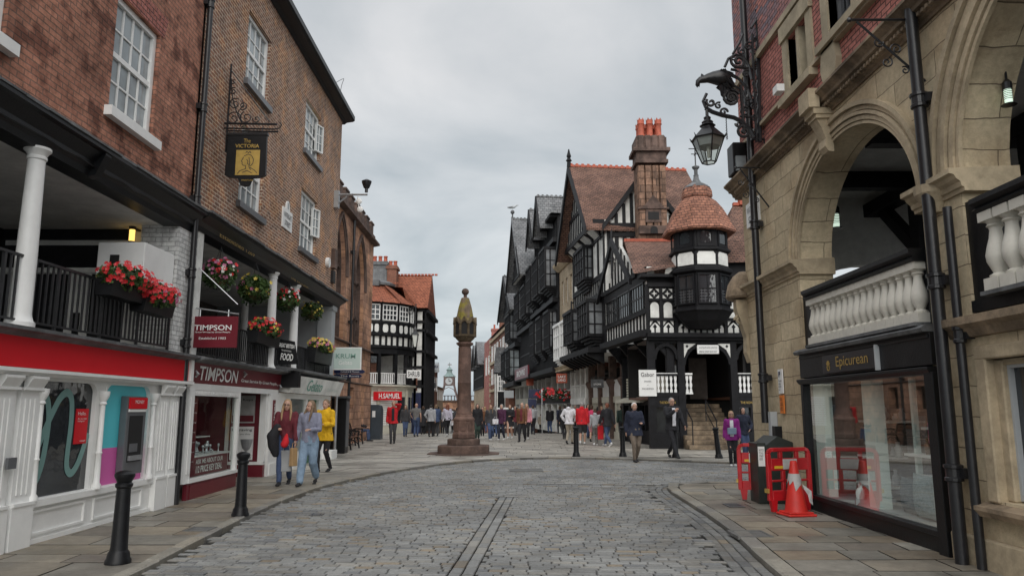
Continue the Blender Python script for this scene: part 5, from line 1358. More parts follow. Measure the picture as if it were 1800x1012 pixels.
# ============================================================ RIGHT HAND ROW OF TIMBER HOUSES
_n = Vector((-1,-.12,0)).normalized()
FR = Fr((4.88,31,0), (-.12,1), tuple(_n))
def up_(y): return (y-31)*1.0072
def gable(parent, fr, u0, u1, w0, w1, ze, zp, roofm='tile', over=.3, barge='timber', panel=True, crest=True, th=.14, vm=None):
    um = (u0+u1)/2; k = (zp-ze)/(um-u0)
    b = MB()
    for s_, a_, c_ in ((1,u0,um),(-1,u1,um)):
        o = a_-s_*over; zo = ze-k*over
        b.add([fr.P(o,w1,zo),fr.P(o,w0,zo),fr.P(c_,w0,zp),fr.P(c_,w1,zp)]+[fr.P(o,w1,zo-th),fr.P(o,w0,zo-th),fr.P(c_,w0,zp-th),fr.P(c_,w1,zp-th)], [(0,1,2,3),(4,7,6,5),(0,4,5,1),(3,2,6,7)])
    r = b.build('roof', M[roofm], parent, fix=False)
    b = MB()
    for s_, a_ in ((1,u0),(-1,u1)):
        o = a_-s_*(over+.02); zo = ze-k*over
        b.prism(fr, [(o,zo-.38),(o,zo+.03),(um,zp+.05),(um,zp-.38)], w1, w1+.10)
    b.build('bargeboard', M[vm or barge], parent)
    if crest:
        b = MB(); L = abs(w1-w0); n_ = int(L/.3)
        for i in range(n_):
            w_ = w1+(w0-w1)*i/n_; b.box(fr,um-.07,um+.07,w_-.28,w_,zp-.03,zp+.09); b.box(fr,um-.015,um+.015,w_-.2,w_-.06,zp+.09,zp+.17)
        b.build('ridge_tiles', M['ridge' if 'tile' in roofm else 'slate'], parent)
    if panel:
        MB().prism(fr, [(u0,ze-.02),(u1,ze-.02),(um,zp-.12)], w1-.75, w1-.5).build('gable_wall', M['whitew'], parent)
        b = MB(); wv = w1-.5
        n_ = max(4, int((u1-u0)/.45))
        for i in range(1,n_):
            x = u0+(u1-u0)*i/n_; zt = zp-.12-abs(x-um)*k
            b.box(fr,x-.07,x+.07,wv,wv+.05,ze,zt)
        for z in (ze+.05, ze+(zp-ze)*.35):
            hw = (zp-.12-z)/k; b.box(fr,um-hw,um+hw,wv,wv+.08,z-.09,z+.09)
        b.build('gable_timbers', M['timber'], parent)
    return r
def oriel(parent, fr, u0, u1, w, z0, z1, proj=.55, cols=3, rows=3, mt='timber', skirt='timber', gm='glassm'):
    """projecting bay window on corbels"""
    b = MB(); 
    b.box(fr,u0,u1,w,w+proj,z0,z0+.14); b.box(fr,u0-.06,u1+.06,w,w+proj+.06,z1-.16,z1)
    for i in range(cols+1):
        x = u0+(u1-u0)*i/cols; b.box(fr,x-.05,x+.05,w+proj-.1,w+proj+.02,z0,z1)
    for j in range(1,rows):
        z = z0+(z1-z0)*j/rows; b.box(fr,u0,u1,w+proj-.08,w+proj+.01,z-.035,z+.035); b.box(fr,u0,u0+.03,w,w+proj,z-.03,z+.03); b.box(fr,u1-.03,u1,w,w+proj,z-.03,z+.03)
    for k in (.5,): b.box(fr,u0,u0+.04,w+proj*k-.04,w+proj*k+.04,z0,z1); b.box(fr,u1-.04,u1,w+proj*k-.04,w+proj*k+.04,z0,z1)
    # stepped corbel below
    for j in range(4): b.box(fr,u0+.08*(j+1),u1-.08*(j+1),w,w+proj*(1-.2*(j+1)),z0-.13*(j+1),z0-.13*j)
    f = b.build('bay_window', M[mt], parent)
    g_ = MB(); g_.box(fr,u0+.03,u1-.03,w,w+proj-.05,z0+.1,z1-.1); g_.build('pane', M[gm], f)
    return f

# ---------------- corner house with the turret
T1 = thing('timber_framed_house', 'black and white corner house with octagonal turret, clay roofs and stone steps', 'building', (6,28,0))
FF = Fr((5.18,28.0,0), (1,.03), (.03,-1,0)); XW = 6.6        # front, u to the right
b = MB(); b.box(FF,0,XW,-.3,0,4.3,6.62); b.build('wall', M['timber'], T1)
# side toward the far street
FSd = Fr((5.18,28.0,0), (-.12,1), tuple(_n)); LS = 6.4
MB().box(FSd,.0,LS,-.3,0,4.5,7.0).build('wall', M['whitew'], T1)
b = MB()
timbers(b, FSd, 0, LS, 4.55, 5.25, 14, .10, 0, .05); 
b.box(FSd,-.02,LS,0,.09,5.2,5.4); b.box(FSd,-.05,LS,-.1,.35,4.3,4.55); b.box(FSd,-.02,LS,0,.05,6.45,7.0)
b.build('timber_frame', M['timber'], T1)
for i in range(3): window(T1, FSd, .25+i*2.0, 2.1+i*2.0, 5.35, 6.45, .05, 5, 2, 'blackp', 'glass', .06, .07, False)
# front: oriel, pierced white panels
b = MB()
for (a_,c_) in ((.03,1.05),(3.02,4.1)):
    n_ = 2; s_ = (c_-a_)/n_
    for i in range(n_):
        u_ = a_+s_*i+.04; v_ = u_+s_-.12
        b.prism(FF, archtop(u_+.03,v_-.03,5.02,5.62), .0, .02)
        # quatrefoil square
        m_ = (u_+v_)/2; zc = 5.95; h_ = (v_-u_)/2*.95
        for (sx,sz) in ((-1,-1),(1,-1),(1,1),(-1,1)):
            b.prism(FF, [(m_+sx*h_,zc+sz*h_),(m_+sx*h_*.25,zc+sz*h_),(m_+sx*h_*.62,zc+sz*h_*.62),(m_+sx*h_,zc+sz*h_*.25)], .0, .02)
        b.prism(FF, [(m_-h_*.62,zc),(m_-h_*.15,zc-h_*.15),(m_,zc-h_*.62),(m_+h_*.15,zc-h_*.15),(m_+h_*.62,zc),(m_+h_*.15,zc+h_*.15),(m_,zc+h_*.62),(m_-h_*.15,zc+h_*.15)], .0, .02)
        # lower pointed panels with corner pieces
        b.prism(FF, pointed(u_,v_,4.45,4.84), .0, .02)
        b.prism(FF, [(u_,4.9),(u_,4.72),(u_+.13,4.9)], .0, .02); b.prism(FF, [(v_,4.9),(v_,4.72),(v_-.13,4.9)], .0, .02)
for i in range(4):
    u_ = 1.15+i*.46; b.prism(FF, pointed(u_,u_+.36,4.45,4.84), .0, .02)
b.build('white_panels', M['whitew'], T1)
b = MB()
for i in range(4): 
    m_ = 1.15+i*.46+.18; b.prism(FF, [(m_-.03,4.45),(m_+.03,4.45),(m_+.03,4.6),(m_+.08,4.64),(m_,4.74),(m_-.08,4.64),(m_-.03,4.6)], .02, .032)
for m_ in (.255,.765,3.27,3.81): b.prism(FF, [(m_-.03,4.45),(m_+.03,4.45),(m_+.03,4.62),(m_+.08,4.67),(m_,4.78),(m_-.08,4.67),(m_-.03,4.62)], .02, .032)
b.box(FF,-.1,XW,-.2,.34,4.26,4.42); b.box(FF,-.06,XW,-.1,.2,4.16,4.26); b.box(FF,0,XW,0,.08,4.90,4.98); b.box(FF,0,XW,0,.07,5.67,5.72); b.box(FF,0,XW,0,.12,6.2,6.35)
for x in (-.02,.51,1.08,2.98,3.54,4.15): b.box(FF,x-.06,x+.06,0,.07,4.42,6.3)
b.build('timber_frame', M['timber'], T1)
# turret
tc_ = Vector((5.18+2.05+.0, 27.75, 0)); q_ = onY(1243,500,27.0); tc_ = Vector((q_.x, 27.95, 0))
def ring8(prof, name, mt, n_=8, bev=0, parent=T1): return MB().lathe([(r*(1.07 if name in ('turret_corbel','turret_wall','turret_band') else 1),z) for r,z in prof], (tc_.x,tc_.y,0), n_, rot=pi/8).build(name, M[mt], parent, bevel=bev)
TU = ring8([(.5,4.55),(.85,4.85),(1.05,5.15),(1.12,5.18),(1.12,5.28),(1.02,5.3)], 'turret_corbel', 'timber')
ring8([(1.0,5.28),(1.0,8.35)], 'turret_wall', 'timber')
ring8([(1.08,6.62),(1.14,6.66),(1.14,6.78),(1.02,6.84)], 'turret_band', 'timber')
ring8([(1.02,7.42),(1.10,7.46),(1.10,7.54),(1.02,7.58)], 'turret_band', 'timber')
side = 2*1.07*sin(pi/8); app = 1.07*cos(pi/8)
for i in range(8):
    a = i*pi/4; d = Vector((cos(a),sin(a),0))
    if d.y > .3: continue
    f = Fr(tc_+d*app, (-d.y,d.x), d); h_ = side/2
    pb = MB(); sh = archtop(-h_+.09,h_-.09,6.9,7.38,5) 
    pb.prism(f, [(-h_+.07,6.9),(h_-.07,6.9),(h_-.07,7.28),(h_-.14,7.38),(-h_+.14,7.38),(-h_+.07,7.28)], .0, .02); pb.build('white_panel', M['whitew'], T1)
    wd = window(T1, f, -h_+.05, h_-.05, 5.42, 6.55, .03, 2, 2, 'timber', 'glass', .05, .05, False)
    lt = MB()
    for j in range(1,5): lt.box(f,-h_+.1,h_-.1,.03,.04,5.47+j*.11,5.475+j*.11+.008)
    for j in range(1,6): lt.box(f,-h_+.05+j*(2*h_-.1)/6,-h_+.06+j*(2*h_-.1)/6,.03,.04,5.45,5.98)
    lt.build('leading', M['gunmetal'], wd)
    tw = MB(); tw.prism(f, archtop(-.2,.2,7.72,8.18,8), .0, .012); pw = tw.build('turret_window', M['glass'], T1)
    tw = MB(); 
    for s_ in (-.27,.27): tw.box(f,s_-.05,s_+.05,0,.03,7.6,8.35)
    tw.box(f,-.3,.3,0,.05,8.22,8.36); tw.box(f,-.3,.3,0,.04,7.58,7.68); tw.build('timber_frame', M['timber'], T1)
roof = [(1.40,8.22),(1.42,8.29),(1.27,8.55),(1.13,8.88),(.95,9.22),(.72,9.52),(.54,9.66),(.52,9.70)]
ring8(roof, 'turret_roof', 'tile_turret')
ring8([(.56,9.66),(.60,9.72),(.58,9.95),(.50,10.12),(.30,10.24)], 'turret_cap', 'tile_turret')
ring8([(.53,10.07),(.46,10.16),(.20,10.32),(.12,10.45),(.09,10.6),(.11,10.62),(.07,10.66),(.07,10.85),(.14,10.93),(.15,10.98),(.06,11.0),(.03,11.05)], 'turret_finial', 'lead', 12)
b = MB(); c_ = Vector((tc_.x,tc_.y,0)); b.tube([c_+Vector((0,0,11.0)), c_+Vector((0,0,12.0))], .025, 6); b.tube([c_+Vector((-.16,0,11.5)), c_+Vector((.16,0,11.5))], .018, 5); b.tube([c_+Vector((0,-.16,11.5)), c_+Vector((0,.16,11.5))], .018, 5); b.tube([c_+Vector((-.25,0,11.72)), c_+Vector((.1,0,11.72))], .02, 5)
b.add([c_+Vector((.08,0,11.64)), c_+Vector((.26,0,11.62)), c_+Vector((.26,0,11.82))], [(0,1,2)]); b.build('weather_vane', M['iron'], T1)
# roofs: lower gable to the far street, front slope, taller roof on the right
b = MB()
A1, A2 = onY(1097,424,31.8), onY(1180,424,31.8); E1, E2 = onY(1114,481,27.7), onY(1190,466,27.5)
B1 = onY(1074,534,34.2)
b.add([A1, A2, E2+Vector((.3,0,0)), E1], [(0,1,2,3)])
b.add([A1, A2, Vector((A2.x,34.4,7.0)), Vector((A1.x-.2,34.4,7.0))], [(0,1,2,3)])
b.build('roof', M['tile'], T1, fix=False)
b = MB(); hp = [A1.lerp(E1,t) for t in (0,1)]
b.prism(WORLD, [], 0, 0) if False else None
for i in range(22):
    p = A1.lerp(A2, i/22); q = A1.lerp(A2, (i+1)/22); b.box(WORLD, p.x, q.x-.01, p.y-.1, p.y+.1, p.z-.03, p.z+.10)
b.build('ridge_tiles', M['ridge'], T1)
gw = MB(); gu0, gu1, gm = 1.5, 6.2, 3.85
gw.prism(Fr((5.18,28.0,0),(-.12,1),tuple(_n)), [(gu0,6.9),(gu1,6.9),(gm,8.65)], -.15, -.02); gw.build('gable_wall', M['whitew'], T1)
gw = MB(); f = Fr((5.18,28.0,0),(-.12,1),tuple(_n))
for s_,a_ in ((1,gu0-.5),(-1,gu1+.5)): gw.prism(f, [(a_,6.45),(a_,6.72),(gm,8.98),(gm,8.66)], .30, .42)
for i in range(1,9):
    x = gu0+(gu1-gu0)*i/9; gw.box(f,x-.05,x+.05,-.02,.03,6.9,8.65-abs(x-gm)*.74)
gw.box(f,gu0-.3,gu1+.3,-.02,.12,6.8,7.0)
gw.build('bargeboard', M['timber'], T1)
# right roof
b = MB(); R1a, R1b = onY(1288,357,31.5), Vector((12.5,31.5,10.4)); R2a, R2b = onY(1262,462,27.8), Vector((12.5,27.8,7.25))
R1a.z = 10.4
b.add([R1a, R1b, R2b, R2a, ], [(0,1,2,3)]); b.add([R1a, R2a, Vector((R2a.x+.2,33,7.3))], [(0,1,2)]); b.build('roof', M['tile'], T1, fix=False)
b = MB()
for i in range(18):
    x = R1a.x+i*.3; b.box(WORLD,x,x+.29,31.4,31.6,10.38,10.52)
b.box(WORLD,R1a.x+.25,R1a.x+.5,31.3,31.6,10.4,10.75)
b.build('ridge_tiles', M['ridge'], T1)
b = MB(); b.beam(FF, 4.1, 8.6, 4.35, 7.3, .1, -.3, .1); b.box(FF,3.0,XW,-.3,.35,6.55,6.68); b.box(FF,3.0,XW,-.3,.0,6.6,7.3); b.box(FF,-.3,1.4,-.3,.33,6.55,6.66); b.build('eaves', M['timber'], T1)
# ground and gallery level
b = MB()
for x in (.08,1.2,3.2,4.4): b.box(FF,x-.13,x+.13,-.2,.06,PV(28),4.2)
for (a_,c_) in ((.2,1.08),(3.32,4.3)):
    b.box(FF,a_,c_,-.08,.04,2.05,2.2); b.box(FF,a_,c_,-.08,.04,2.82,2.9)
    b.box(FF,a_,c_,-.1,.02,PV(28),.75)
    h_=(c_-a_)/2
    b.band(FF, [(a_+h_-h_*cos(pi*i/10), 3.45+.55*sin(pi*i/10)) for i in range(11)], .14, -.1, .03)
    b.box(FF,a_,c_,-.1,.02,1.65,2.05); b.box(FF,(a_+c_)/2-.04,(a_+c_)/2+.04,-.05,.02,.75,1.65)
b.box(FF,0,XW,-.15,.02,4.05,4.2)
am = 2.2; ah = .88
b.band(FF, [(am-ah*cos(pi*i/14), 3.25+.78*sin(pi*i/14)) for i in range(15)], .12, -.12, .05)
b.build('arcade', M['timber'], T1)
b = MB()
for (a_,c_) in ((.24,1.05),(3.35,4.3),(1.34,1.62)):
    n_ = int(round((c_-a_)/.15))
    for i in range(n_):
        x = a_+(c_-a_)*(i+.5)/n_; b.prism(FF, [(x-.05,2.2),(x+.05,2.2),(x+.05,2.28),(x+.025,2.36),(x+.055,2.48),(x+.025,2.6),(x+.05,2.72),(x+.05,2.82),(x-.05,2.82),(x-.05,2.72),(x-.025,2.6),(x-.055,2.48),(x-.025,2.36),(x-.05,2.28)], -.05, .0)
    b.box(FF,a_,c_,-.06,.02,2.86,2.93); b.box(FF,a_,c_,-.06,.02,2.14,2.2); b.build('balustrade', M['whitep'], T1); b = MB()
for s_ in (-1,1):
    b = MB(); b.prism(FF, [(am+s_*.88,4.03),(am+s_*.88,3.5),(am+s_*.74,3.8),(am+s_*.42,4.03)], .0, .07); sp_ = b.build('arch_spandrel', M['whitew'], T1)
    b = MB(); c0_ = (am+s_*.76, 3.93); b.prism(FF, [(c0_[0]-.06,c0_[1]),(c0_[0],c0_[1]-.06),(c0_[0]+.06,c0_[1]),(c0_[0],c0_[1]+.06)], .07, .078); b.build('carving', M['timber'], sp_)
a_, c_ = onY(1225,606,27.6), onY(1264,622,27.6); f6 = Fr((0,27.6,0),(1,0),(0,-1,0))
T = thing('row_sign', 'white oblong sign hung in the dark arch above the stone steps', 'sign', a_)
p = MB().box(f6,a_.x,c_.x,-.02,.02,c_.z,a_.z).build('board', M['whitep'], T, bevel=.03)
xm = (a_.x+c_.x)/2; text('EASTGATE ROW (SOUTH)', (xm,27.57,c_.z+.23), (1,0,0), .66, .065, M['dtext'], p); text('BRIDGE STREET ROW EAST', (xm,27.57,c_.z+.09), (1,0,0), .66, .055, M['dtext'], p)
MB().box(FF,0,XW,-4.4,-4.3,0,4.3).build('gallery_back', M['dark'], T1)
MB().box(FF,0,XW,-4.3,-.3,4.15,4.22).build('gallery_ceiling', M['interior'], T1)
MB().box(FF,0,1.25,-4.3,-.2,1.95,2.05).build('gallery_floor', M['wood'], T1); MB().box(FF,3.25,XW,-4.3,-.2,1.95,2.05).build('gallery_floor', M['wood'], T1)
b = MB(); b.box(FF,1.5,2.2,-3.2,-3.15,2.0,3.6); b.box(FF,2.35,3.1,-3.2,-3.15,2.0,3.7); b.build('inner_door', M['interior'], T1)
MB().box(FF,1.6,2.1,-3.14,-3.12,2.3,3.4).build('inner_pane', M['glass'], T1)
for (a_,c_) in ((.2,1.08),(3.32,4.3)): MB().box(FF,a_,c_,-.2,-.1,.75,1.65).build('shop_pane', M['glass'], T1)
text('THE BOOT INN', FF.P(.64,.03,1.83), (1,0,0), .6, .09, M['gold'], T1); text('THE ROW SHOPS', FF.P(3.8,.03,1.83), (1,0,0), .8, .09, M['gold'], T1)
# stone steps
S = thing('stone_steps', 'worn stone steps rising into the black timber arch', 'steps', FF.P(am,1,PV(27)))
for i in range(10):
    MB().box(FF,1.28-(.10 if i<3 else 0),3.12,-2.7+.0,.85-.28*i,PV(28)+.165*i,PV(28)+.165*(i+1)-.004).build('step', M['buff_dark'], S, bevel=.015)
T = thing('handrail', 'iron handrail up the middle of the stone steps', 'handrail', FF.P(2.6,.8,.2))
b = MB()
for k,ww in ((0,.7),(5,-.6)): b.tube([FF.P(2.25,ww,PV(28)+.165*k), FF.P(2.25,ww,PV(28)+.165*k+1.0)], .022, 6)
b.tube([FF.P(2.25,.75,PV(28)+1.0), FF.P(2.25,-.6,PV(28)+1.82)], .025, 6); b.tube([FF.P(2.25,.75,PV(28)+.55), FF.P(2.25,-.6,PV(28)+1.35)], .018, 6)
b.tube([FF.P(1.36,.75,PV(28)+1.0), FF.P(1.36,-1.4,PV(28)+2.2)], .025, 6); b.tube([FF.P(1.36,.7,PV(28)), FF.P(1.36,.7,PV(28)+1.0)], .022, 6)
b.build('rails', M['iron'], T)
# side toward far street: posts, gallery, shopfront
FG2 = Fr((6.0,28.2,0), (-.12,1), tuple(_n))
b = MB()
for u_ in (0,2.2,4.4,6.3): b.box(FG2,u_-.1,u_+.1,-.15,.15,PV(30),4.3); b.prism(Fr(FG2.P(u_-.06,0,0),tuple(FG2.w)[:2],tuple(FG2.u)), [(.1,3.5),(.75,4.25),(.75,4.4),(.1,4.4)], 0, .12)
b.box(FG2,0,6.3,-.15,.1,4.0,4.35); b.box(FG2,0,6.3,-.2,.12,1.75,2.1); b.box(FG2,0,6.3,-.1,.05,PV(30),.7)
for i in range(9): b.box(FG2,i*.78,i*.78+.08,-.05,.08,.7,1.8)
b.build('side_arcade', M['timber'], T1)
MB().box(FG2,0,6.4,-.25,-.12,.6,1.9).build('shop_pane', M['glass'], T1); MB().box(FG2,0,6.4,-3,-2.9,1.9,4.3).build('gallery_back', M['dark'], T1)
b = MB(); b.box(FG2,0,2.1,-.05,.03,2.12,2.9)
for i in range(18): b.box(FG2,.02+i*.115,.08+i*.115,.03,.045,2.15,2.6)
for i in range(7): b.box(FG2,2.4,6.1,-.05,.02+.0,2.14+i*.12,2.23+i*.12)
b.prism(Fr(FG2.P(2.3,0,0),tuple(FG2.w)[:2],tuple(FG2.u)), [(.0,2.0),(.55,1.85),(.55,1.95),(.0,2.12)], 0, 3.9); b.build('slatted_board', M['creamp'], T1)
text('THE GOLDEN BOOT', FG2.P(4.2,.13,1.92), (tuple(-FG2.u)), 2.4, .13, M['ltext'], T1)
qa_, qb_ = onY(1123,696,28.0), onY(1152,650,28.0)
T = thing('hanging_sign', 'white board sign reading Gabor SHOES at the black timber corner', 'shop sign', qa_); f6 = Fr((0,27.9,0),(1,0),(0,-1,0))
p = MB().box(f6,qa_.x,qb_.x,-.03,.03,qa_.z,qb_.z).build('board', M['whitep'], T); xm = (qa_.x+qb_.x)/2; H_ = qb_.z-qa_.z
text('Gabor', (xm,27.86,qa_.z+H_*.82), (1,0,0), .5, .15, M['dtext'], p); text('SHOES', (xm,27.86,qa_.z+H_*.56), (1,0,0), .26, .05, M['dtext'], p); text('AT', (xm,27.86,qa_.z+H_*.42), (1,0,0), .06, .03, M['dtext'], p); text('MOZIMO', (xm,27.86,qa_.z+H_*.28), (1,0,0), .42, .06, M['dtext'], p)

# ---------------- tall gabled house with the stone chimney
T2 = thing('timber_framed_house', 'tall black and white gabled house with brown tiled roof and big stone chimney', 'building', FR.P(7,0,0))
a0, a1 = up_(34.7), up_(41.9)
wl = MB(); wl.box(FR,a0,a1,-9,.0,4.2,10.6); wl.build('wall', M['whitew'], T2)
b = MB(); b.box(FR,a0,a1,0,.06,4.2,6.9)
timbers(b, FR, a0, a1, 7.0, 7.9, 16, .11, 0, .06); timbers(b, FR, a0, a1, 7.9, 10.5, 6, .16, 0, .07, (8.0,9.9))
b.box(FR,a0-.05,a1+.05,0,.30,6.85,7.05); b.box(FR,a0-.1,a1+.1,0,.55,10.35,10.6)
for i in range(5):
    u_ = a0+.4+i*1.55; b.prism(Fr(FR.P(u_,0,0),tuple(FR.w)[:2],tuple(FR.u)), [(.06,9.7),(.2,10.1),(.55,10.36),(.06,10.36)], 0, .18)
b.box(FR,a0,a1,.06,.9,4.2,4.45)
for i in range(9):
    u_ = a0+.2+i*.82; b.prism(Fr(FR.P(u_,0,0),tuple(FR.w)[:2],tuple(FR.u)), [(.06,3.7),(.9,4.1),(.9,4.25),(.06,4.25)], 0, .16)
b.build('timber_frame', M['timber'], T2)
b = MB()
for i in range(4):   # coved white ribs under the jetty
    u_ = a0+.75+i*1.6
    for k in range(5): b.prism(Fr(FR.P(u_+k*.2,0,0),tuple(FR.w)[:2],tuple(FR.u)), [(.08,9.95),(.22,10.22),(.5,10.34),(.12,10.0)], 0, .1)
b.build('cove', M['whitew'], T2)
oriel(T2, FR, a0+.5, a0+2.7, .05, 5.0, 6.8, .75, 4, 3); oriel(T2, FR, a1-3.0, a1-.8, .05, 5.0, 6.8, .75, 4, 3)
oriel(T2, FR, a0+2.5, a1-2.5, .05, 8.1, 9.9, .45, 4, 3)
gable(T2, FR, a0, a1, -5.6, .95, 10.5, 14.45, 'tile', .35)
q = FR.P((a0+a1)/2,.95,14.4); b = MB(); b.lathe([(.12,0),(.10,.3),(.17,.35),(.08,.5),(.13,.6),(.07,.8),(.03,1.0)], q, 8); b.build('finial', M['timber'], T2)
# cross gable facing the square, behind the chimney
fC = Fr((0,34.65,0),(1,0),(0,-1,0)); xa, xb = 4.65, 8.0; xm = 6.3
MB().prism(fC, [(xa,10.3),(xb,10.3),(xm,12.7)], -.1, 0).build('gable_wall', M['whitew'], T2); MB().box(fC,xa,xb+.5,-3,-.02,8.5,10.3).build('wall', M['whitew'], T2)
b = MB()
for s_,a_ in ((1,xa-.35),(-1,xb+.35)): b.prism(fC, [(a_,9.95),(a_,10.25),(xm,13.0),(xm,12.62)], .25, .35)
for i in range(1,9):
    x = xa+(xb-xa)*i/9; b.box(fC,x-.08,x+.08,0,.05,10.3,12.6-abs(x-xm)*1.35)
for z in (10.3,9.85,9.1): b.box(fC,xa,xb,0,.1,z-.12,z+.10)
for i in range(10):
    x = xa+(xb-xa)*i/9; b.box(fC,x-.09,x+.09,0,.06,8.5,10.3)
b.build('gable_timbers', M['timber'], T2)
b = MB(); 
for s_,a_ in ((1,xa-.35),(-1,xb+.35)): b.add([fC.P(a_,.35,10.25),fC.P(xm,.35,13.0),fC.P(xm,-3,13.0),fC.P(a_,-3,10.25)], [(0,1,2,3)])
b.build('gable_roof', M['tile'], T2, fix=False)
# chimney stack
YCH = 33.3; qa_, qb_ = onY(1121,330,YCH), onY(1171,330,YCH); xc = (qa_.x+qb_.x)/2; hw = (qb_.x-qa_.x)/2; zc = lambda py: onY(1146,py,YCH).z
def stk(name, prof, mt='chimstone', n_=8): return MB().lathe(prof, (xc,YCH+.6,0), n_, rot=pi/8).build(name, M[mt], CHM, bevel=.02)
CHM = MB()
CHM.box(WORLD,xc-hw,xc+hw,YCH,YCH+1.0,8.0,zc(290))
for k in range(4):
    x = xc-hw+hw*2*k/4; CHM.prism(WORLD, [(x+.03,zc(400)),(x+hw*.5-.03,zc(400)),(x+hw*.5-.03,zc(292)),(x+.03,zc(292))], YCH-.14, YCH) if k%1==0 else None
CHM = CHM.build('chimney', M['chimstone'], T2, bevel=.02)
b = MB()
b.box(WORLD,xc-hw-.1,xc+hw+.1,YCH-.2,YCH+1.05,zc(288),zc(282)); b.box(WORLD,xc-hw-.04,xc+hw+.04,YCH-.12,YCH+1.0,zc(282),zc(268)); b.box(WORLD,xc-hw-.2,xc+hw+.2,YCH-.28,YCH+1.1,zc(268),zc(262)); b.box(WORLD,xc-hw-.06,xc+hw+.06,YCH-.15,YCH+1.0,zc(262),zc(243))
for k in range(4): b.lathe([(.22,zc(262)),(.22,zc(243)),(.2,zc(240))], (xc-hw+.18+k*(2*hw-.36)/3,YCH-.02,0), 6)
b.build('chimney_head', M['redstone_dark'], CHM)
b = MB(); fch = Fr((xc,YCH,0),(1,0),(0,-1,0))
zt_ = zc(345); b.prism(fch, [(-hw*.75,zc(366)),(hw*.75,zc(366)),(0,zt_)], 0, .22); b.prism(fch, [(-hw*.55,zc(392)),(hw*.55,zc(392)),(hw*.55,zc(370)),(-hw*.55,zc(370))], 0, .18); b.box(fch,-hw-.05,hw+.05,0,.22,zc(369),zc(366)); b.box(fch,-hw,hw,0,.2,zc(412),zc(398))
b.build('carved_pediment', M['redstone_dark'], CHM)
b = MB(); b.box(fch,-hw*.38,hw*.38,.18,.19,zc(388),zc(374)); b.prism(fch, archtop(-.17,.17,zc(412),zc(399)), .2,.21); b.build('carved_recess', M['dark'], CHM)
zt_ = zc(240)
for r_,(yy,nn) in enumerate(((YCH+.15,3),(YCH+.65,4))):
    for k in range(nn):
        x = xc-hw*.62+hw*1.24*k/(nn-1) if nn > 1 else xc; h_ = zc(210 if r_ == 0 else 212)-zt_
        pot = MB().lathe([(.2,0),(.19,.05),(.15,.12),(.14,h_-.25),(.18,h_-.2),(.16,h_-.12),(.17,h_),(.12,h_)], (x,yy,zt_), 12)
        for j in range(6): a = j*pi/3; pot.add([Vector((x+.17*cos(a-.3),yy+.17*sin(a-.3),zt_+h_)), Vector((x+.17*cos(a+.3),yy+.17*sin(a+.3),zt_+h_)), Vector((x+.17*cos(a),yy+.17*sin(a),zt_+h_+.1))], [(0,1,2)])
        pot.build('chimney_pot', M['terracotta'], CHM, smooth=True)
gutter_pipe(fC, 4.75, .2, 7.2, 10.1, .07, 'black drainpipe down the side of the tall gabled house', (8.6,), n=8)
# ground level of T2
FG3 = Fr(FR.P(0,-.85,0), (-.12,1), tuple(_n))
b = MB()
for u_ in (a0+.2,a0+2.4,a0+4.8,a1-.2): b.box(FG3,u_-.14,u_+.14,-.2,.14,PV(36),4.3); b.lathe([(.15,2.6),(.3,2.9),(.32,3.0),(.2,3.1)], FG3.P(u_,0,0), 8)
b.build('stone_pier', M['redstone_dark'], T2)
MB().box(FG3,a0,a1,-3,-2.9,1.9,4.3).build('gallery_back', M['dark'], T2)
b = MB(); b.box(FG3,a0,a1,-.3,.0,1.9,2.2); b.box(FG3,a0,a1,-.2,0,PV(36),.5)
for i in range(12): b.box(FG3,a0+i*.62,a0+i*.62+.08,-.12,.0,.5,1.95)
b.build('shopfront', M['creamp'], T2); MB().box(FG3,a0,a1,-.3,-.12,.5,1.9).build('shop_pane', M['glass'], T2)
b = MB()
for i in range(30): b.box(FG3,a0+i*.24,a0+i*.24+.12,-.12,-.06,2.2,2.95)
b.box(FG3,a0,a1,-.14,-.03,2.95,3.02); b.build('balustrade', M['whitep'], T2)

# ---------------- cream narrow house
T3 = thing('stone_house', 'narrow cream stone house with white bay windows, between two timber houses', 'building', FR.P(12,0,0))
c0, c1 = up_(41.95), up_(46.4)
b = MB(); wn = [(c0+.5+i*1.35,c0+1.15+i*1.35,7.9,9.4) for i in range(3)]
wall(b, FR, c0, c1, 6.9, 10.2, wn, 0, .2); b.build('wall', M['cream_stone'], T3); MB().box(FR,c0,c1,-8,-.3,4,10.0).build('wall', M['brickFar'], T3)
for w_ in wn: window(T3, FR, *w_, -.15, 2, 3, 'whitep', 'glass', .06, .03)
b = MB(); moulding(b, FR, c0-.1, c1+.1, [(-.3,10.15),(.1,10.15),(.4,10.4),(.45,10.55),(-.3,10.6)]); moulding(b, FR, c0, c1, [(0,3.9),(.3,3.95),(.4,4.1),(0,4.2)])
for i in range(24): b.box(FR,c0+.1+i*.18,c0+.2+i*.18,.0,.35,3.82,3.92)
b.build('cornice', M['buff_plain'], T3)
MB().box(FR,c0,c1,-.3,.02,4.1,6.95).build('white_storey', M['whitew'], T3)
oriel(T3, FR, c0+.2, c0+1.9, .02, 4.5, 6.7, .45, 3, 3, 'whitep'); oriel(T3, FR, c0+2.3, c1-.3, .02, 4.5, 6.7, .45, 3, 3, 'whitep')
b = MB(); b.add([FR.P(c0,.3,10.6),FR.P(c1,.3,10.6),FR.P(c1,-4,12.2),FR.P(c0,-4,12.2)], [(0,1,2,3)]); b.build('roof', M['slate'], T3, fix=False)
b = MB()
for u_ in (c0+.15,c0+1.5,c0+3,c1-.15): b.box(FR,u_-.15,u_+.15,-.9,-.6,PV(44),3.9)
b.box(FR,c0,c1,-1.0,-.55,1.85,2.2); b.box(FR,c0,c1,-.75,-.6,2.9,2.98)
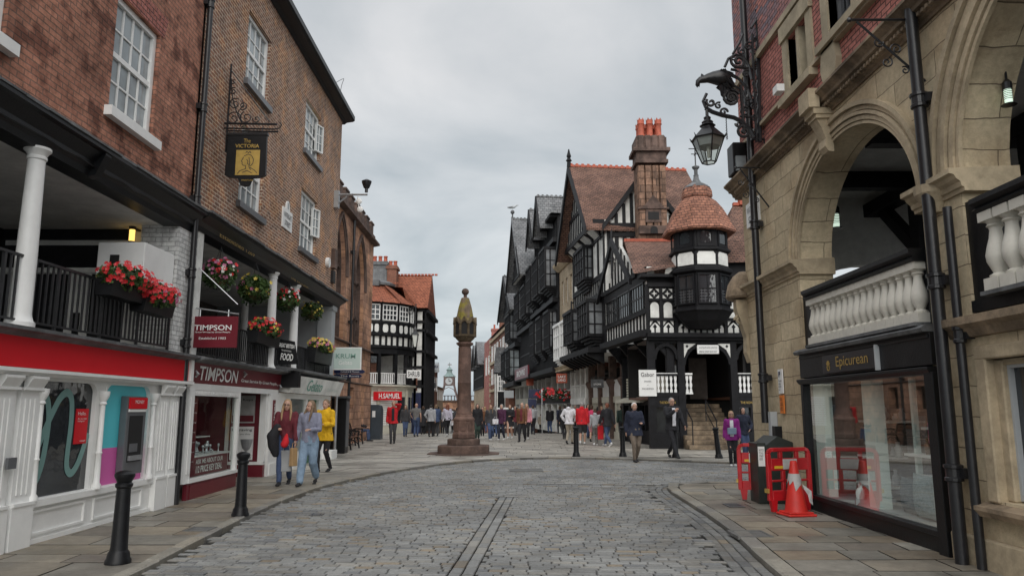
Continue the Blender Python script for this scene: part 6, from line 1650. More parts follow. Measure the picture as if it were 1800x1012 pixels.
for i in range(16): b.box(FR,c0+.1+i*.27,c0+.2+i*.27,-.72,-.64,2.2,2.9)
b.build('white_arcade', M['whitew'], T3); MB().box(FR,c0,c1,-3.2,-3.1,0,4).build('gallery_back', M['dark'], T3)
MB().box(FR,c0+.2,c1-.2,-.95,-.85,.2,1.85).build('shop_pane', M['glass'], T3)

# ---------------- dark tall houses
T4 = thing('timber_framed_house', 'tall nearly black timber house with slate roof and tiers of oriel windows', 'building', FR.P(18,0,0))
d0, d1 = up_(46.5), up_(56.3)
MB().box(FR,d0,d1,-9,0,4.0,14.0).build('wall', M['timber'], T4)
b = MB()
timbers(b, FR, d0, d1, 4.2, 8.4, 26, .12, 0, .10, (6.3,)); timbers(b, FR, d0, d1, 8.6, 12.4, 20, .12, 0, .12, (10.3,)); timbers(b, FR, d0, d1, 12.5, 13.9, 20, .1, 0, .1)
b.box(FR,d0,d1,0,.45,8.3,8.6); b.box(FR,d0,d1,0,.4,12.2,12.5); b.box(FR,d0,d1,0,.5,3.9,4.2); b.box(FR,d0,d1,0,.6,13.85,14.05)
b.build('timber_frame', M['timber'], T4)
panelsb = MB()
timb_u = [(d0+.5+i*1.2) for i in range(8)]
for u_ in timb_u: panelsb.box(FR,u_,u_+.5,.0,.03,12.7,13.7); panelsb.box(FR,u_,u_+.35,.0,.03,8.8,9.4)
for i in range(26): panelsb.prism(FR, rect(d0+.12+i*.377,d0+.27+i*.377,4.35,6.1 if i%2 else 5.2), 0, .03); panelsb.prism(FR, rect(d0+.12+i*.377,d0+.25+i*.377,7.3,8.1), 0, .03)
panelsb.build('white_panels', M['whitew'], T4)
for u_ in (d0+.6,d0+3.9,d0+7.2): oriel(T4, FR, u_, u_+2.1, .1, 9.3, 12.0, .75, 4, 3); oriel(T4, FR, u_+.1, u_+2.0, .1, 5.4, 7.9, .5, 4, 3)
# side facing the square shows above the cream house
fS = Fr(FR.P(d0,0,0), tuple(-FR.w)[:2], tuple(-FR.u))
MB().box(fS,0,7,-.1,.02,12.0,14.0).build('wall', M['whitew'], T4)
b = MB(); timbers(b, fS, 0, 6, 12.1, 13.9, 14, .16, .02, .09, (13.1,)); 
for i in range(7): b.beam(fS, i*.86,12.3,i*.86+.8,13.0,.1,.02,.07); b.beam(fS, i*.86,13.0,i*.86+.8,12.3,.1,.02,.065)
b.build('timber_frame', M['timber'], T4)
MB().box(fS,0,7,-.1,.03,9,12).build('wall', M['brickFar'], T4)
b = MB(); b.add([FR.P(d0-.4,.6,14.0),FR.P(d1+.2,.6,14.0),FR.P(d1+.2,-3.2,16.6),FR.P(d0-.4,-3.2,16.6),FR.P(d1+.2,-8,14),FR.P(d0-.4,-8,14)], [(0,1,2,3),(3,2,4,5),(0,3,5)]); 
b.build('roof', M['slate'], T4, fix=False)
for u_ in (up_(49.4),up_(52.9)):
    gable(T4, FR, u_-1.2, u_+1.2, -4.0, 1.0, 13.9, 16.0, 'slate', .2, 'timber', True, True, .1)
qd = onY(1003,372,50); chimney(T4, qd.x, qd.x+1.3, 50, 51, 14, onY(1003,362,50).z, 'lead', 3, .3)
T5 = thing('timber_framed_house', 'dark timber house with the great gable, grey verge and a gull on its finial', 'building', FR.P(29,0,0))
e0, e1 = up_(56.4), up_(64.7)
MB().box(FR,e0,e1,-9,0,4.0,12.4).build('wall', M['timber'], T5)
b = MB(); timbers(b, FR, e0, e1, 4.2, 7.8, 18, .13, 0, .1, (6,)); timbers(b, FR, e0, e1, 8.2, 12.2, 13, .13, 0, .12); b.box(FR,e0,e1,0,.5,7.8,8.1); b.box(FR,e0,e1,0,.6,3.9,4.2); b.build('timber_frame', M['timber'], T5)
b = MB()
for i in range(13): b.box(FR,e0+.15+i*.64,e0+.5+i*.64,0,.03,8.3,12.0)
for i in range(17): b.box(FR,e0+.1+i*.47,e0+.32+i*.47,0,.03,4.4,5.8)
b.build('white_panels', M['whitew'], T5)
oriel(T5, FR, e0+.6, e0+3.0, .1, 8.8, 11.2, .7, 4, 3); oriel(T5, FR, e0+4.6, e0+7.2, .1, 8.8, 11.2, .7, 4, 3)
gable(T5, FR, e0, e1, -9, 1.3, 12.4, 17.3, 'slate', .45, vm='timber')
b = MB(); um = (e0+e1)/2
b.prism(FR, [(e0-.45,11.8),(e0-.1,11.8),(um,17.1),(um,17.5)], 1.3, 1.42); b.build('lead_verge', M['lead'], T5)
qf = FR.P(um,1.3,17.3); b = MB(); b.tube([qf, qf+Vector((0,0,.5))], .06, 6); b.ball(qf+Vector((0,0,.6)), .18, 8); b.build('finial', M['lead'], T5)
GU = thing('gull', 'gull perched on the ball of the tall gable', 'bird', qf+Vector((0,0,.78)))
b = MB(); c_ = qf+Vector((0,0,1.0)); b.tube([c_+Vector((-.45,0,-.02)),c_+Vector((-.2,0,.0)),c_+Vector((.1,0,.05)),c_+Vector((.25,0,.12)),c_+Vector((.33,0,.2)),c_+Vector((.42,0,.21)),c_+Vector((.52,0,.18))], [.02,.09,.13,.09,.065,.055,.01], 8); b.tube([c_+Vector((0,0,-.05)),c_+Vector((0,0,-.22))], .015, 4); b.build('body', M['greyp'], GU, smooth=True)
b = MB(); b.add([c_+Vector((.1,-.12,.1)),c_+Vector((-.5,-.08,.02)),c_+Vector((-.1,-.13,-.04))], [(0,1,2)]); b.build('wing', M['lead'], GU)
# shopfronts and arcade under the dark houses
FG4 = Fr(FR.P(0,-.9,0), (-.12,1), tuple(_n))
for T_, a_, c_, nm in ((T4,d0,d1,0),(T5,e0,e1,1)):
    b = MB(); n_ = 4
    for i in range(n_+1): b.box(FG4,a_+(c_-a_)*i/n_-.18,a_+(c_-a_)*i/n_+.18,-.2,.18,PV(50),3.9)
    b.box(FG4,a_,c_,-.2,.1,1.9,2.05); b.box(FG4,a_,c_,-.2,.05,PV(50),.45); b.box(FG4,a_,c_,-.1,0,2.75,2.82)
    for i in range(int((c_-a_)/.3)): b.box(FG4,a_+i*.3,a_+i*.3+.06,-.06,0,2.05,2.8)
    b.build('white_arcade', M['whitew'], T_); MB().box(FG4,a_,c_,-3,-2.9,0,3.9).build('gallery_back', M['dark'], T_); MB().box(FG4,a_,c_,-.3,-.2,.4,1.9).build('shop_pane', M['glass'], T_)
    MB().box(FG4,a_+.3,c_-.3,.1,.2,1.92,2.3).build('fascia', M['gunmetal'] if nm == 0 else M['navy'], T_)
text('COLD STONE', FG4.P(d0+3,.21,2.1), tuple(-FG4.u), 3.6, .26, M['ltext'], T4, bold=.02)
MB().box(FR,e0+.2,e1-.2,.5,.62,4.0,4.9).build('fascia', M['maroon'], T5); text('BROWNS', FR.P((e0+e1)/2,.64,4.45), tuple(-FR.u), 5, .5, M['ltext'], T5, bold=.02)
# ---------------- next gable
T6 = thing('timber_framed_house', 'smaller timber gable with slate roof and white framed corner windows further down', 'building', FR.P(38,0,0))
g0_, g1_ = up_(64.8), up_(74)
MB().box(FR,g0_,g1_,-8,0,3.6,10.7).build('wall', M['whitew'], T6)
b = MB(); timbers(b, FR, g0_, g1_, 4.0, 7.0, 16, .14, 0, .08, (5.4,)); timbers(b, FR, g0_, g1_, 7.4, 10.6, 12, .16, 0, .08, (9,)); b.box(FR,g0_,g1_,0,.6,7.0,7.4); b.box(FR,g0_,g1_,0,.7,3.6,4.0); b.build('timber_frame', M['timber'], T6)
oriel(T6, FR, g0_+1, g0_+3.4, .1, 4.4, 6.9, .9, 4, 3, 'timber', gm='glassp'); oriel(T6, FR, g0_+5, g0_+7.6, .1, 4.4, 6.9, .9, 4, 3, 'timber', gm='glassp'); oriel(T6, FR, g0_+2.4, g0_+6, .1, 7.8, 10.2, .7, 5, 3, 'timber')
gable(T6, FR, g0_, g1_, -8, 1.1, 10.6, 14.0, 'slate', .4)
for i in range(4): MB().box(FG4,g0_+i*3-.3,g0_+i*3+.1,-.2,.3,PV(70)-.3,3.7).build('white_pier', M['whitew'], T6)
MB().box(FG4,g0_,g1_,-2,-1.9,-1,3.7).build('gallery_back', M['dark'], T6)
b = MB(); b.box(FG4,g0_,g1_,-.2,.3,2.0,2.5); b.build('fascia', M['creamp'], T6)
# ---------------- brick houses with pointed turret
T7 = thing('brick_house', 'red brick building with steep slate turret and iron cresting, mid distance', 'building', FR.P(48,0,0))
h0, h1 = up_(74.2), up_(94)
MB().box(FR,h0,h1,-8,0,-1.5,10.3).build('wall', M['brickFar'], T7)
for z_ in (4.5,7.3):
    for i in range(6): window(T7, FR, h0+1+i*3.2, h0+2.6+i*3.2, z_, z_+1.9, .02, 2, 2, 'whitep', 'glass', .12, .08)
b = MB()
for z_ in (3.6,6.9,9.7): b.box(FR,h0,h1,0,.2,z_,z_+.3)
b.build('stone_band', M['buff_plain'], T7)
b = MB(); b.add([FR.P(h0,.3,10.3),FR.P(h1,.3,10.3),FR.P(h1,-4,12),FR.P(h0,-4,12)],[(0,1,2,3)]); b.build('roof', M['slate'], T7, fix=False)
qt0, qt1 = onY(878,560,84), onY(903,500,84)
b = MB(); xm_ = (qt0.x+qt1.x)/2+.1; b.box(WORLD,qt0.x,qt1.x+.3,83,86,6,qt0.z); b.build('turret', M['brickFar'], T7)
b = MB(); b.lathe([(1.25,qt0.z),(.35,qt1.z-.2),(.35,qt1.z)], (xm_,84.5,0), 4, rot=pi/4, sx=.9); b.build('turret_roof', M['slate'], T7)
b = MB()
for k in (-.3,0,.3): b.tube([Vector((xm_+k,84.5,qt1.z)), Vector((xm_+k,84.5,qt1.z+.7))], .04, 4)
b.build('cresting', M['lead'], T7)
MB().prism(Fr((xm_+.4,83,0),(1,0),(0,-1,0)), [(-.35,qt0.z-.2),(.35,qt0.z-.2),(.35,qt0.z+.6),(0,qt0.z+1.3),(-.35,qt0.z+.6)], 0, .5).build('dormer', M['whitew'], T7)
T8 = thing('brick_house', 'red brick house front with white quoins, behind the grey slated gables', 'building', FR.P(66,0,0))
i0, i1 = up_(94.5), up_(104)
MB().box(FR,i0,i1,-8,0,-2,10.6).build('wall', M['brickC'], T8); b = MB()
for k in range(14): b.box(FR,i0-.05,i0+(.7 if k%2 else .4),-.0,.1,1+k*.68,1.4+k*.68); b.box(Fr(FR.P(i0,0,0),tuple(-FR.w)[:2],tuple(-FR.u)),0,.6 if k%2 else .35,0,.08,1+k*.68,1.4+k*.68)
b.build('quoins', M['buff_pale'], T8); chimney(T8, FR.P(i0+1,0,0).x+.2, FR.P(i0+1,0,0).x+2.4, 95, 97, 10, 11.8, 'brickC', 3, .6)
for i in range(2): window(T8, FR, i0+1+i*4, i0+2.8+i*4, 6, 8.4, .02, 2, 2, 'whitep', 'glass', .12, .08)
T9 = thing('timber_framed_house', 'far timber gabled house with grey slated roofs at the end of the row', 'building', FR.P(82,0,0))
j0, j1 = up_(104.5), up_(124)
MB().box(FR,j0,j1,-8,0,-3,8.2).build('wall', M['cream_stone'], T9)
b = MB(); timbers(b, FR, j0, j1, 4.6, 8.0, 22, .25, 0, .15, (6.2,)); b.build('timber_frame', M['timber'], T9)
for k in range(3): gable(T9, FR, j0+k*6.3, j0+6.2+k*6.3, -8, .9, 8.1, 11.2, 'slate', .25, crest=False)
# small slated bay with white casement, close to brick house
qk0, qk1 = onY(869,700,78), onY(890,608,78)
TB = thing('timber_framed_house', 'narrow slate hung gable with a white casement window over the crowd', 'building', (qk0.x,78,0))
fK = Fr((0,77.5,0),(1,0),(0,-1,0)); z_ = lambda py: onY(880,py,77.5).z
MB().box(fK,qk0.x,qk1.x,-6,0,-1.5,z_(655)).build('wall', M['timber'], TB)
b = MB(); b.prism(fK, [(qk0.x-.1,z_(655)),(qk1.x+.05,z_(655)),(qk1.x-.1,z_(610)),(qk0.x+.15,z_(610))], -5.9, .25); b.build('slate_hung_storey', M['slate'], TB)
window(TB, fK, qk0.x+.35, qk1.x-.15, z_(688), z_(660), .05, 3, 3, 'whitep', 'glass', .12, .07, False)
b = MB(); 
for x in (qk0.x+.1,qk0.x+.3,qk1.x-.1): b.box(fK,x-.06,x+.06,0,.05,z_(720),z_(657))
b.build('white_panels', M['whitew'], TB)
# projecting signs on the right of the far street
proj_sign(978,656,997,673,43.5,[('LAKE',.5,.66,.7,.26),('LAND',.5,.3,.7,.26)],'terracotta','ltext','brown square projecting sign reading LAKELAND','R')
proj_sign(925,664,938,677,58,[],'terracotta','ltext','small brown projecting sign further along, left of the white pillar','R')
proj_sign(929,684,949,700,54,[],'navy','ltext','larger navy blue projecting sign over the far shop','R')
proj_sign(928,701,942,716,53,[],'navy','ltext','lower navy blue sign under the larger navy one','R')
proj_sign(886,686,903,699,66,[],'greyp','ltext','pale blue projecting sign farthest down the right side','R')
proj_sign(1039,666,1061,681,36.3,[('STORE',.5,.4,.6,.2)],'lead','ltext','grey square projecting sign by the brown stone pier','R')
# flower box over cold stone shop
ba_ = onY(975,694,46.5)
ft = thing('flower_trough', 'orange red window flowers above the grey shop fascia on the far street', 'flower box', ba_)
b = MB(); leaves(b, ba_, (1.2,.4,.4), 300, .1); b.build('foliage', M['leafd'], ft, fix=False); b = MB(); blossoms(b, ba_, (1.2,.45,.42), 90, .09); b.build('blossoms', M['flr'], ft, fix=False)
b = MB(); b.box(WORLD,ba_.x-1.1,ba_.x+1.1,ba_.y-.2,ba_.y+.2,ba_.z-.5,ba_.z-.2); b.build('trough', M['blackp'], ft)
c_ = onY(1005,578,42.0); T = thing('street_lantern', 'black hanging lantern in front of the cream stone house', 'street lamp', c_); lantern(T, c_, 2.3); b = MB(); b.tube([c_+Vector((0,0,.8)), c_+Vector((0,0,1.6))], .05, 6); b.tube([c_+Vector((0,0,1.5)), c_+Vector((1.3,0,1.5))], .05, 6); b.build('bracket', M['iron'], T)
# pole and white van in the crowd
T = thing('street_pole', 'thin steel pole in front of the white arcade', 'pole', onZ(953,760,.14)); q=onZ(953,762,.14); b=MB(); b.tube([Vector((q.x,q.y,.1)),Vector((q.x,q.y,2.6))],.03,6); b.tube([Vector((q.x,q.y,2.6)),Vector((q.x,q.y,2.75))],[.06,.02],6); b.build('shaft', M['steel'], T)
# ============================================================ SANDSTONE ARCADE BUILDING (RIGHT)
D = thing('stone_building', 'buff sandstone arcaded building with red brick upper floors on the right', 'building', (4.7,10,0))
OPS = [(3.17,7.57,2.48,4.08,1.98,'round'),(8.30,11.98,2.48,4.0,1.42,'round')]
b = MB(); 
# low wall under openings only where there is stone; the shopfront bay is open to the pavement
for (a_,c_,z0_,z1_) in ((2,3.17,0,6.0),(11.98,14.62,0,6.0)): b.quad(FRT.P(a_,0,z0_),FRT.P(c_,0,z0_),FRT.P(c_,0,z1_),FRT.P(a_,0,z1_))
arch_wall(b, FRT, 3.17, 11.98, 2.48, 6.0, [(3.2,7.48,2.48,4.08,1.92,'round'),(8.22,11.9,2.48,4.0,1.50,'round')], 0, .55, 26)
wall(b, FRT, 3.17, 8.30, 0, 2.48, [(5.45,7.35,.72,2.08)], 0, .30)
[b.add([FRT.P(14.62,wa,za),FRT.P(14.62,wb,za),FRT.P(14.62,wb,zb2),FRT.P(14.62,wa,zb2)], [(0,1,2,3)]) for wa,wb,za,zb2 in ((0,-6,0,2.48),(0,-6,4.4,6),(0,-.6,2.48,4.4),(-4.2,-6,2.48,4.4))]
b.quad(FRT.P(11.98,0,0),FRT.P(11.98,-.5,0),FRT.P(11.98,-.5,2.5),FRT.P(11.98,0,2.5)); b.quad(FRT.P(8.3,0,0),FRT.P(8.3,-.5,0),FRT.P(8.3,-.5,2.5),FRT.P(8.3,0,2.5))
b.build('wall', M['buff'], D)
b = MB()
arch_ring(b, FRT, 3.2, 7.48, 4.08, 1.88, 'round', [(.0,-.05,-.02,.02),(.10,.02,-.02,.04),(.20,.13,-.02,.07),(.30,.22,-.02,.05),(.40,.32,-.02,.09)], 40)
b.build('arch_moulding', M['buff_plain'], D); b = MB()
arch_ring(b, FRT, 8.22, 11.9, 4.0, 1.50, 'round', [(.0,-.04,-.02,.02),(.07,.015,-.02,.035),(.13,.085,-.02,.06),(.20,.145,-.02,.04),(.27,.21,-.02,.08)], 40)
b.build('arch_moulding', M['buff_plain'], D)
# impost blocks
ip = [(-.56,3.76),(.03,3.76),(.035,3.80),(.06,3.81),(.07,3.86),(.11,3.89),(.13,3.93),(.18,3.945),(.18,4.0),(-.56,4.03)]
b = MB(); moulding(b, FRT, 11.82, 14.9, ip); b.build('impost', M['buff_plain'], D); b = MB(); moulding(b, FRT, 7.36, 8.33, [(w_,z_+.06) for w_,z_ in ip]); 
b.lathe([(.08,3.72),(.13,3.82),(.21,3.93),(.22,4.02),(.08,4.06)], FRT.P(7.90,.02,0), 16)
b.build('impost', M['buff_plain'], D)
# keystone bracket + cornice
b = MB(); fkb = Fr(FRT.P(10.28,0,0),(-1,0),(0,1,0))
b.prism(fkb, [(0,5.30),(.08,5.31),(.13,5.38),(.11,5.5),(.17,5.68),(.24,5.82),(.24,5.90),(0,5.92)], .04, .28); b.box(FRT,10.26,10.60,0,.29,5.86,5.95); b.box(FRT,10.28,10.58,.0,.25,5.80,5.86); b.box(FRT,10.24,10.62,.2,.36,5.95,6.24); b.build('keystone', M['buff_plain'], D)
cp = [(-.2,5.90),(.03,5.90),(.04,5.94),(.08,5.955),(.09,6.0),(.11,6.03),(.16,6.04),(.17,6.08),(.24,6.14),(.26,6.15),(.26,6.19),(.06,6.27),(-.2,6.29)]
b = MB(); moulding(b, FRT, 2, 14.98, cp)
for i in range(150):
    u_ = 2.05+i*.0857
    if u_ < 14.7: b.box(FRT,u_,u_+.045,.08,.135,5.965,6.01)
b.build('cornice', M['buff_dark'], D)
# upper brickwork
UW = [(11.05,11.85,6.85,7.85),(8.75,10.25,7.02,8.9),(12.9,13.0,30,31)]
b = MB(); wall(b, FRT, 2, 14.7, 6.25, 11.5, [w_ for w_ in UW[:2]], -.04, .25); b.add([FRT.P(14.7,-.04,6.2),FRT.P(14.7,-6,6.2),FRT.P(14.7,-6,11.5),FRT.P(14.7,-.04,11.5)], [(0,1,2,3)]); b.build('upper_wall', M['brickC'], D)
b = MB(); b.box(FRT,10.75,14.71,-.2,-.02,8.3,11.5); b.build('diapered_wall', M['brickD'], D)
MB().box(FRT,2,14.6,-6,-.5,6.3,11.4).build('inner_wall', M['interior'], D)
b = MB()
for (a_,c_,z0_,z1_) in UW[:2]:
    b.box(FRT,a_-.22,a_,-.25,-.005,z0_-.02,z1_+.02); b.box(FRT,c_,c_+.22,-.25,-.005,z0_-.02,z1_+.02); b.box(FRT,a_-.25,c_+.25,-.25,.03,z1_+.02,z1_+.3); b.box(FRT,a_-.28,c_+.28,-.25,.10,z0_-.14,z0_-.02)
    b.box(FRT,(a_+c_)/2-.06,(a_+c_)/2+.06,-.22,-.03,z0_,z1_)
b.box(FRT,7.8,14.72,-.1,.05,6.84,6.9); b.prism(FRT, [(10.42,6.90),(10.02,6.90),(9.95,6.6),(10.0,6.42),(10.22,6.32),(10.44,6.42),(10.49,6.6)], -.05, .05); b.box(FRT,7.8,14.72,-.1,.04,8.2,8.32)
b.build('stone_dressing', M['buff_pale'], D)
for (a_,c_,z0_,z1_) in UW[:2]:
    for s_ in (0,1):
        x0 = a_ if s_ == 0 else (a_+c_)/2+.06; x1 = (a_+c_)/2-.06 if s_ == 0 else c_
        wf = window(D, FRT, x0, x1, z0_, z1_, -.2, 3, 6, 'gunmetal', 'glass', .03, .01, False)
# gallery interior
MB().box(FRT,2,14.4,-4.6,-.02,2.36,2.46).build('gallery_floor', M['lead'], D)
MB().box(FRT,2,14.4,-4.6,-.55,5.75,5.85).build('gallery_ceiling', M['plaster'], D)
b = MB(); wall(b, Fr((4.7+4.5,0,0),(0,1,0),(-1,0,0)), 2, 14.4, 2.4, 5.8, [], 0, .1); b.build('gallery_wall', M['plaster'], D)
b = MB(); arch_wall(b, Fr(FRT.P(14.3,-.0,0),(1,0),(0,-1,0)), 0.02, 5.2, 2.4, 5.85, [(.6,4.2,2.5,3.1,1.3,'round')], 0, .2); b.build('end_arch', M['plaster'], D)
b = MB()
for u_ in (4.2,7.2,10.4,12.6): b.box(FRT,u_,u_+.22,-4.5,-.6,5.45,5.75)
b.box(FRT,2,14.3,-2.6,-2.3,5.35,5.6); 
for u_ in (6.8,9.6,12.5): b.box(FRT,u_,u_+.28,-2.65,-2.35,2.46,5.4); b.beam(FRT, u_+.1, 4.2, u_+1.4, 5.4, .2, -2.6, -2.4)
b.box(FRT,2,14.3,-4.45,-4.3,2.46,3.6)
b.build('gallery_timbers', M['timber'], D)
for i,(px,py,Y_,lb) in enumerate(((1469,386,13.0,'lit pale green hanging lantern inside the nearer stone arch'),(1772,168,7.2,'ribbed lit lantern inside the arch at the right edge'))):
    q = onY(px,py,Y_); T = thing('hanging_lantern', lb, 'lamp', q); s_ = 1.0 if i == 0 else .62
    MB().lathe([(.055*s_,-.14*s_),(.06*s_,-.08*s_),(.06*s_,.09*s_),(.05*s_,.12*s_)], q, 14).build('shade', M['cool'], T)
    b = MB(); b.lathe([(.12*s_,-.17*s_),(.10*s_,-.15*s_),(.06*s_,-.14*s_)], q, 14); b.lathe([(.075*s_,.10*s_),(.075*s_,.22*s_),(.02,.28*s_)], q, 12); b.tube([q+Vector((0,0,.2*s_)), Vector((q.x,q.y,5.7))], .012, 6)
    for k in range(6): b.lathe([(.064*s_,-.07*s_+k*.03*s_),(.068*s_,-.065*s_+k*.03*s_),(.064*s_,-.06*s_+k*.03*s_)], q, 14)
    b.build('fitting', M['iron'], T)
# balustrades
def balus(u0, u1, z0, n_, h=.62, r=.075, dark='blackp', w_=-.0):
    b = MB(); b.box(FRT,u0,u1,w_-.13,w_+.14,z0-.04,z0+.0)
    b.build('balustrade_plinth', M['lead'], D)
    for i in range(n_):
        u_ = u0+(u1-u0)*(i+.5)/n_; k = h
        b = MB(); c_ = FRT.P(u_,w_,z0)
        b.box(FRT,u_-r*.95,u_+r*.95,w_-r*.95,w_+r*.95,z0,z0+k*.16)
        b.lathe([(r*.8,k*.16),(r*.85,k*.19),(r*.5,k*.22),(r*.62,k*.26),(r*.95,k*.36),(r*1.0,k*.44),(r*.85,k*.54),(r*.6,k*.66),(r*.5,k*.76),(r*.55,k*.79),(r*.75,k*.81),(r*.6,k*.84),(r*.85,k*.88)], c_, 14)
        b.box(FRT,u_-r*.95,u_+r*.95,w_-r*.95,w_+r*.95,z0+k*.88,z0+k)
        b.build('baluster', M['balw'], D, smooth=True)
    b = MB(); moulding(b, FRT, u0-.02, u1+.02, [(w_-.12,z0+h),(w_+.10,z0+h),(w_+.13,z0+h+.03),(w_+.10,z0+h+.06),(w_+.15,z0+h+.10),(w_+.15,z0+h+.15),(w_-.15,z0+h+.15),(w_-.12,z0+h+.1)])
    b.build('handrail', M[dark], D)
balus(8.34, 11.50, 2.57, 17, .70, .094)
MB().box(FRT,11.53,11.94,-.3,-.03,2.5,3.44).build('end_post', M['blackp'], D); MB().box(FRT,8.2,8.31,-.3,-.03,2.5,3.4).build('end_post', M['blackp'], D)
balus(3.6, 7.12, 2.72, 15, .78, .108); b = MB(); b.box(FRT,7.16,7.50,-.34,-.03,2.5,3.72); b.box(FRT,3.3,7.46,-.3,.02,2.56,2.68); b.build('end_post', M['blackp'], D)
b = MB(); moulding(b, FRT, 2, 7.82, [(-.1,2.30),(.06,2.32),(.10,2.40),(.16,2.44),(.16,2.52),(-.1,2.57)]); b.build('ledge', M['buff_dark'], D)
# shop front
b = MB(); moulding(b, FRT, 8.2, 12.0, [(-.3,2.45),(.13,2.45),(.15,2.49),(.10,2.53),(-.3,2.57)]); b.build('flashing', M['lead'], D)
b = MB(); b.box(FRT,8.2,11.98,-.3,.06,2.08,2.45); b.box(FRT,8.22,11.96,.06,.075,2.38,2.42); moulding(b, FRT, 8.2, 12.0, [(-.3,1.98),(.08,1.98),(.12,2.03),(.12,2.06),(-.3,2.08)])
b.box(FRT,8.16,8.34,-.3,.09,.0,2.0); b.box(FRT,11.90,12.0,-.3,.06,.0,2.0); b.box(FRT,8.3,11.95,-.3,.03,.02,.23); b.box(FRT,8.3,11.95,-.3,.07,.23,.29)
b.build('shopfront', M['blackp'], D, bevel=.005)
b = MB(); b.box(FRT,9.38,11.0,.06,.10,2.11,2.37); p = b.build('name_board', mat('satin_black', (.02,.02,.024), .35, .2, 3), D)
text('Epicurean', FRT.P(10.05,.104,2.235), (0,-1,0), .95, .185, M['gold'], p)
b = MB(); fb = Fr(FRT.P(10.80,.10,2.19),(0,-1,0),(-1,0,0))
for k in range(5): a = (k-2)*.42; b.prism(fb, [(-.008,0),(.008,0),(.012+.07*sin(a),.10*cos(a)),(-.012+.07*sin(a),.10*cos(a))], 0, .004)
b.band(fb, [(-.05,.02),(-.03,-.03),(0,-.045),(.03,-.03),(.05,.02)], .012, 0, .004); b.build('crest', M['gold'], p)
MB().box(FRT,9.35,9.38,.06,.115,2.08,2.40).build('board_edge', M['greyp'], D)
MB().quad(FRT.P(8.34,.0,.29),FRT.P(11.90,.0,.29),FRT.P(11.90,.0,1.98),FRT.P(8.34,.0,1.98)).build('shop_window', M['shopglass2'], D)
b = MB(); b.box(FRT,8.34,11.9,-1.3,-1.2,.2,2.1); b.box(FRT,8.34,11.9,-1.3,-.05,2.0,2.06); b.box(FRT,8.3,8.34,-1.3,-.05,.2,2.1); b.box(FRT,11.86,11.9,-1.3,-.05,.2,2.1); b.build('display_wall', mat('dim_display_wall', (.13,.12,.10), .7, .5, 1.5), D)
b = MB(); b.box(FRT,8.34,11.9,-2.2,-.05,.22,.30); b.build('display_floor', M['greyp'], D)
b = MB(); 
for u_ in (8.95,9.42): b.box(FRT,u_,u_+.06,-.4,-.34,.3,2.0)
b.box(FRT,11.45,11.8,-.2,-.06,.3,1.98); b.box(FRT,10.05,10.34,-.3,-.14,.3,1.98)
b.build('white_posts', mat('white_display_posts', (.75,.84,.79), .5, .05), D)
b = MB(); b.box(FRT,8.45,9.55,-.7,-.25,1.02,1.05); b.box(FRT,8.45,9.3,-.7,-.25,.78,.81); b.box(FRT,8.45,9.2,-.8,-.3,1.35,1.38); b.box(FRT,10.7,11.4,-.9,-.5,.9,.93); b.box(FRT,8.45,9.5,-1.15,-.8,1.62,1.65); b.box(FRT,10.55,11.5,-1.1,-.6,1.4,1.43); b.box(FRT,10.55,11.5,-1.0,-.5,.5,.53); b.build('display_shelf', M['whitep'], D)
b = MB(); rg = random.Random(9)
for (ua,ub,wd_,zz_) in ((8.5,9.5,-.45,1.05),(8.5,9.25,-.45,.81),(8.5,9.15,-.5,1.38),(8.5,9.45,-.95,1.65),(10.6,11.4,-.7,.93),(10.6,11.45,-.85,1.43),(10.6,11.45,-.75,.53),(9.6,11.3,-.5,.30)):
    for k_ in range(7):
        u_ = rg.uniform(ua,ub); h_ = rg.uniform(.06,.24); r_ = rg.uniform(.03,.07); b.lathe([(r_*.7,0),(r_,h_*.3),(r_*.9,h_*.6),(r_*.4,h_*.75),(r_*.5,h_)], FRT.P(u_,wd_+rg.uniform(-.1,.1),zz_), 10, rg.randint(0,2))
b.build('crockery', [M['whitep'], M['greyp'], mat('brown_glaze', (.20,.11,.06), .3)], D, smooth=True)
b = MB()
for k_ in range(5): b.box(FRT,9.7+k_*.33,9.9+k_*.33,-1.19,-1.17,.9+.2*(k_%2),1.3+.2*(k_%2))
b.build('framed_prints', M['greyp'], D)
# cushions and a bag in the window
for i,(u_,w_,s_,lb) in enumerate(((8.60,-.20,.46,'pale patterned cushion in the shop window, nearest the black pilaster'),(9.06,-.22,.52,'grey cushion in the middle of the three window cushions'),(9.55,-.30,.44,'dark grey cushion farthest from the black pilaster in the window'))):
    T = thing('cushion', lb, 'cushion', FRT.P(u_,w_,.3), 'cushions in the shop window')
    b = MB(); n_ = 8; vs = []
    for sgn in (1,-1):
        for j in range(n_+1):
            for k in range(n_+1):
                x, z = j/n_*2-1, k/n_*2-1; bul = .09*(1-x**4)*(1-z**4); e = 1-.08*(x*x+z*z)*.9
                vs.append(FRT.P(u_+x*s_/2*(1-.06*(1-z*z)), w_+sgn*bul, .31+s_/2+z*s_/2*(1-.06*(1-x*x))))
    fs = [(o+j*(n_+1)+k,o+j*(n_+1)+k+1,o+(j+1)*(n_+1)+k+1,o+(j+1)*(n_+1)+k) for o in (0,(n_+1)**2) for j in range(n_) for k in range(n_)]
    b.add(vs, fs); b.build('cover', mat('cushion_fabric', ((.60,.64,.58),(.30,.37,.37),(.12,.15,.16))[i], .9, .35, 30, .004, 80), T, smooth=True)
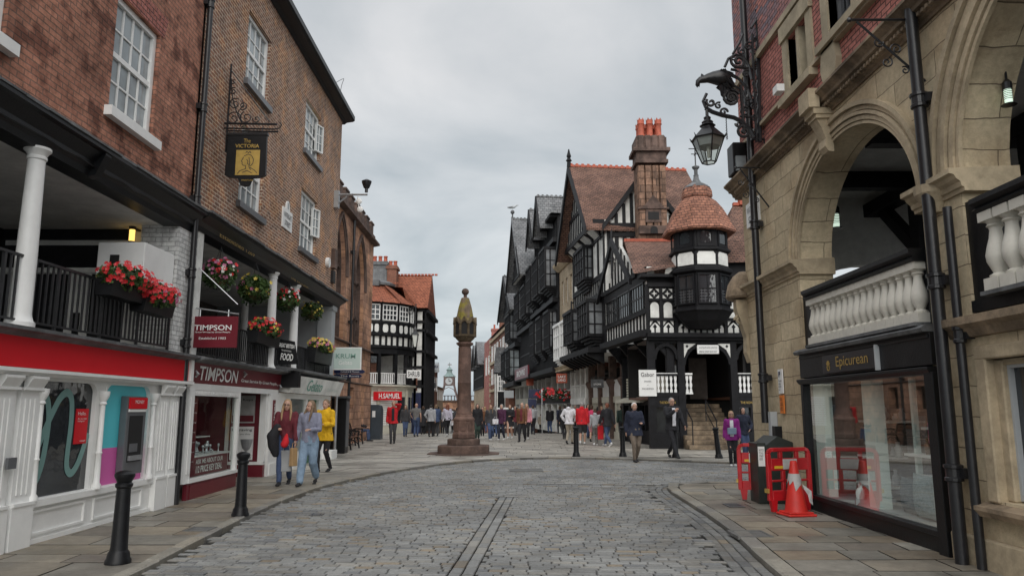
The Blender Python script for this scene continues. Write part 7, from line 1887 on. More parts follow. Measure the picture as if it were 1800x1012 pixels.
T = thing('shopping_bag', 'magenta paper bag hanging in the shop window', 'bag', FRT.P(9.9,-.9,1.2)); MB().box(FRT,9.78,10.05,-.95,-.85,1.1,1.42).build('bag', M['pink'], T); b = MB(); b.tube(spiral(FRT.P(9.91,-.9,1.42), Vector((0,1,0)), Vector((0,0,1)), .09,.09,.5,0,10), .01, 5); b.build('handle', M['pink'], T)
# near window with stone surround
b = MB()
for k,(o_,d_) in enumerate(((.02,.02),(.10,-.06),(.18,-.12))): 
    pass
b.box(FRT,5.2,5.47,-.2,.03,.70,2.10); b.box(FRT,7.33,7.5,-.25,.03,.70,2.20); b.box(FRT,7.22,7.36,-.30,-.06,.72,2.08); b.box(FRT,5.2,7.5,-.2,.035,2.08,2.22); b.box(FRT,5.45,7.3,-.3,-.08,2.02,2.09); b.box(FRT,6.36,6.50,-.3,-.03,.72,2.08); b.build('window_surround', M['buff_plain'], D, bevel=.015)
b = MB(); moulding(b, FRT, 5.1, 7.62, [(-.3,.55),(.10,.56),(.14,.62),(.14,.66),(-.3,.76)]); b.build('window_sill', M['buff_dark'], D)
wfr = window(D, FRT, 6.50, 7.24, .74, 2.04, -.15, 1, 1, 'greyp', 'glass', .05, .02, False); window(D, FRT, 5.45, 6.36, .74, 2.04, -.15, 1, 1, 'greyp', 'glass', .05, .02, False)
MB().box(FRT,2,8.15,-.02,.06,0,.34).build('plinth', M['buff_plain'], D, bevel=.02)
MB().box(FRT,12.0,14.66,-.02,.05,0,.30).build('plinth', M['buff_plain'], D, bevel=.02)
# corner bracket dome and scroll
b = MB(); c_ = FRT.P(14.78,.0,3.78); b.lathe([(.34,0),(.37,.04),(.36,.12),(.32,.30),(.22,.46),(.10,.55),(.0,.57)], c_, 18); b.build('corbel_dome', M['buff_dark'], D, smooth=True)
b = MB(); fs2 = Fr(FRT.P(14.62,0,0),(-1,0),(0,1,0)); b.prism(fs2, [(0,2.5),(.06,2.7),(.05,3.0),(.14,3.3),(.22,3.55),(.22,3.75),(0,3.75)], -.0, .22); b.tube(spiral(FRT.P(14.72,.14,3.35), Vector((-1,0,0)), Vector((0,0,1)), .10,.02,1.5,0), .03, 6); b.build('scroll_bracket', M['buff_plain'], D)
# rainwater pipes
gutter_pipe(FRT, 7.84, .14, .02, 9.5, .065, 'thick black drainpipe in front of the pier between the two arches', (.95,2.95,5.0), n=14)
gutter_pipe(FRT, 7.58, .10, .02, 3.7, .045, 'thinner black pipe beside the thick drainpipe on the pier', (2.35,), n=12)
gutter_pipe(FRT, 13.52, .14, 1.35, 10, .065, 'black drainpipe on the corner pier behind the iron lamp bracket', (2.15,5.0,7.4), n=14)
T = thing('cable_box', 'grey broken plastic conduit at the foot of the corner drainpipe', 'conduit', FRT.P(13.35,.1,1.2)); b = MB(); b.box(FRT,13.30,13.42,.0,.12,1.10,1.55); b.build('conduit', M['greyp'], T); b = MB(); b.box(FRT,13.1,13.25,0,.12,1.05,1.3); b.build('cap', M['blackp'], T)
T = thing('parking_sign', 'narrow white parking notice on the sandstone pier', 'sign', FRT.P(12.95,.02,2.0)); p = MB().box(FRT,12.84,13.06,.02,.035,1.86,2.28).build('plate', M['whitep'], T); text('P', FRT.P(12.96,.04,2.19), (0,-1,0), .09, .10, M['navy'], p, bold=.02); text('Disabled\nbadge\nholders\nonly', FRT.P(12.95,.04,2.0), (0,-1,0), .15, .2, M['dtext'], p)
T = thing('notice', 'orange notice fixed directly below the parking notice', 'sign', FRT.P(12.95,.02,1.6)); p = MB().box(FRT,12.84,13.04,.02,.035,1.52,1.83).build('plate', M['orange'], T); text('ROAD\nCLOSED\nNOTICE', FRT.P(12.94,.04,1.68), (0,-1,0), .14, .22, M['dtext'], p)
street_plate(FRT, 13.95, 5.36, (0,-1,0), 'white street name plaque on the sandstone corner pier', 1.2)
# speaker / floodlight box
T = thing('floodlight', 'black box floodlight at the corner above the cornice', 'floodlight', FRT.P(14.3,.2,6.5)); MB().box(FRT,14.1,14.5,.02,.30,6.22,6.85).build('casing', M['blackp'], T, bevel=.02); MB().box(FRT,14.06,14.1,.06,.26,6.25,6.55).build('glass', M['glassp'], T)
T = thing('floodlight', 'tiny white floodlight on the cornice above the keystone bracket', 'floodlight', FRT.P(11.3,.3,6.3)); q = onX(1375,158,4.4); b = MB(); b.box(Fr((q.x,q.y,0),(0,1),(-1,0,0)),-.1,.1,0,.12,q.z-.06,q.z+.06); b.build('casing', M['whitep'], T)
# banner brackets with scrolls
def banner(u_, z_, lb, L=.85):
    T = thing('banner_bracket', lb, 'bracket', FRT.P(u_,0,z_)); b = MB()
    b.tube([FRT.P(u_,0,z_), FRT.P(u_,L,z_)], .016, 6); b.ball(FRT.P(u_,L+.03,z_), .03, 8)
    b.tube([FRT.P(u_,.0,z_-.75), FRT.P(u_,L-.05,z_-.02)], .014, 6)
    for (w_,dz,r_,a_) in ((.30,-.36,.07,0),(.42,-.52,.07,2),(.50,-.28,.06,3),(.22,-.62,.05,1)): b.tube(spiral(FRT.P(u_,w_,z_+dz), Vector((-1,0,0)), Vector((0,0,1)), r_, r_*.2, 1.3, a_, 18), .009, 5)
    b.build('rod', M['iron'], T)
banner(7.92, 6.02, 'iron banner bracket between the two stone arches', .78); banner(13.1, 5.98, 'iron banner bracket on the corner pier below the floodlight', .55)

# ---------------- great iron lamp bracket with eagle head
YL = 13.25; fl_ = Fr((4.7,YL,0),(-1,0),(0,-1,0))   # u out from wall over street
def pl_(px, py): q = onY(px, py, YL); return FRT.P(YL, 4.7-q.x, q.z)
L = thing('lamp_bracket', 'huge scrolled wrought iron lamp bracket with an eagle head', 'lamp bracket', FRT.P(YL,0,7))
ax, az = Vector((1,0,0)), Vector((0,0,1)); b = MB(); k = YL/1300
def T_(pts, r=.02, n=6): b.tube([pl_(*p) for p in pts], r*1.45, n)
def S_(px, py, rp, t, a, r=.016, r1=.12): b.tube(spiral(pl_(px,py), ax, az, rp*k, rp*k*r1, t, a, 24), r*1.5, 5)
T_([(1331,32),(1336,250)], .026); T_([(1354,40),(1364,245)], .016); T_([(1322,60),(1330,250)], .018); T_([(1302,150),(1308,235)], .022)
T_([(1320,50),(1330,35),(1345,38),(1352,55)], .018); T_([(1325,68),(1352,70)], .016); T_([(1290,118),(1330,122),(1372,124)], .018); T_([(1320,245),(1362,245)], .018); T_([(1300,205),(1334,207)], .014)
for i,y_ in enumerate((60,82,104,140,160,180,200,222)): S_(1345+y_*.02, y_, 9, 1.6, i, .009); S_(1341+y_*.02, y_+10, 6, 1.4, i+3, .008); S_(1326 if i%2 else 1328, y_+8, 7, 1.3, i+2, .012)
b.tube([pl_(1331+1.5*sin(i*1.3),60+i*5) for i in range(36)], .022, 6)
T_([(1240,190),(1252,197),(1270,203),(1290,207),(1302,213),(1318,228),(1326,242)], .028); T_([(1242,165),(1236,178),(1241,190)], .022); S_(1250,180,9,1.1,2.5,.018)
S_(1286,172,17,2.2,.5,.022); S_(1286,172,9,1.5,2,.016); S_(1272,197,8,1.2,0,.016); S_(1263,186,7,1.2,1,.014); S_(1308,232,13,1.4,1.5,.02); S_(1298,218,6,1.2,3,.014); S_(1349,250,8,1.4,0,.014)
S_(1298,108,15,1.6,2.2,.02); S_(1312,130,9,1.3,0,.014); S_(1304,90,8,1.2,2,.014); S_(1316,82,9,1.2,1,.014); S_(1290,100,7,1.2,4,.012); S_(1310,196,10,1.3,1,.014); S_(1316,170,8,1.3,3,.014)
T_([(1274,118),(1280,104),(1292,97),(1306,100),(1316,115),(1322,140)], .02); T_([(1282,128),(1300,140),(1315,158),(1322,180)], .018); T_([(1276,150),(1292,152),(1306,160),(1310,180)], .016); T_([(1306,60),(1300,75),(1288,95)], .016); T_([(1330,20),(1338,12),(1346,18),(1342,28),(1334,26)], .03); S_(1340,18,8,1.2,1,.02)
for i in range(18): T_([(1276+i*.2,206+i*2.2),(1276+(i%2)*1.2,208+i*2.2)], .006, 4)
b.build('scrollwork', M['iron'], L)
b = MB()   # eagle: neck feathers and beak
neck = [(1282,140),(1272,138),(1262,137),(1252,137),(1243,138),(1237,140),(1231,141),(1227,144),(1225,150),(1226,154)]
b.tube([pl_(*p) for p in neck], [.12,.15,.145,.115,.085,.07,.065,.05,.03,.008], 12)
b.tube([pl_(1236,139),pl_(1234,133),pl_(1233,130)], [.05,.03,.008], 6); b.tube([pl_(1228,148),pl_(1229,153)], [.03,.008], 6)
for i in range(60):
    rg = R.random; p = pl_(1262+20*rg(), 126+26*rg())+Vector((0,R.uniform(-.12,.12),0)); q = p+Vector((R.uniform(.05,.2),R.uniform(-.04,.04),R.uniform(-.22,-.02)))
    b.tube([p, p.lerp(q,.5)+Vector((0,0,.01)), q], [.03,.028,.003], 4)
for i in range(16): p = pl_(1266+i*.9,150); b.tube([p, p+Vector((.02,0,-.12-.1*sin(i))) , p+Vector((.05,0,-.28+.012*i))], [.035,.03,.004], 4)
b.build('eagle_head', M['iron'], L, smooth=True)
c_ = pl_(1245,250); LN = thing('street_lantern', 'large glazed black lantern hanging from the iron eagle bracket', 'street lamp', c_)
b = MB(); b.lathe([(.13,-.40),(.30,.06)], c_+Vector((0,0,.0)), 6, rot=pi/6)
M['lampclear'] = clear_glass('clear_lamp_glass', (.9,.92,.88), 1.5, .06); b.build('glazing', M['lampclear'], LN)
MB().lathe([(.225,-.10),(.29,.06),(.12,.12)], c_, 6, rot=pi/6).build('reflector', M['greyp'], LN); MB().lathe([(.03,-.3),(.04,-.1),(.02,0)], c_, 8).build('bulb', M['lampglass'], LN)
b = MB()
for i in range(6):
    a0_, a1_ = pi/6+i*pi/3, pi/6+(i+1)*pi/3; d = Vector((cos(a0_),sin(a0_),0)); e = Vector((cos(a1_),sin(a1_),0))
    b.tube([c_+d*.13+Vector((0,0,-.40)), c_+d*.305+Vector((0,0,.06))], .012, 4); b.tube([c_+d*.13+Vector((0,0,-.40)), c_+e*.13+Vector((0,0,-.40))], .012, 4); b.tube([c_+d*.31+Vector((0,0,.06)), c_+e*.31+Vector((0,0,.06))], .022, 4)
    b.tube([c_+d*.31+Vector((0,0,.06)), c_+d*.35+Vector((0,0,.13))], [.02,.004], 4)
b.build('frame', M['iron'], LN)
b = MB(); b.lathe([(.31,.07),(.30,.09),(.13,.27),(.12,.30)], c_, 6, rot=pi/6); b.lathe([(.10,.29),(.15,.32),(.10,.36),(.11,.39),(.06,.44),(.07,.48),(.03,.52),(.03,.72)], c_, 12); b.build('cap', M['iron'], LN)

# ============================================================ STREET WORKS
UC = thing('utility_cabinet', 'dark green street cabinet with pitched top behind the red barriers', 'cabinet', (4.3,12.9,.06))
fu = Fr((0,0,0),(1,0),(0,-1,0)); b = MB(); zg = PV(12.8)
qa_, qb_ = onY(1337,880,12.6), onY(1402,765,12.6)
b.box(Fr((0,12.6,0),(1,0),(0,-1,0)), qa_.x+.13,4.66,-.62,0,zg,.92); b.build('body', M['cabinet'], UC, bevel=.01)
b = MB(); b.prism(Fr((0,12.6,0),(1,0),(0,-1,0)), [(qa_.x+.1,.92),(4.68,.92),(4.68,1.05),(4.42,1.15),(qa_.x+.12,1.0)], -.64, .03); b.build('lid', M['cabinet'], UC, bevel=.008)
MB().box(Fr((0,12.6,0),(1,0),(0,-1,0)), qa_.x-.02,qa_.x+.125,-.45,.02,zg,1.04).build('steel_box', M['cabinet'], UC, bevel=.01)
p = MB().box(Fr((0,12.6,0),(1,0),(0,-1,0)), qa_.x-.01,qa_.x+.10,.022,.027,.66,.98).build('notice', M['whitep'], UC); text('NOTICE\nTO ALL\nSTREET\nUSERS', (qa_.x+.045,12.57,.85), (1,0,0), .08, .18, M['dtext'], p)
def barrier(lb, P0, P1):
    P0, P1 = Vector(P0), Vector(P1); v = P1-P0; Lb = v.length; f = Fr(P0, (v.x,v.y)); t = thing('safety_barrier', lb, 'barrier', P0.lerp(P1,.5), 'red plastic safety barriers')
    b = MB(); W_=.028
    H1 = .95
    # outline with rounded top corners, windows left open
    b.box(f,0,.07,-W_,W_,.18,.86); b.box(f,Lb-.07,Lb,-W_,W_,.18,.86)
    for s_ in (0,1):
        cx_ = .10 if s_==0 else Lb-.10
        b.band(f, [(cx_-(.07 if s_==0 else -.07)*cos(t_), .85+.08*sin(t_)) for t_ in [pi/2*i/5 for i in range(6)]], .06, -W_, W_)
    b.box(f,.10,Lb-.10,-W_,W_,.90,.96); b.box(f,.07,Lb-.07,-W_,W_,.18,.33); b.box(f,.07,Lb-.07,-W_,W_,.62,.80); b.box(f,.07,Lb-.07,-W_,W_,.455,.485)
    for x in (Lb*.36,Lb*.66): b.box(f,x-.03,x+.03,-W_,W_,.33,.62)
    for x in (.26,Lb-.26): b.box(f,x-.03,x+.03,-W_,W_,.80,.90)
    pn = b.build('panel', M['bplastic'], t, bevel=.008)
    b = MB(); b.box(f,Lb*.34,Lb*.66,W_,W_+.006,.64,.79); b.build('reflective_plate', M['reflect'], t)
    b = MB(); b.box(f,.12,.28,W_,W_+.005,.65,.69); b.build('yellow_label', mat('yellow_label', (.65,.42,.03), .5), t)
    for x in (.06,Lb-.14): MB().prism(f, [(x,.02),(x+.07,.02),(x+.09,.19),(x-.03,.19)], -W_, W_).build('foot', M['bplastic'], t)
    MB().box(f,-.03,0,-.04,.04,.3,.36).build('clip', M['gold'], t)
    t.location.z += 0
    for ch in t.children: ch.location = (0,0,zg)
    return t
g0 = onZ(1352,902,zg); g1 = onZ(1424,893,zg)
barrier('red plastic barrier in front of the cabinet, behind the traffic cone', (g0.x,g0.y,0), (4.62,11.75,0))
h0_ = onZ(1299,879,zg); barrier('red plastic barrier standing to the left of the cabinet', (h0_.x,h0_.y,0), (h0_.x+.56,h0_.y-.12,0))
q = onZ(1400,905,zg); CN = thing('traffic_cone', 'battered red traffic cone with torn white sleeve by the shop window', 'traffic cone', q)
b = MB(); b.box(Fr(q,(1,.15)),-.22,.22,-.20,.20,.0,.035); b.box(Fr(q,(1,.15)),-.19,.19,-.17,.17,.035,.06); b.build('base', M['coneo'], CN, bevel=.015)
MB().lathe([(.165,.055),(.155,.10),(.10,.43),(.050,.76),(.045,.78),(.03,.785)], q, 24).build('cone', M['coneo'], CN, smooth=True)
b = MB(); n_ = 24; vs = []
for i in range(n_+1):
    a = 2*pi*i/n_; zl = .47+.04*sin(i*2.1)*(1 if i%3 else -1); 
    if 17 <= i <= 19: zl -= .08
    rr = lambda z: .165-.115*(z-.055)/.705+.006
    vs += [q+Vector((cos(a)*rr(zl),sin(a)*rr(zl),zl)), q+Vector((cos(a)*rr(.60),sin(a)*rr(.60),.60))]
b.add(vs, [(2*i,2*i+2,2*i+3,2*i+1) for i in range(n_)])
b.add([q+Vector((.07,-.11,.46)), q+Vector((.19,-.14,.36)), q+Vector((.20,-.14,.16)), q+Vector((.15,-.15,.20)), q+Vector((.14,-.13,.30)), q+Vector((.09,-.13,.38))], [(0,1,2,3,4,5)]); b.build('sleeve', M['reflect'], CN, smooth=False, fix=False)
# ============================================================ PEOPLE
def rmat(name, c, rough=.85, var=.28, bmp=.018, bsc=9): return mat(name, c, rough, var, 9, bmp, bsc)
SK = rmat('skin', (.50,.30,.22), .55, .08, 0)
CL = {'maroon':(.13,.018,.028),'greyblue':(.24,.25,.33),'yellow':(.72,.42,.01),'red':(.55,.012,.02),'black':(.016,.016,.02),'navy':(.018,.023,.045),'white':(.70,.70,.74),
 'grey':(.16,.155,.15),'lightgrey':(.36,.37,.39),'lav':(.48,.46,.55),'jean':(.055,.085,.17),'ljean':(.22,.31,.42),'khaki':(.17,.135,.105),'stone':(.33,.29,.23),'purple':(.26,.02,.22),'plum':(.07,.018,.055),
 'brown':(.15,.065,.03),'pink':(.62,.28,.33),'beige':(.38,.33,.26),'green':(.03,.055,.045),'darkgrey':(.05,.05,.055),'shoe':(.02,.02,.022),'wshoe':(.65,.65,.65),'hotpink':(.62,.05,.14)}
CM = {k: rmat('cloth_'+k, v) for k, v in CL.items()}
HC = {k: rmat('hair_'+k, v, .6, .35, .004, 60) for k, v in {'brown':(.075,.04,.022),'blonde':(.36,.23,.12),'dblonde':(.20,.13,.075),'black':(.014,.011,.010),'grey':(.30,.29,.28),'white':(.60,.58,.56),'auburn':(.17,.055,.028)}.items()}

def ik(a, b, l1, l2, bend):
    v = b-a; d = min(v.length, (l1+l2)*.999); v = v.normalized()
    c_ = (l1*l1-l2*l2+d*d)/(2*d); h = sqrt(max(0, l1*l1-c_*c_))
    n_ = (bend-v*bend.dot(v)).normalized()
    return a+v*c_+n_*h, a+v*d
def limb(mb, ps, rs, n=12):
    mb.tube(ps, rs, n)
    for p, r in zip(ps, rs): mb.ball(p, r*.995, 10)
def loft(mb, rings, n=16):
    # rings: (centre Vector, rx, ry, yaw)
    vs = []; m_ = len(rings)
    for (c, rx, ry, yw) in rings:
        for k in range(n):
            a = 2*pi*k/n; x, y = rx*cos(a), ry*sin(a)
            vs.append(c+Vector((x*cos(yw)-y*sin(yw), x*sin(yw)+y*cos(yw), 0)))
    fs = [(i*n+k, i*n+(k+1)%n, (i+1)*n+(k+1)%n, (i+1)*n+k) for i in range(m_-1) for k in range(n)]
    mb.add(vs, fs+[tuple(range(n))[::-1], tuple(range((m_-1)*n, m_*n))])
from mathutils import noise as mnoise
def fuse(mb, name, mt, parent, vox, extra=None, smooth=2, fold=0.0):
    o = mb.build(name, mt, None, smooth=False)
    r = o.modifiers.new('r', 'REMESH'); r.mode = 'VOXEL'; r.voxel_size = vox; r.use_smooth_shade = True
    s_ = o.modifiers.new('s', 'SMOOTH'); s_.factor = .5; s_.iterations = smooth
    me = bpy.data.meshes.new_from_object(o.evaluated_get(bpy.context.evaluated_depsgraph_get()))
    if fold:
        sd = Vector((R.random()*50, R.random()*50, R.random()*50))
        nr = [v.normal.copy() for v in me.vertices]
        for v, q in zip(me.vertices, nr):
            p = v.co
            k = mnoise.noise(Vector((p.x*11, p.y*11, p.z*7+4*p.x))+sd)+.5*mnoise.noise(Vector((p.x*24, p.y*24, p.z*13))+sd)
            v.co += q*fold*k
    if extra and extra.v:
        b = bmesh.new(); b.from_mesh(me)
        vs = [b.verts.new(v) for v in extra.v]
        for f in extra.f:
            try: b.faces.new([vs[i] for i in f]).smooth = True
            except ValueError: pass
        bmesh.ops.recalc_face_normals(b, faces=b.faces); b.to_mesh(me); b.free()
    me.name = name
    old = o.data; o.data = me; o.modifiers.clear(); bpy.data.meshes.remove(old)
    me.polygons.foreach_set('use_smooth', [True]*len(me.polygons))
    if not me.materials: me.materials.append(mt)
    if parent: o.parent = parent
    return o
def hand(mb, w, d, pn, s, curl=.6):
    """w wrist, d pointing direction, pn palm normal; palm + five bent fingers"""
    d = d.normalized(); pn = (pn-d*pn.dot(d)).normalized(); sd = d.cross(pn)
    pc = w+d*.045*s
    palm = [w, pc, w+d*.085*s]
    loftp = [(w, .022*s), (pc, .036*s), (w+d*.088*s, .034*s)]
    vs = []; n_ = 10
    for c, rr in loftp:
        for k in range(n_):
            a = 2*pi*k/n_; vs.append(c+sd*rr*cos(a)+pn*rr*.42*sin(a))
    mb.add(vs, [(i*n_+k, i*n_+(k+1)%n_, (i+1)*n_+(k+1)%n_, (i+1)*n_+k) for i in range(2) for k in range(n_)]+[tuple(range(n_)), tuple(range(2*n_,3*n_))])
    for i,(o_, L) in enumerate(((-.027,.060),(-.009,.072),(.009,.068),(.027,.052))):
        p = w+d*.082*s+sd*o_*s; pts = [p]; dr = d.copy(); rr = [.0095*s]
        for j in range(3):
            c_ = curl*(.5+.35*j)*(1+.08*i); dr = (dr*cos(c_*.6)+pn*sin(c_*.6)).normalized(); p = p+dr*L*s*(.42,.33,.25)[j]; pts.append(p); rr.append((.009,.008,.006)[j]*s)
        mb.tube(pts, rr, 7)
    t0 = w+d*.03*s-sd*.03*s; t1 = t0+(d*.6-sd*.6+pn*.3).normalized()*.035*s; t2 = t1+(d*.9-sd*.1+pn*.35).normalized()*.028*s
    mb.tube([t0,t1,t2], [.012*s,.0105*s,.007*s], 7)

def person(label, px, py, hpx=None, Y_=None, H=1.70, face=0, stride=.0, top='black', bot='jean', hair='brown', hl='short', shoes='shoe', arms=('down','down'), coat=0.0, legw=1.0, build_=1.0, hood=False, shorts=False, skirt=None, sitting=False, vox=.018, headturn=0, open_front=None, bare_arms=False, cap=None, glasses=False, extra=None, fem=False, ground=None):
    """stands on the sighted ground point; face 0 looks to the camera, pi away"""
    if Y_ is None:
        g_ = .1
        for _ in range(5): q = onZ(px, py, g_); g_ = (PV(q.y) if (q.y > 22.9 or not in_road(q.x, q.y)) else G(q.y))
        q = Vector((q.x, q.y, g_))
    else: q = Vector((onY(px,py,Y_).x, Y_, PV(Y_)))
    if hpx: H = hpx*(q.y*1.01)/1300*1.0
    H = max(1.15, min(1.93, H)); s = H/1.70
    T = thing('person', label, 'person', (0,0,0))
    fem_ = fem
    hz = .905*s; 
    if sitting: hz = .50
    hipw = (.085 if not fem_ else .09)*s*build_; shw = (.185 if not fem_ else .165)*s
    st = stride*s
    pel = Vector((0,0,hz))
    lean = Vector((0,-.02*abs(stride)*2,0))
    sh_z = hz+.475*s; chest = Vector((0,0,hz+.36*s))+lean; neck = Vector((0,.005,hz+.545*s))+lean*1.2; head = Vector((0,-.012*s,hz+.665*s))+lean*1.3
    tw = .12*(1 if stride > 0 else -1 if stride < 0 else 0)
    fwd = Vector((0,-1,0))
    # legs
    legs = []
    for i, sx in enumerate((-1,1)):
        hip = pel+Vector((sx*hipw,0,-.02*s))
        if sitting:
            kn = hip+Vector((sx*.05,-.42*s,.02)); an = kn+Vector((sx*.02,-.04,-.41*s)); an.z = .08
        else:
            ph = st*(1 if i == 0 else -1)
            lift = .0 if ph >= 0 else .10*abs(stride)*s*1.3
            an = Vector((sx*hipw*.7, -ph*.5, .075*s+lift)); kn, an = ik(hip, an, .425*s, .43*s, Vector((0,-1,0)))
        legs.append((hip, kn, an, 0 if (sitting or st*(1 if i==0 else -1) >= 0) else abs(stride)))
    arms_ = []
    for i, sx in enumerate((-1,1)):
        sh = Vector((sx*shw, 0, sh_z))+lean
        a = arms[i]; sw = -st*(1 if i == 0 else -1)
        if a == 'down': tg = sh+Vector((sx*.06*s, -.04*s-sw*.35, -.52*s)); bd = Vector((sx*.2,1,0))
        elif a == 'bent': tg = sh+Vector((-sx*.06*s, -.27*s, -.27*s)); bd = Vector((sx*.5,.6,-1))
        elif a == 'hip': tg = sh+Vector((-sx*.02*s, -.15*s, -.40*s)); bd = Vector((sx*1,.6,-.2))
        elif a == 'phone': tg = head+Vector((sx*.085*s, -.04*s, -.03*s)); bd = Vector((sx*1,-.3,-.6))
        elif a == 'camera': tg = sh+Vector((-sx*.10*s, -.33*s, -.06*s)); bd = Vector((sx*.6,0,-1))
        elif a == 'fwd': tg = sh+Vector((-sx*.05*s, -.36*s, -.32*s)); bd = Vector((sx*.4,.6,-1))
        elif a == 'bag': tg = sh+Vector((sx*.10*s, -.03*s, -.52*s)); bd = Vector((sx*.3,1,0))
        elif a == 'pocket': tg = sh+Vector((sx*.03*s, -.10*s, -.44*s)); bd = Vector((sx*1,.5,0))
        el, wr = ik(sh, tg, .285*s, .255*s, bd); arms_.append((sh, el, wr))
    b_ = build_
    def torso(mb, k=0.0, z0=-.06, z1=.52, flare=0.0):
        prof = [(-.06,.155,.105),(.02,.150,.103),(.12,.135 if fem_ else .145,.095),(.24,.145 if fem_ else .158,.103),(.36,.170,.112 if not fem_ else .118),(.44,.178,.10),(.50,.150,.082),(.535,.085,.065)]
        rings = []
        for z, rx, ry in prof:
            if z < z0 or z > z1+.02: continue
            t = max(0, z)/.5
            rings.append((Vector((0,0,hz+z*s))+lean*t, (rx*b_+k)*s, (ry*b_+k)*s, tw*t))
        if flare:
            rings = [(Vector((0,0,hz+z0*s-flare*s)), (.175*b_+k+.02)*s, (.13*b_+k+.015)*s, 0), (Vector((0,0,hz-.03*s)), (.165*b_+k+.008)*s, (.115*b_+k)*s, 0)]+[r for r in rings if r[0].z > hz]
        loft(mb, rings)
    # ---- body: one continuous surface
    mb = MB(); torso(mb)
    for hip, kn, an, _ in legs: limb(mb, [hip, hip.lerp(kn,.5), kn, kn.lerp(an,.35), an], [.085*s*b_,.072*s*b_,.054*s,.053*s,.036*s])
    for sh, el, wr in arms_: limb(mb, [sh, sh.lerp(el,.5), el, el.lerp(wr,.4), wr], [.050*s,.044*s,.036*s,.036*s,.024*s])
    limb(mb, [neck-Vector((0,-.01,.05*s)), head-Vector((0,-.015*s,.06*s))], [.056*s,.05*s])
    ht = headturn
    hd = lambda v: head+Vector((v[0]*cos(ht)-v[1]*sin(ht), v[0]*sin(ht)+v[1]*cos(ht), v[2]))*s
    mb.ball(hd((0,.012,.028)), (.075*s,.090*s,.088*s), 16); mb.ball(hd((0,-.012,-.035)), (.058*s,.066*s,.076*s), 14); mb.ball(hd((0,-.038,-.082)), (.034*s,.030*s,.026*s), 8)
    mb.tube([hd((0,-.072,.012)), hd((0,-.088,-.012)), hd((0,-.097,-.030)), hd((0,-.078,-.038))], [.009*s,.012*s,.016*s,.012*s], 8)
    for sx in (-1,1): mb.ball(hd((sx*.076,.012,-.008)), (.012*s,.020*s,.030*s), 8)
    ex = MB()
    for i,(sh, el, wr) in enumerate(arms_):
        d = (wr-el).normalized(); sx = -1 if i == 0 else 1
        pn = Vector((-sx,.0,0)) if arms[i] in ('down','bag') else Vector((0,.3,-1)) if arms[i] in ('bent','fwd') else Vector((-sx,-.2,.3))
        hand(ex, wr-d*.005, d, pn, s, .9 if arms[i] in ('bag','camera','phone','bent') else .45)
    fuse(mb, 'body', SK, T, vox*.62 if vox < .016 else vox*.7, ex, 1)
    # face details
    f = MB()
    for sx in (-1,1): f.ball(hd((sx*.029,-.079,.010)), (.0115*s,.006*s,.0075*s), 8)
    f.build('eye', HC['black'], T)
    f = MB(); f.ball(hd((0,-.083,-.062)), (.022*s,.008*s,.0065*s), 8); f.build('mouth', rmat('lips', (.36,.12,.10), .5, .1, 0), T)
    if glasses:
        f = MB()
        for sx in (-1,1): f.tube([hd((sx*.03+.024*cos(a), -.094, .010+.018*sin(a))) for a in [2*pi*i/10 for i in range(11)]], .003*s, 4); f.tube([hd((sx*.052,-.094,.012)), hd((sx*.078,.0,.012))], .003*s, 4)
        f.build('spectacles', HC['black'], T)
    # ---- top
    k = .016 if not coat else .024
    mb = MB(); torso(mb, k, -.06, .53, coat)
    for i,(sh, el, wr) in enumerate(arms_):
        if bare_arms: limb(mb, [sh, sh.lerp(el,.55)], [.066*s,.060*s])
        else:
            kk = .014 if not coat else .020
            e2 = el.lerp(wr,.5)
            limb(mb, [sh, sh.lerp(el,.5), el, e2, el.lerp(wr,.94)], [(.058+kk)*s,(.050+kk)*s,(.042+kk)*s,(.042+kk)*s,(.030+kk)*s])
    limb(mb, [neck-Vector((0,0,.05*s)), neck+Vector((0,.004,.004*s))], [.075*s,.064*s])
    if hood:
        mb.ball(neck+Vector((0,.075*s,.0)), (.10*s,.06*s,.08*s), 12)
    tp = fuse(mb, 'jacket' if coat else 'top', CM[top], T, vox, None, 2, .013 if vox < .02 else .012)
    if open_front:
        mb = MB(); zt = neck.z-.03*s
        pts = [Vector((0,-(.128*b_+k)*s,hz+.0*s)), Vector((0,-(.128*b_+k)*s,hz+.2*s))+lean*.4, Vector((0,-(.135*b_+k)*s,hz+.38*s))+lean*.8, Vector((0,-(.09+k)*s,hz+.50*s))+lean]
        vs = []
        for p, wdt in zip(pts, (.055,.05,.055,.05)): vs += [p+Vector((-wdt*s,0,0)), p+Vector((0,-.012*s,0)), p+Vector((wdt*s,0,0))]
        vs += [v+Vector((0,.03*s,0)) for v in vs]
        mb.add(vs, [(3*i+j,3*i+j+1,3*i+j+4,3*i+j+3) for i in range(3) for j in range(2)]); mb.build('shirt', CM[open_front], T, smooth=True, fix=False)
    # ---- trousers / skirt
    mb = MB()
    loft(mb, [(Vector((0,0,hz-.10*s)), .158*s*b_, .112*s*b_, 0), (Vector((0,0,hz-.0*s)), .168*s*b_, .120*s*b_, 0), (Vector((0,0,hz+.08*s)), .155*s*b_, .11*s*b_, 0)])
    for hip, kn, an, _ in legs:
        w_ = legw
        e_ = kn.lerp(an,.05) if shorts else kn.lerp(an,.97)
        if shorts: limb(mb, [hip, hip.lerp(kn,.5), kn.lerp(hip,.08)], [.098*s*b_,.092*s*b_,.088*s])
        else: limb(mb, [hip, hip.lerp(kn,.5), kn, kn.lerp(an,.5), e_], [.094*s*b_,max(.081,.082*(.5+.5*w_))*s*b_,max(.062,.064*w_)*s,max(.058,.060*w_)*s,max(.044,.052*w_)*s])
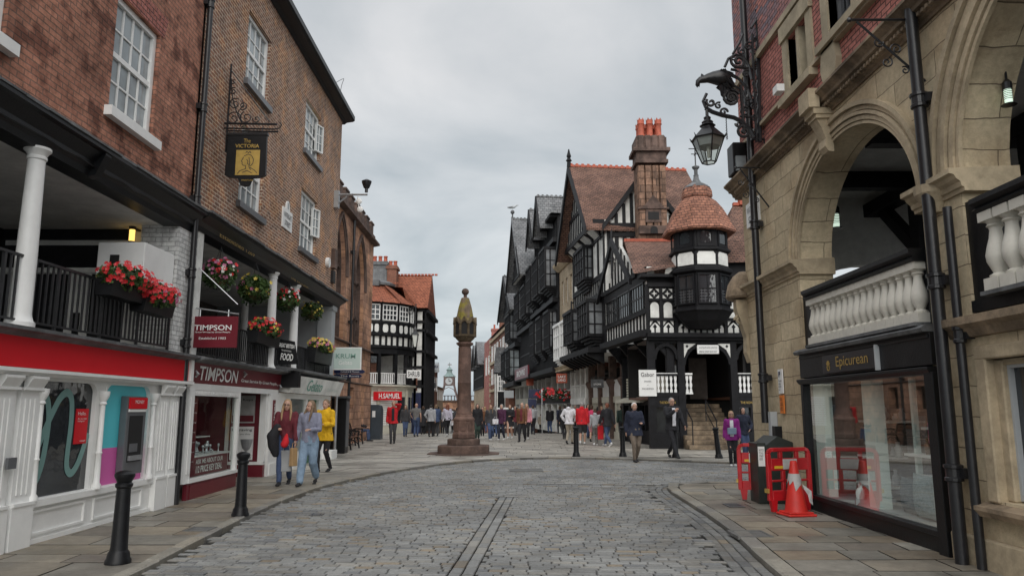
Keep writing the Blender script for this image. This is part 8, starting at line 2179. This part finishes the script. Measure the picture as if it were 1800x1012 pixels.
    if skirt is not None:
        mb = MB(); loft(mb, [(Vector((0,0,hz-skirt*s)), .21*s*b_, .16*s*b_, 0), (Vector((0,0,hz-.02*s)), .17*s*b_, .125*s*b_, 0), (Vector((0,0,hz+.1*s)), .14*s*b_, .105*s*b_, 0)])
    fuse(mb, 'trousers' if skirt is None and not shorts else ('shorts' if shorts else 'skirt'), CM[bot], T, vox, None, 1, .009)
    # ---- shoes
    for hip, kn, an, lift in legs:
        mb = MB(); pit = lift*1.0; fw = Vector((0,-cos(pit),-sin(pit))) ; up = Vector((0,-sin(pit)*-1*-1,cos(pit)))
        h_ = an+Vector((0,.035*s,-.045*s)); t_ = h_+fw*.21*s
        if lift: pass
        mb.ball(h_+Vector((0,0,.01*s)), (.040*s,.048*s,.040*s), 10); mb.ball(h_+fw*.1*s+Vector((0,0,.005*s)), (.042*s,.075*s,.036*s), 10); mb.ball(t_-fw*.03*s-Vector((0,0,.004*s)), (.046*s,.058*s,.028*s), 10); limb(mb, [h_+Vector((0,-.02*s,.02*s)), an+Vector((0,0,.01*s))], [.042*s,.043*s])
        fuse(mb, 'shoe', CM[shoes], T, vox*.7, None, 1)
    # ---- hair
    if hl != 'bald':
        mb = MB()
        mb.ball(hd((0,.026,.040)), (.083*s,.092*s,.090*s), 16)
        if hl == 'short': mb.ball(hd((0,.055,-.01)), (.072*s,.055*s,.07*s), 12)
        if hl == 'bob': mb.ball(hd((0,.045,-.03)), (.088*s,.07*s,.10*s), 12); [mb.ball(hd((sx*.068,.0,-.04)), (.024*s,.045*s,.08*s), 8) for sx in (-1,1)]
        if hl == 'tail': mb.ball(hd((0,.055,-.01)), (.072*s,.055*s,.07*s), 12); limb(mb, [hd((0,.10,.03)), hd((0,.15,-.05)), hd((0,.13,-.17))], [.032*s,.034*s,.014*s])
        if hl == 'bun': mb.ball(hd((0,.055,-.01)), (.072*s,.055*s,.07*s), 12); mb.ball(hd((0,.07,.12)), .045*s, 10)
        if hl == 'long':
            loft(mb, [(hd((0,.085,-.40)), .07*s, .025*s, 0),(hd((0,.095,-.27)), .10*s, .035*s, 0),(hd((0,.07,-.14)), .098*s, .05*s, 0),(hd((0,.05,-.02)), .086*s, .06*s, 0),(hd((0,.04,.05)), .08*s, .07*s, 0)])
            for sx in (-1,1): limb(mb, [hd((sx*.062,-.005,.03)), hd((sx*.080,-.02,-.06)), hd((sx*.088,-.065,-.16)), hd((sx*.085,-.105,-.30))], [.028*s,.026*s,.028*s,.013*s])
        ho = fuse(mb, 'hair', HC[hair], T, .012 if vox < .016 else .016, None, 1)
    T.location = q; T.rotation_euler = (0,0,face)
    if extra: extra(T, q, face, s, arms_, hz)
    return T
def at_(q, face, v): return q+Vector((v.x*cos(face)-v.y*sin(face), v.x*sin(face)+v.y*cos(face), v.z))
def bag_thing(label, c, w, h, d, mt, name='shopping_bag', rot=0, handle=True, cat='bag'):
    t = thing(name, label, cat, c); f = Fr(c, (cos(rot), sin(rot)))
    b = MB(); b.add([f.P(x*w/2*(1.0 if z else .94),y*d/2*(.7 if z else 1),-h*(0 if z else 1)) for z in (0,1) for x,y in ((-1,-1),(1,-1),(1,1),(-1,1))], [(0,1,2,3),(0,1,5,4),(1,2,6,5),(2,3,7,6),(3,0,4,7),(4,5,6,7)]); b.build('bag', mt, t, bevel=.01)
    if handle: b = MB(); b.tube([f.P(-w*.3,0,0), f.P(-w*.2,0,.10), f.P(w*.2,0,.10), f.P(w*.3,0,0)], .007, 5); b.build('handle', mt, t)
    return t
def soft(label, name, cat, pts, rs, mt, vox=.015):
    t = thing(name, label, cat, pts[0]); b = MB(); limb(b, pts, rs)
    o = fuse(b, 'cloth', mt, None, vox, None, 2); o.parent = t; o.data.transform(Matrix.Translation(-t.location)); return t

# three women on the left pavement
def ex1(T,q,fc,s,a,hz):
    w = at_(q,fc,a[0][2])
    soft('black coat folded over the arm of the woman in maroon sweater', 'coat', 'coat', [w+Vector((-.02,-.02,.02)), w+Vector((-.10,-.04,-.15)), w+Vector((-.08,-.02,-.34)), w+Vector((-.04,0,-.5))], [.08,.12,.11,.07], CM['black'])
    soft('small bright red pouch carried by the woman in maroon sweater', 'pouch', 'bag', [w+Vector((.20,-.10,-.12)), w+Vector((.19,-.12,-.26)), w+Vector((.17,-.12,-.30))], [.03,.075,.08], CM['red'])
person('woman in a maroon sweater and dark jeans holding a black coat, nearest the key shop', 499, 851, hpx=143, face=.12, stride=.42, top='maroon', bot='jean', hair='blonde', hl='long', shoes='shoe', arms=('bent','down'), vox=.014, fem=True, glasses=True, extra=ex1)
def ex2(T,q,fc,s,a,hz):
    w = at_(q,fc,a[0][2])+Vector((-.02,-.06,-.12))
    bag_thing('brown paper bag held by the woman in grey-blue sweatshirt', w, .15, .36, .10, mat('kraft_paper', (.42,.27,.13), .8, .15, 4), rot=1.0)
    bag_thing('grey carrier bag held beside the brown paper bag', w+Vector((-.16,.05,-.05)), .22, .42, .10, mat('grey_paper_bag', (.30,.31,.32), .6, .15, 4), rot=.5)
person('woman in a grey-blue sweatshirt and wide light jeans carrying bags', 541, 852, hpx=142, face=-.05, stride=.62, top='greyblue', bot='ljean', hair='dblonde', hl='long', arms=('bag','bent'), legw=1.35, vox=.014, fem=True, headturn=-.5, extra=ex2, build_=1.04)
person('woman in a bright yellow raincoat and black leggings', 569, 829, hpx=122, face=-.25, stride=.35, top='yellow', bot='black', hair='dblonde', hl='tail', shoes='shoe', arms=('bent','bent'), coat=.12, legw=.8, vox=.014, fem=True, hood=True)
# near the church
person('man in a red jacket over black, hand to his ear, walking past the benches', 690, 779, H=1.80, face=.1, stride=.22, top='red', bot='darkgrey', hair='grey', hl='bald', arms=('down','phone'), coat=.06, open_front='black')
Tsit = person('person in dark clothes and jeans seated on a bench by the church', 652, 757, Y_=34.2, H=1.65, face=pi/2, top='black', bot='jean', hair='black', arms=('fwd','fwd'), sitting=True)
Tsit.location.x = -6.95
person('bald man in grey t-shirt and jeans seen from behind, left of the stone cross', 731, 767, H=1.76, face=pi, stride=.15, top='grey', bot='jean', hl='bald', bare_arms=True, arms=('down','pocket'), build_=1.1)
person('person in pale grey hooded top and black trousers walking away', 757, 767, H=1.68, face=pi-.1, stride=.3, top='lightgrey', bot='black', hair='black', hood=True, arms=('down','pocket'), coat=.04)
person('red-haired woman in lavender top with brown bag, left of the stone cross', 786, 767, H=1.72, face=pi+.3, stride=.45, top='lav', bot='black', hair='auburn', hl='long', shoes='wshoe', fem=True)
person('person in long dark coat between the bald man and the hooded person', 743, 763, H=1.62, face=pi, stride=.3, top='black', bot='black', hair='brown', coat=.35)
person('child with white backpack in front of the far crowd', 795, 757, H=1.35, face=pi, stride=.2, top='white', bot='black', hair='brown')
person('dark-haired woman in black coat and green trousers, right of the stone cross', 839, 772, H=1.70, face=.1, stride=.1, top='black', bot='green', hair='black', hl='long', coat=.2, fem=True)
def exb(T,q,fc,s,a,hz): bag_thing('white shoulder bag of the woman in plum jacket', q+Vector((-.30,-.12,.98)), .28, .24, .10, CM['white'], 'shoulder_bag')
person('long-haired woman in beige scarf and black coat with wide jeans', 862, 773, H=1.66, face=.2, stride=.35, top='darkgrey', bot='jean', hair='dblonde', hl='long', coat=.15, legw=1.2, fem=True, shoes='wshoe')
person('woman in plum jacket with a white shoulder bag', 882, 773, H=1.68, face=-.4, stride=.35, top='plum', bot='navy', hair='grey', hl='bob', coat=.08, fem=True, shoes='wshoe', extra=exb)
person('woman in short black dress walking with bare legs', 897, 770, H=1.68, face=-.3, stride=.3, top='black', bot='black', hair='brown', hl='bob', skirt=.32, fem=True, shoes='wshoe', arms=('down','bent'))
person('man in rust brown jacket and dark trousers in mid stride', 918, 776, H=1.74, face=-.3, stride=.5, top='brown', bot='black', hair='brown', hl='bald', coat=.06, open_front='maroon')
person('woman in pale pink jacket just behind the man in brown', 926, 771, H=1.72, face=.0, stride=.2, top='pink', bot='black', hair='blonde', hl='long', coat=.05, fem=True, shoes='wshoe')
person('person in beige coat with black bag strap by the white arcade', 951, 759, H=1.5, face=pi, stride=.25, top='beige', bot='black', hair='brown', coat=.1)
person('person in black seen from behind beside the white hoodie', 993, 771, H=1.66, face=pi, stride=.2, top='black', bot='black', hair='black')
person('person in white hoodie and stone trousers walking away', 1001, 780, H=1.72, face=pi-.35, stride=.4, top='white', bot='stone', hair='black', hood=True, arms=('pocket','pocket'), coat=.03)
person('person in red hoodie and dark shorts walking away', 1024, 781, H=1.74, face=pi-.2, stride=.4, top='red', bot='darkgrey', hair='grey', hood=True, shorts=True, shoes='wshoe', coat=.05, build_=1.12)
person('woman in hot pink top beyond the child in grey', 1041, 776, H=1.62, face=pi-.3, stride=.2, top='hotpink', bot='pink', hair='brown', hl='bun', fem=True, shorts=True)
def exr(T,q,fc,s,a,hz): bag_thing('tall bright red carrier bag beside the child in grey', q+Vector((.20,-.05,.80)), .24, .55, .12, CM['red'])
person('child in grey hooded top and grey leggings', 1047, 783, H=1.45, face=pi-.2, stride=.25, top='lightgrey', bot='grey', hair='brown', hl='bun', hood=True, extra=exr, arms=('hip','down'), shoes='wshoe')
person('man in dark jacket and blue jeans striding away', 1069, 784, H=1.70, face=pi+.5, stride=.55, top='black', bot='jean', hair='auburn', coat=.08, shoes='wshoe')
# background heads
for i,(px,Y_,tp,hc,lb) in enumerate(((704,47,'navy','black','person in navy behind the red jacket man, far away'),(716,50,'black','brown','far person in black near the jeweller doorway'),(769,46,'darkgrey','black','far person in dark grey between the two walkers left of the cross'),(778,52,'white','brown','small far figure in white seen past the hooded walker'),(852,48,'white','blonde','small far figure in white between two women right of the cross'),(872,50,'black','black','far figure in black behind the long-haired woman'),(908,47,'black','black','far figure in black beyond the woman in black dress'),(935,52,'jean','grey','far grey-haired figure near the navy signs'),(985,46,'navy','brown','far figure in navy at the shop behind the black clad person'),(1012,44,'beige','grey','far figure in beige glimpsed between white and red hoodies'),(1052,40,'plum','black','far figure in plum behind the child in grey'),(1058,37,'maroon','dblonde','figure in maroon half hidden by the striding man'),(1094,35,'green','black','figure in dark green near the slatted shop front'),(712,40,'darkgrey','brown','person in charcoal to the right of the red jacket man'),(766,41,'jean','dblonde','fair person in denim blue between the hooded walker and the red-haired woman'),(848,41,'brown','black','person in brown just right of the cross, behind the woman in black'),(870,40,'grey','grey','grey-haired figure in grey behind the woman in beige scarf'),(905,42,'maroon','black','figure in maroon behind the woman in short black dress'),(937,43,'lightgrey','brown','figure in light grey to the right of the pink jacket'),(1034,38,'navy','black','figure in navy between the red hoodie and the hot pink top'),(1082,38,'beige','white','figure in beige just right of the striding man'),(708,53,'grey','brown','faint far figure in grey beside the jeweller window'),(724,49,'maroon','black','far person in maroon left of the bald man'),(748,55,'jean','blonde','far fair-haired figure in blue between walkers left of the cross'),(803,50,'darkgrey','black','far person in charcoal just left of the cross plinth'),(843,55,'red','brown','tiny far figure in red just right of the cross shaft'),(890,52,'navy','blonde','far fair-haired figure in navy near the white van'),(914,50,'lightgrey','black','far figure in light grey behind the man in brown'),(967,47,'black','grey','far grey-haired person in black under the flower box'))):
    person(lb, px, 765, Y_=Y_, H=1.58+.03*(i%5), face=(0 if i%2 else pi)+.2*(i%3), stride=.25 if i%2 else -.3, top=tp, bot=('black','jean','darkgrey')[i%3], hair=hc, hl=('short','long','bob')[i%3], coat=.05*(i%3), vox=.026)
# square on the right
person('white-haired man in navy jacket and brown trousers walking to the camera', 1117, 808, hpx=100, face=.15, stride=.3, top='navy', bot='khaki', hair='white', hl='short', arms=('down','bent'), coat=.10, vox=.016, build_=1.18)
def exc(T,q,fc,s,a,hz):
    w = at_(q,fc,a[0][2].lerp(a[1][2],.5)); t = thing('phone', 'black phone held up by the man in black jacket', 'phone', w); b = MB(); b.box(Fr(w+Vector((0,-.08,.06)),(1,0),(0,-1,0)),-.04,.04,-.006,.006,-.05,.10); b.build('body', CM['black'], t)
person('man in black jacket over white shirt holding up a phone to take a picture', 1183, 809, hpx=103, face=.25, stride=.72, top='black', bot='black', hair='grey', hl='short', arms=('camera','down'), coat=.06, open_front='white', vox=.016, glasses=True, extra=exc)
person('man in dark jacket and blue jeans walking away toward the steps', 1203, 787, H=1.74, face=pi/2+.3, stride=.6, top='darkgrey', bot='jean', hair='grey', hl='short', coat=.10, vox=.018)
def exp_(T,q,fc,s,a,hz): bag_thing('small pale blue bag across the woman in purple coat', q+Vector((-.06,-.22,1.02)), .24, .17, .08, mat('pale_blue_leather', (.20,.27,.36), .5, .1), 'shoulder_bag', handle=False)
person('blonde woman in purple coat with white collar and black trousers', 1289, 815, hpx=93, face=-.25, stride=.15, top='purple', bot='black', hair='blonde', hl='bob', shoes='wshoe', arms=('down','down'), coat=.06, open_front='white', vox=.016, fem=True, glasses=True, extra=exp_)
person('dark-haired woman in dark jacket behind the woman in purple', 1309, 809, hpx=90, face=.2, stride=.2, top='navy', bot='jean', hair='black', hl='bob', arms=('down','hip'), coat=.04, vox=.018, fem=True)

# white van far down the street
q = onY(888, 718, 60); V = thing('parked_van', 'white van parked far down the street behind the crowd', 'van', (q.x,60,PV(60)))
f = Fr((q.x,60,PV(60)),(1,0),(0,-1,0)); b = MB(); b.prism(f, [(-.95,.35),(.95,.35),(1.0,1.0),(.85,1.9),(.7,2.0),(-.7,2.0),(-.85,1.9),(-1.0,1.0)], -4.5, 0); b.build('body', M['whitep'], V, bevel=.06)
MB().prism(f, [(-.75,1.15),(.75,1.15),(.66,1.75),(-.66,1.75)], .0, .02).build('windscreen', M['glass'], V)
for x in (-.8,.8):
    b = MB(); b.tube([f.P(x-.12,-.7,.33), f.P(x+.12,-.7,.33)], .33, 14); b.build('wheel', M['blackp'], V); MB().box(f,x-.14,x+.14,0,.03,.7,.85).build('headlight', M['glassp'], V)
MB().box(f,-.26,.26,.0,.03,.45,.57).build('number_plate', M['ltext'], V)
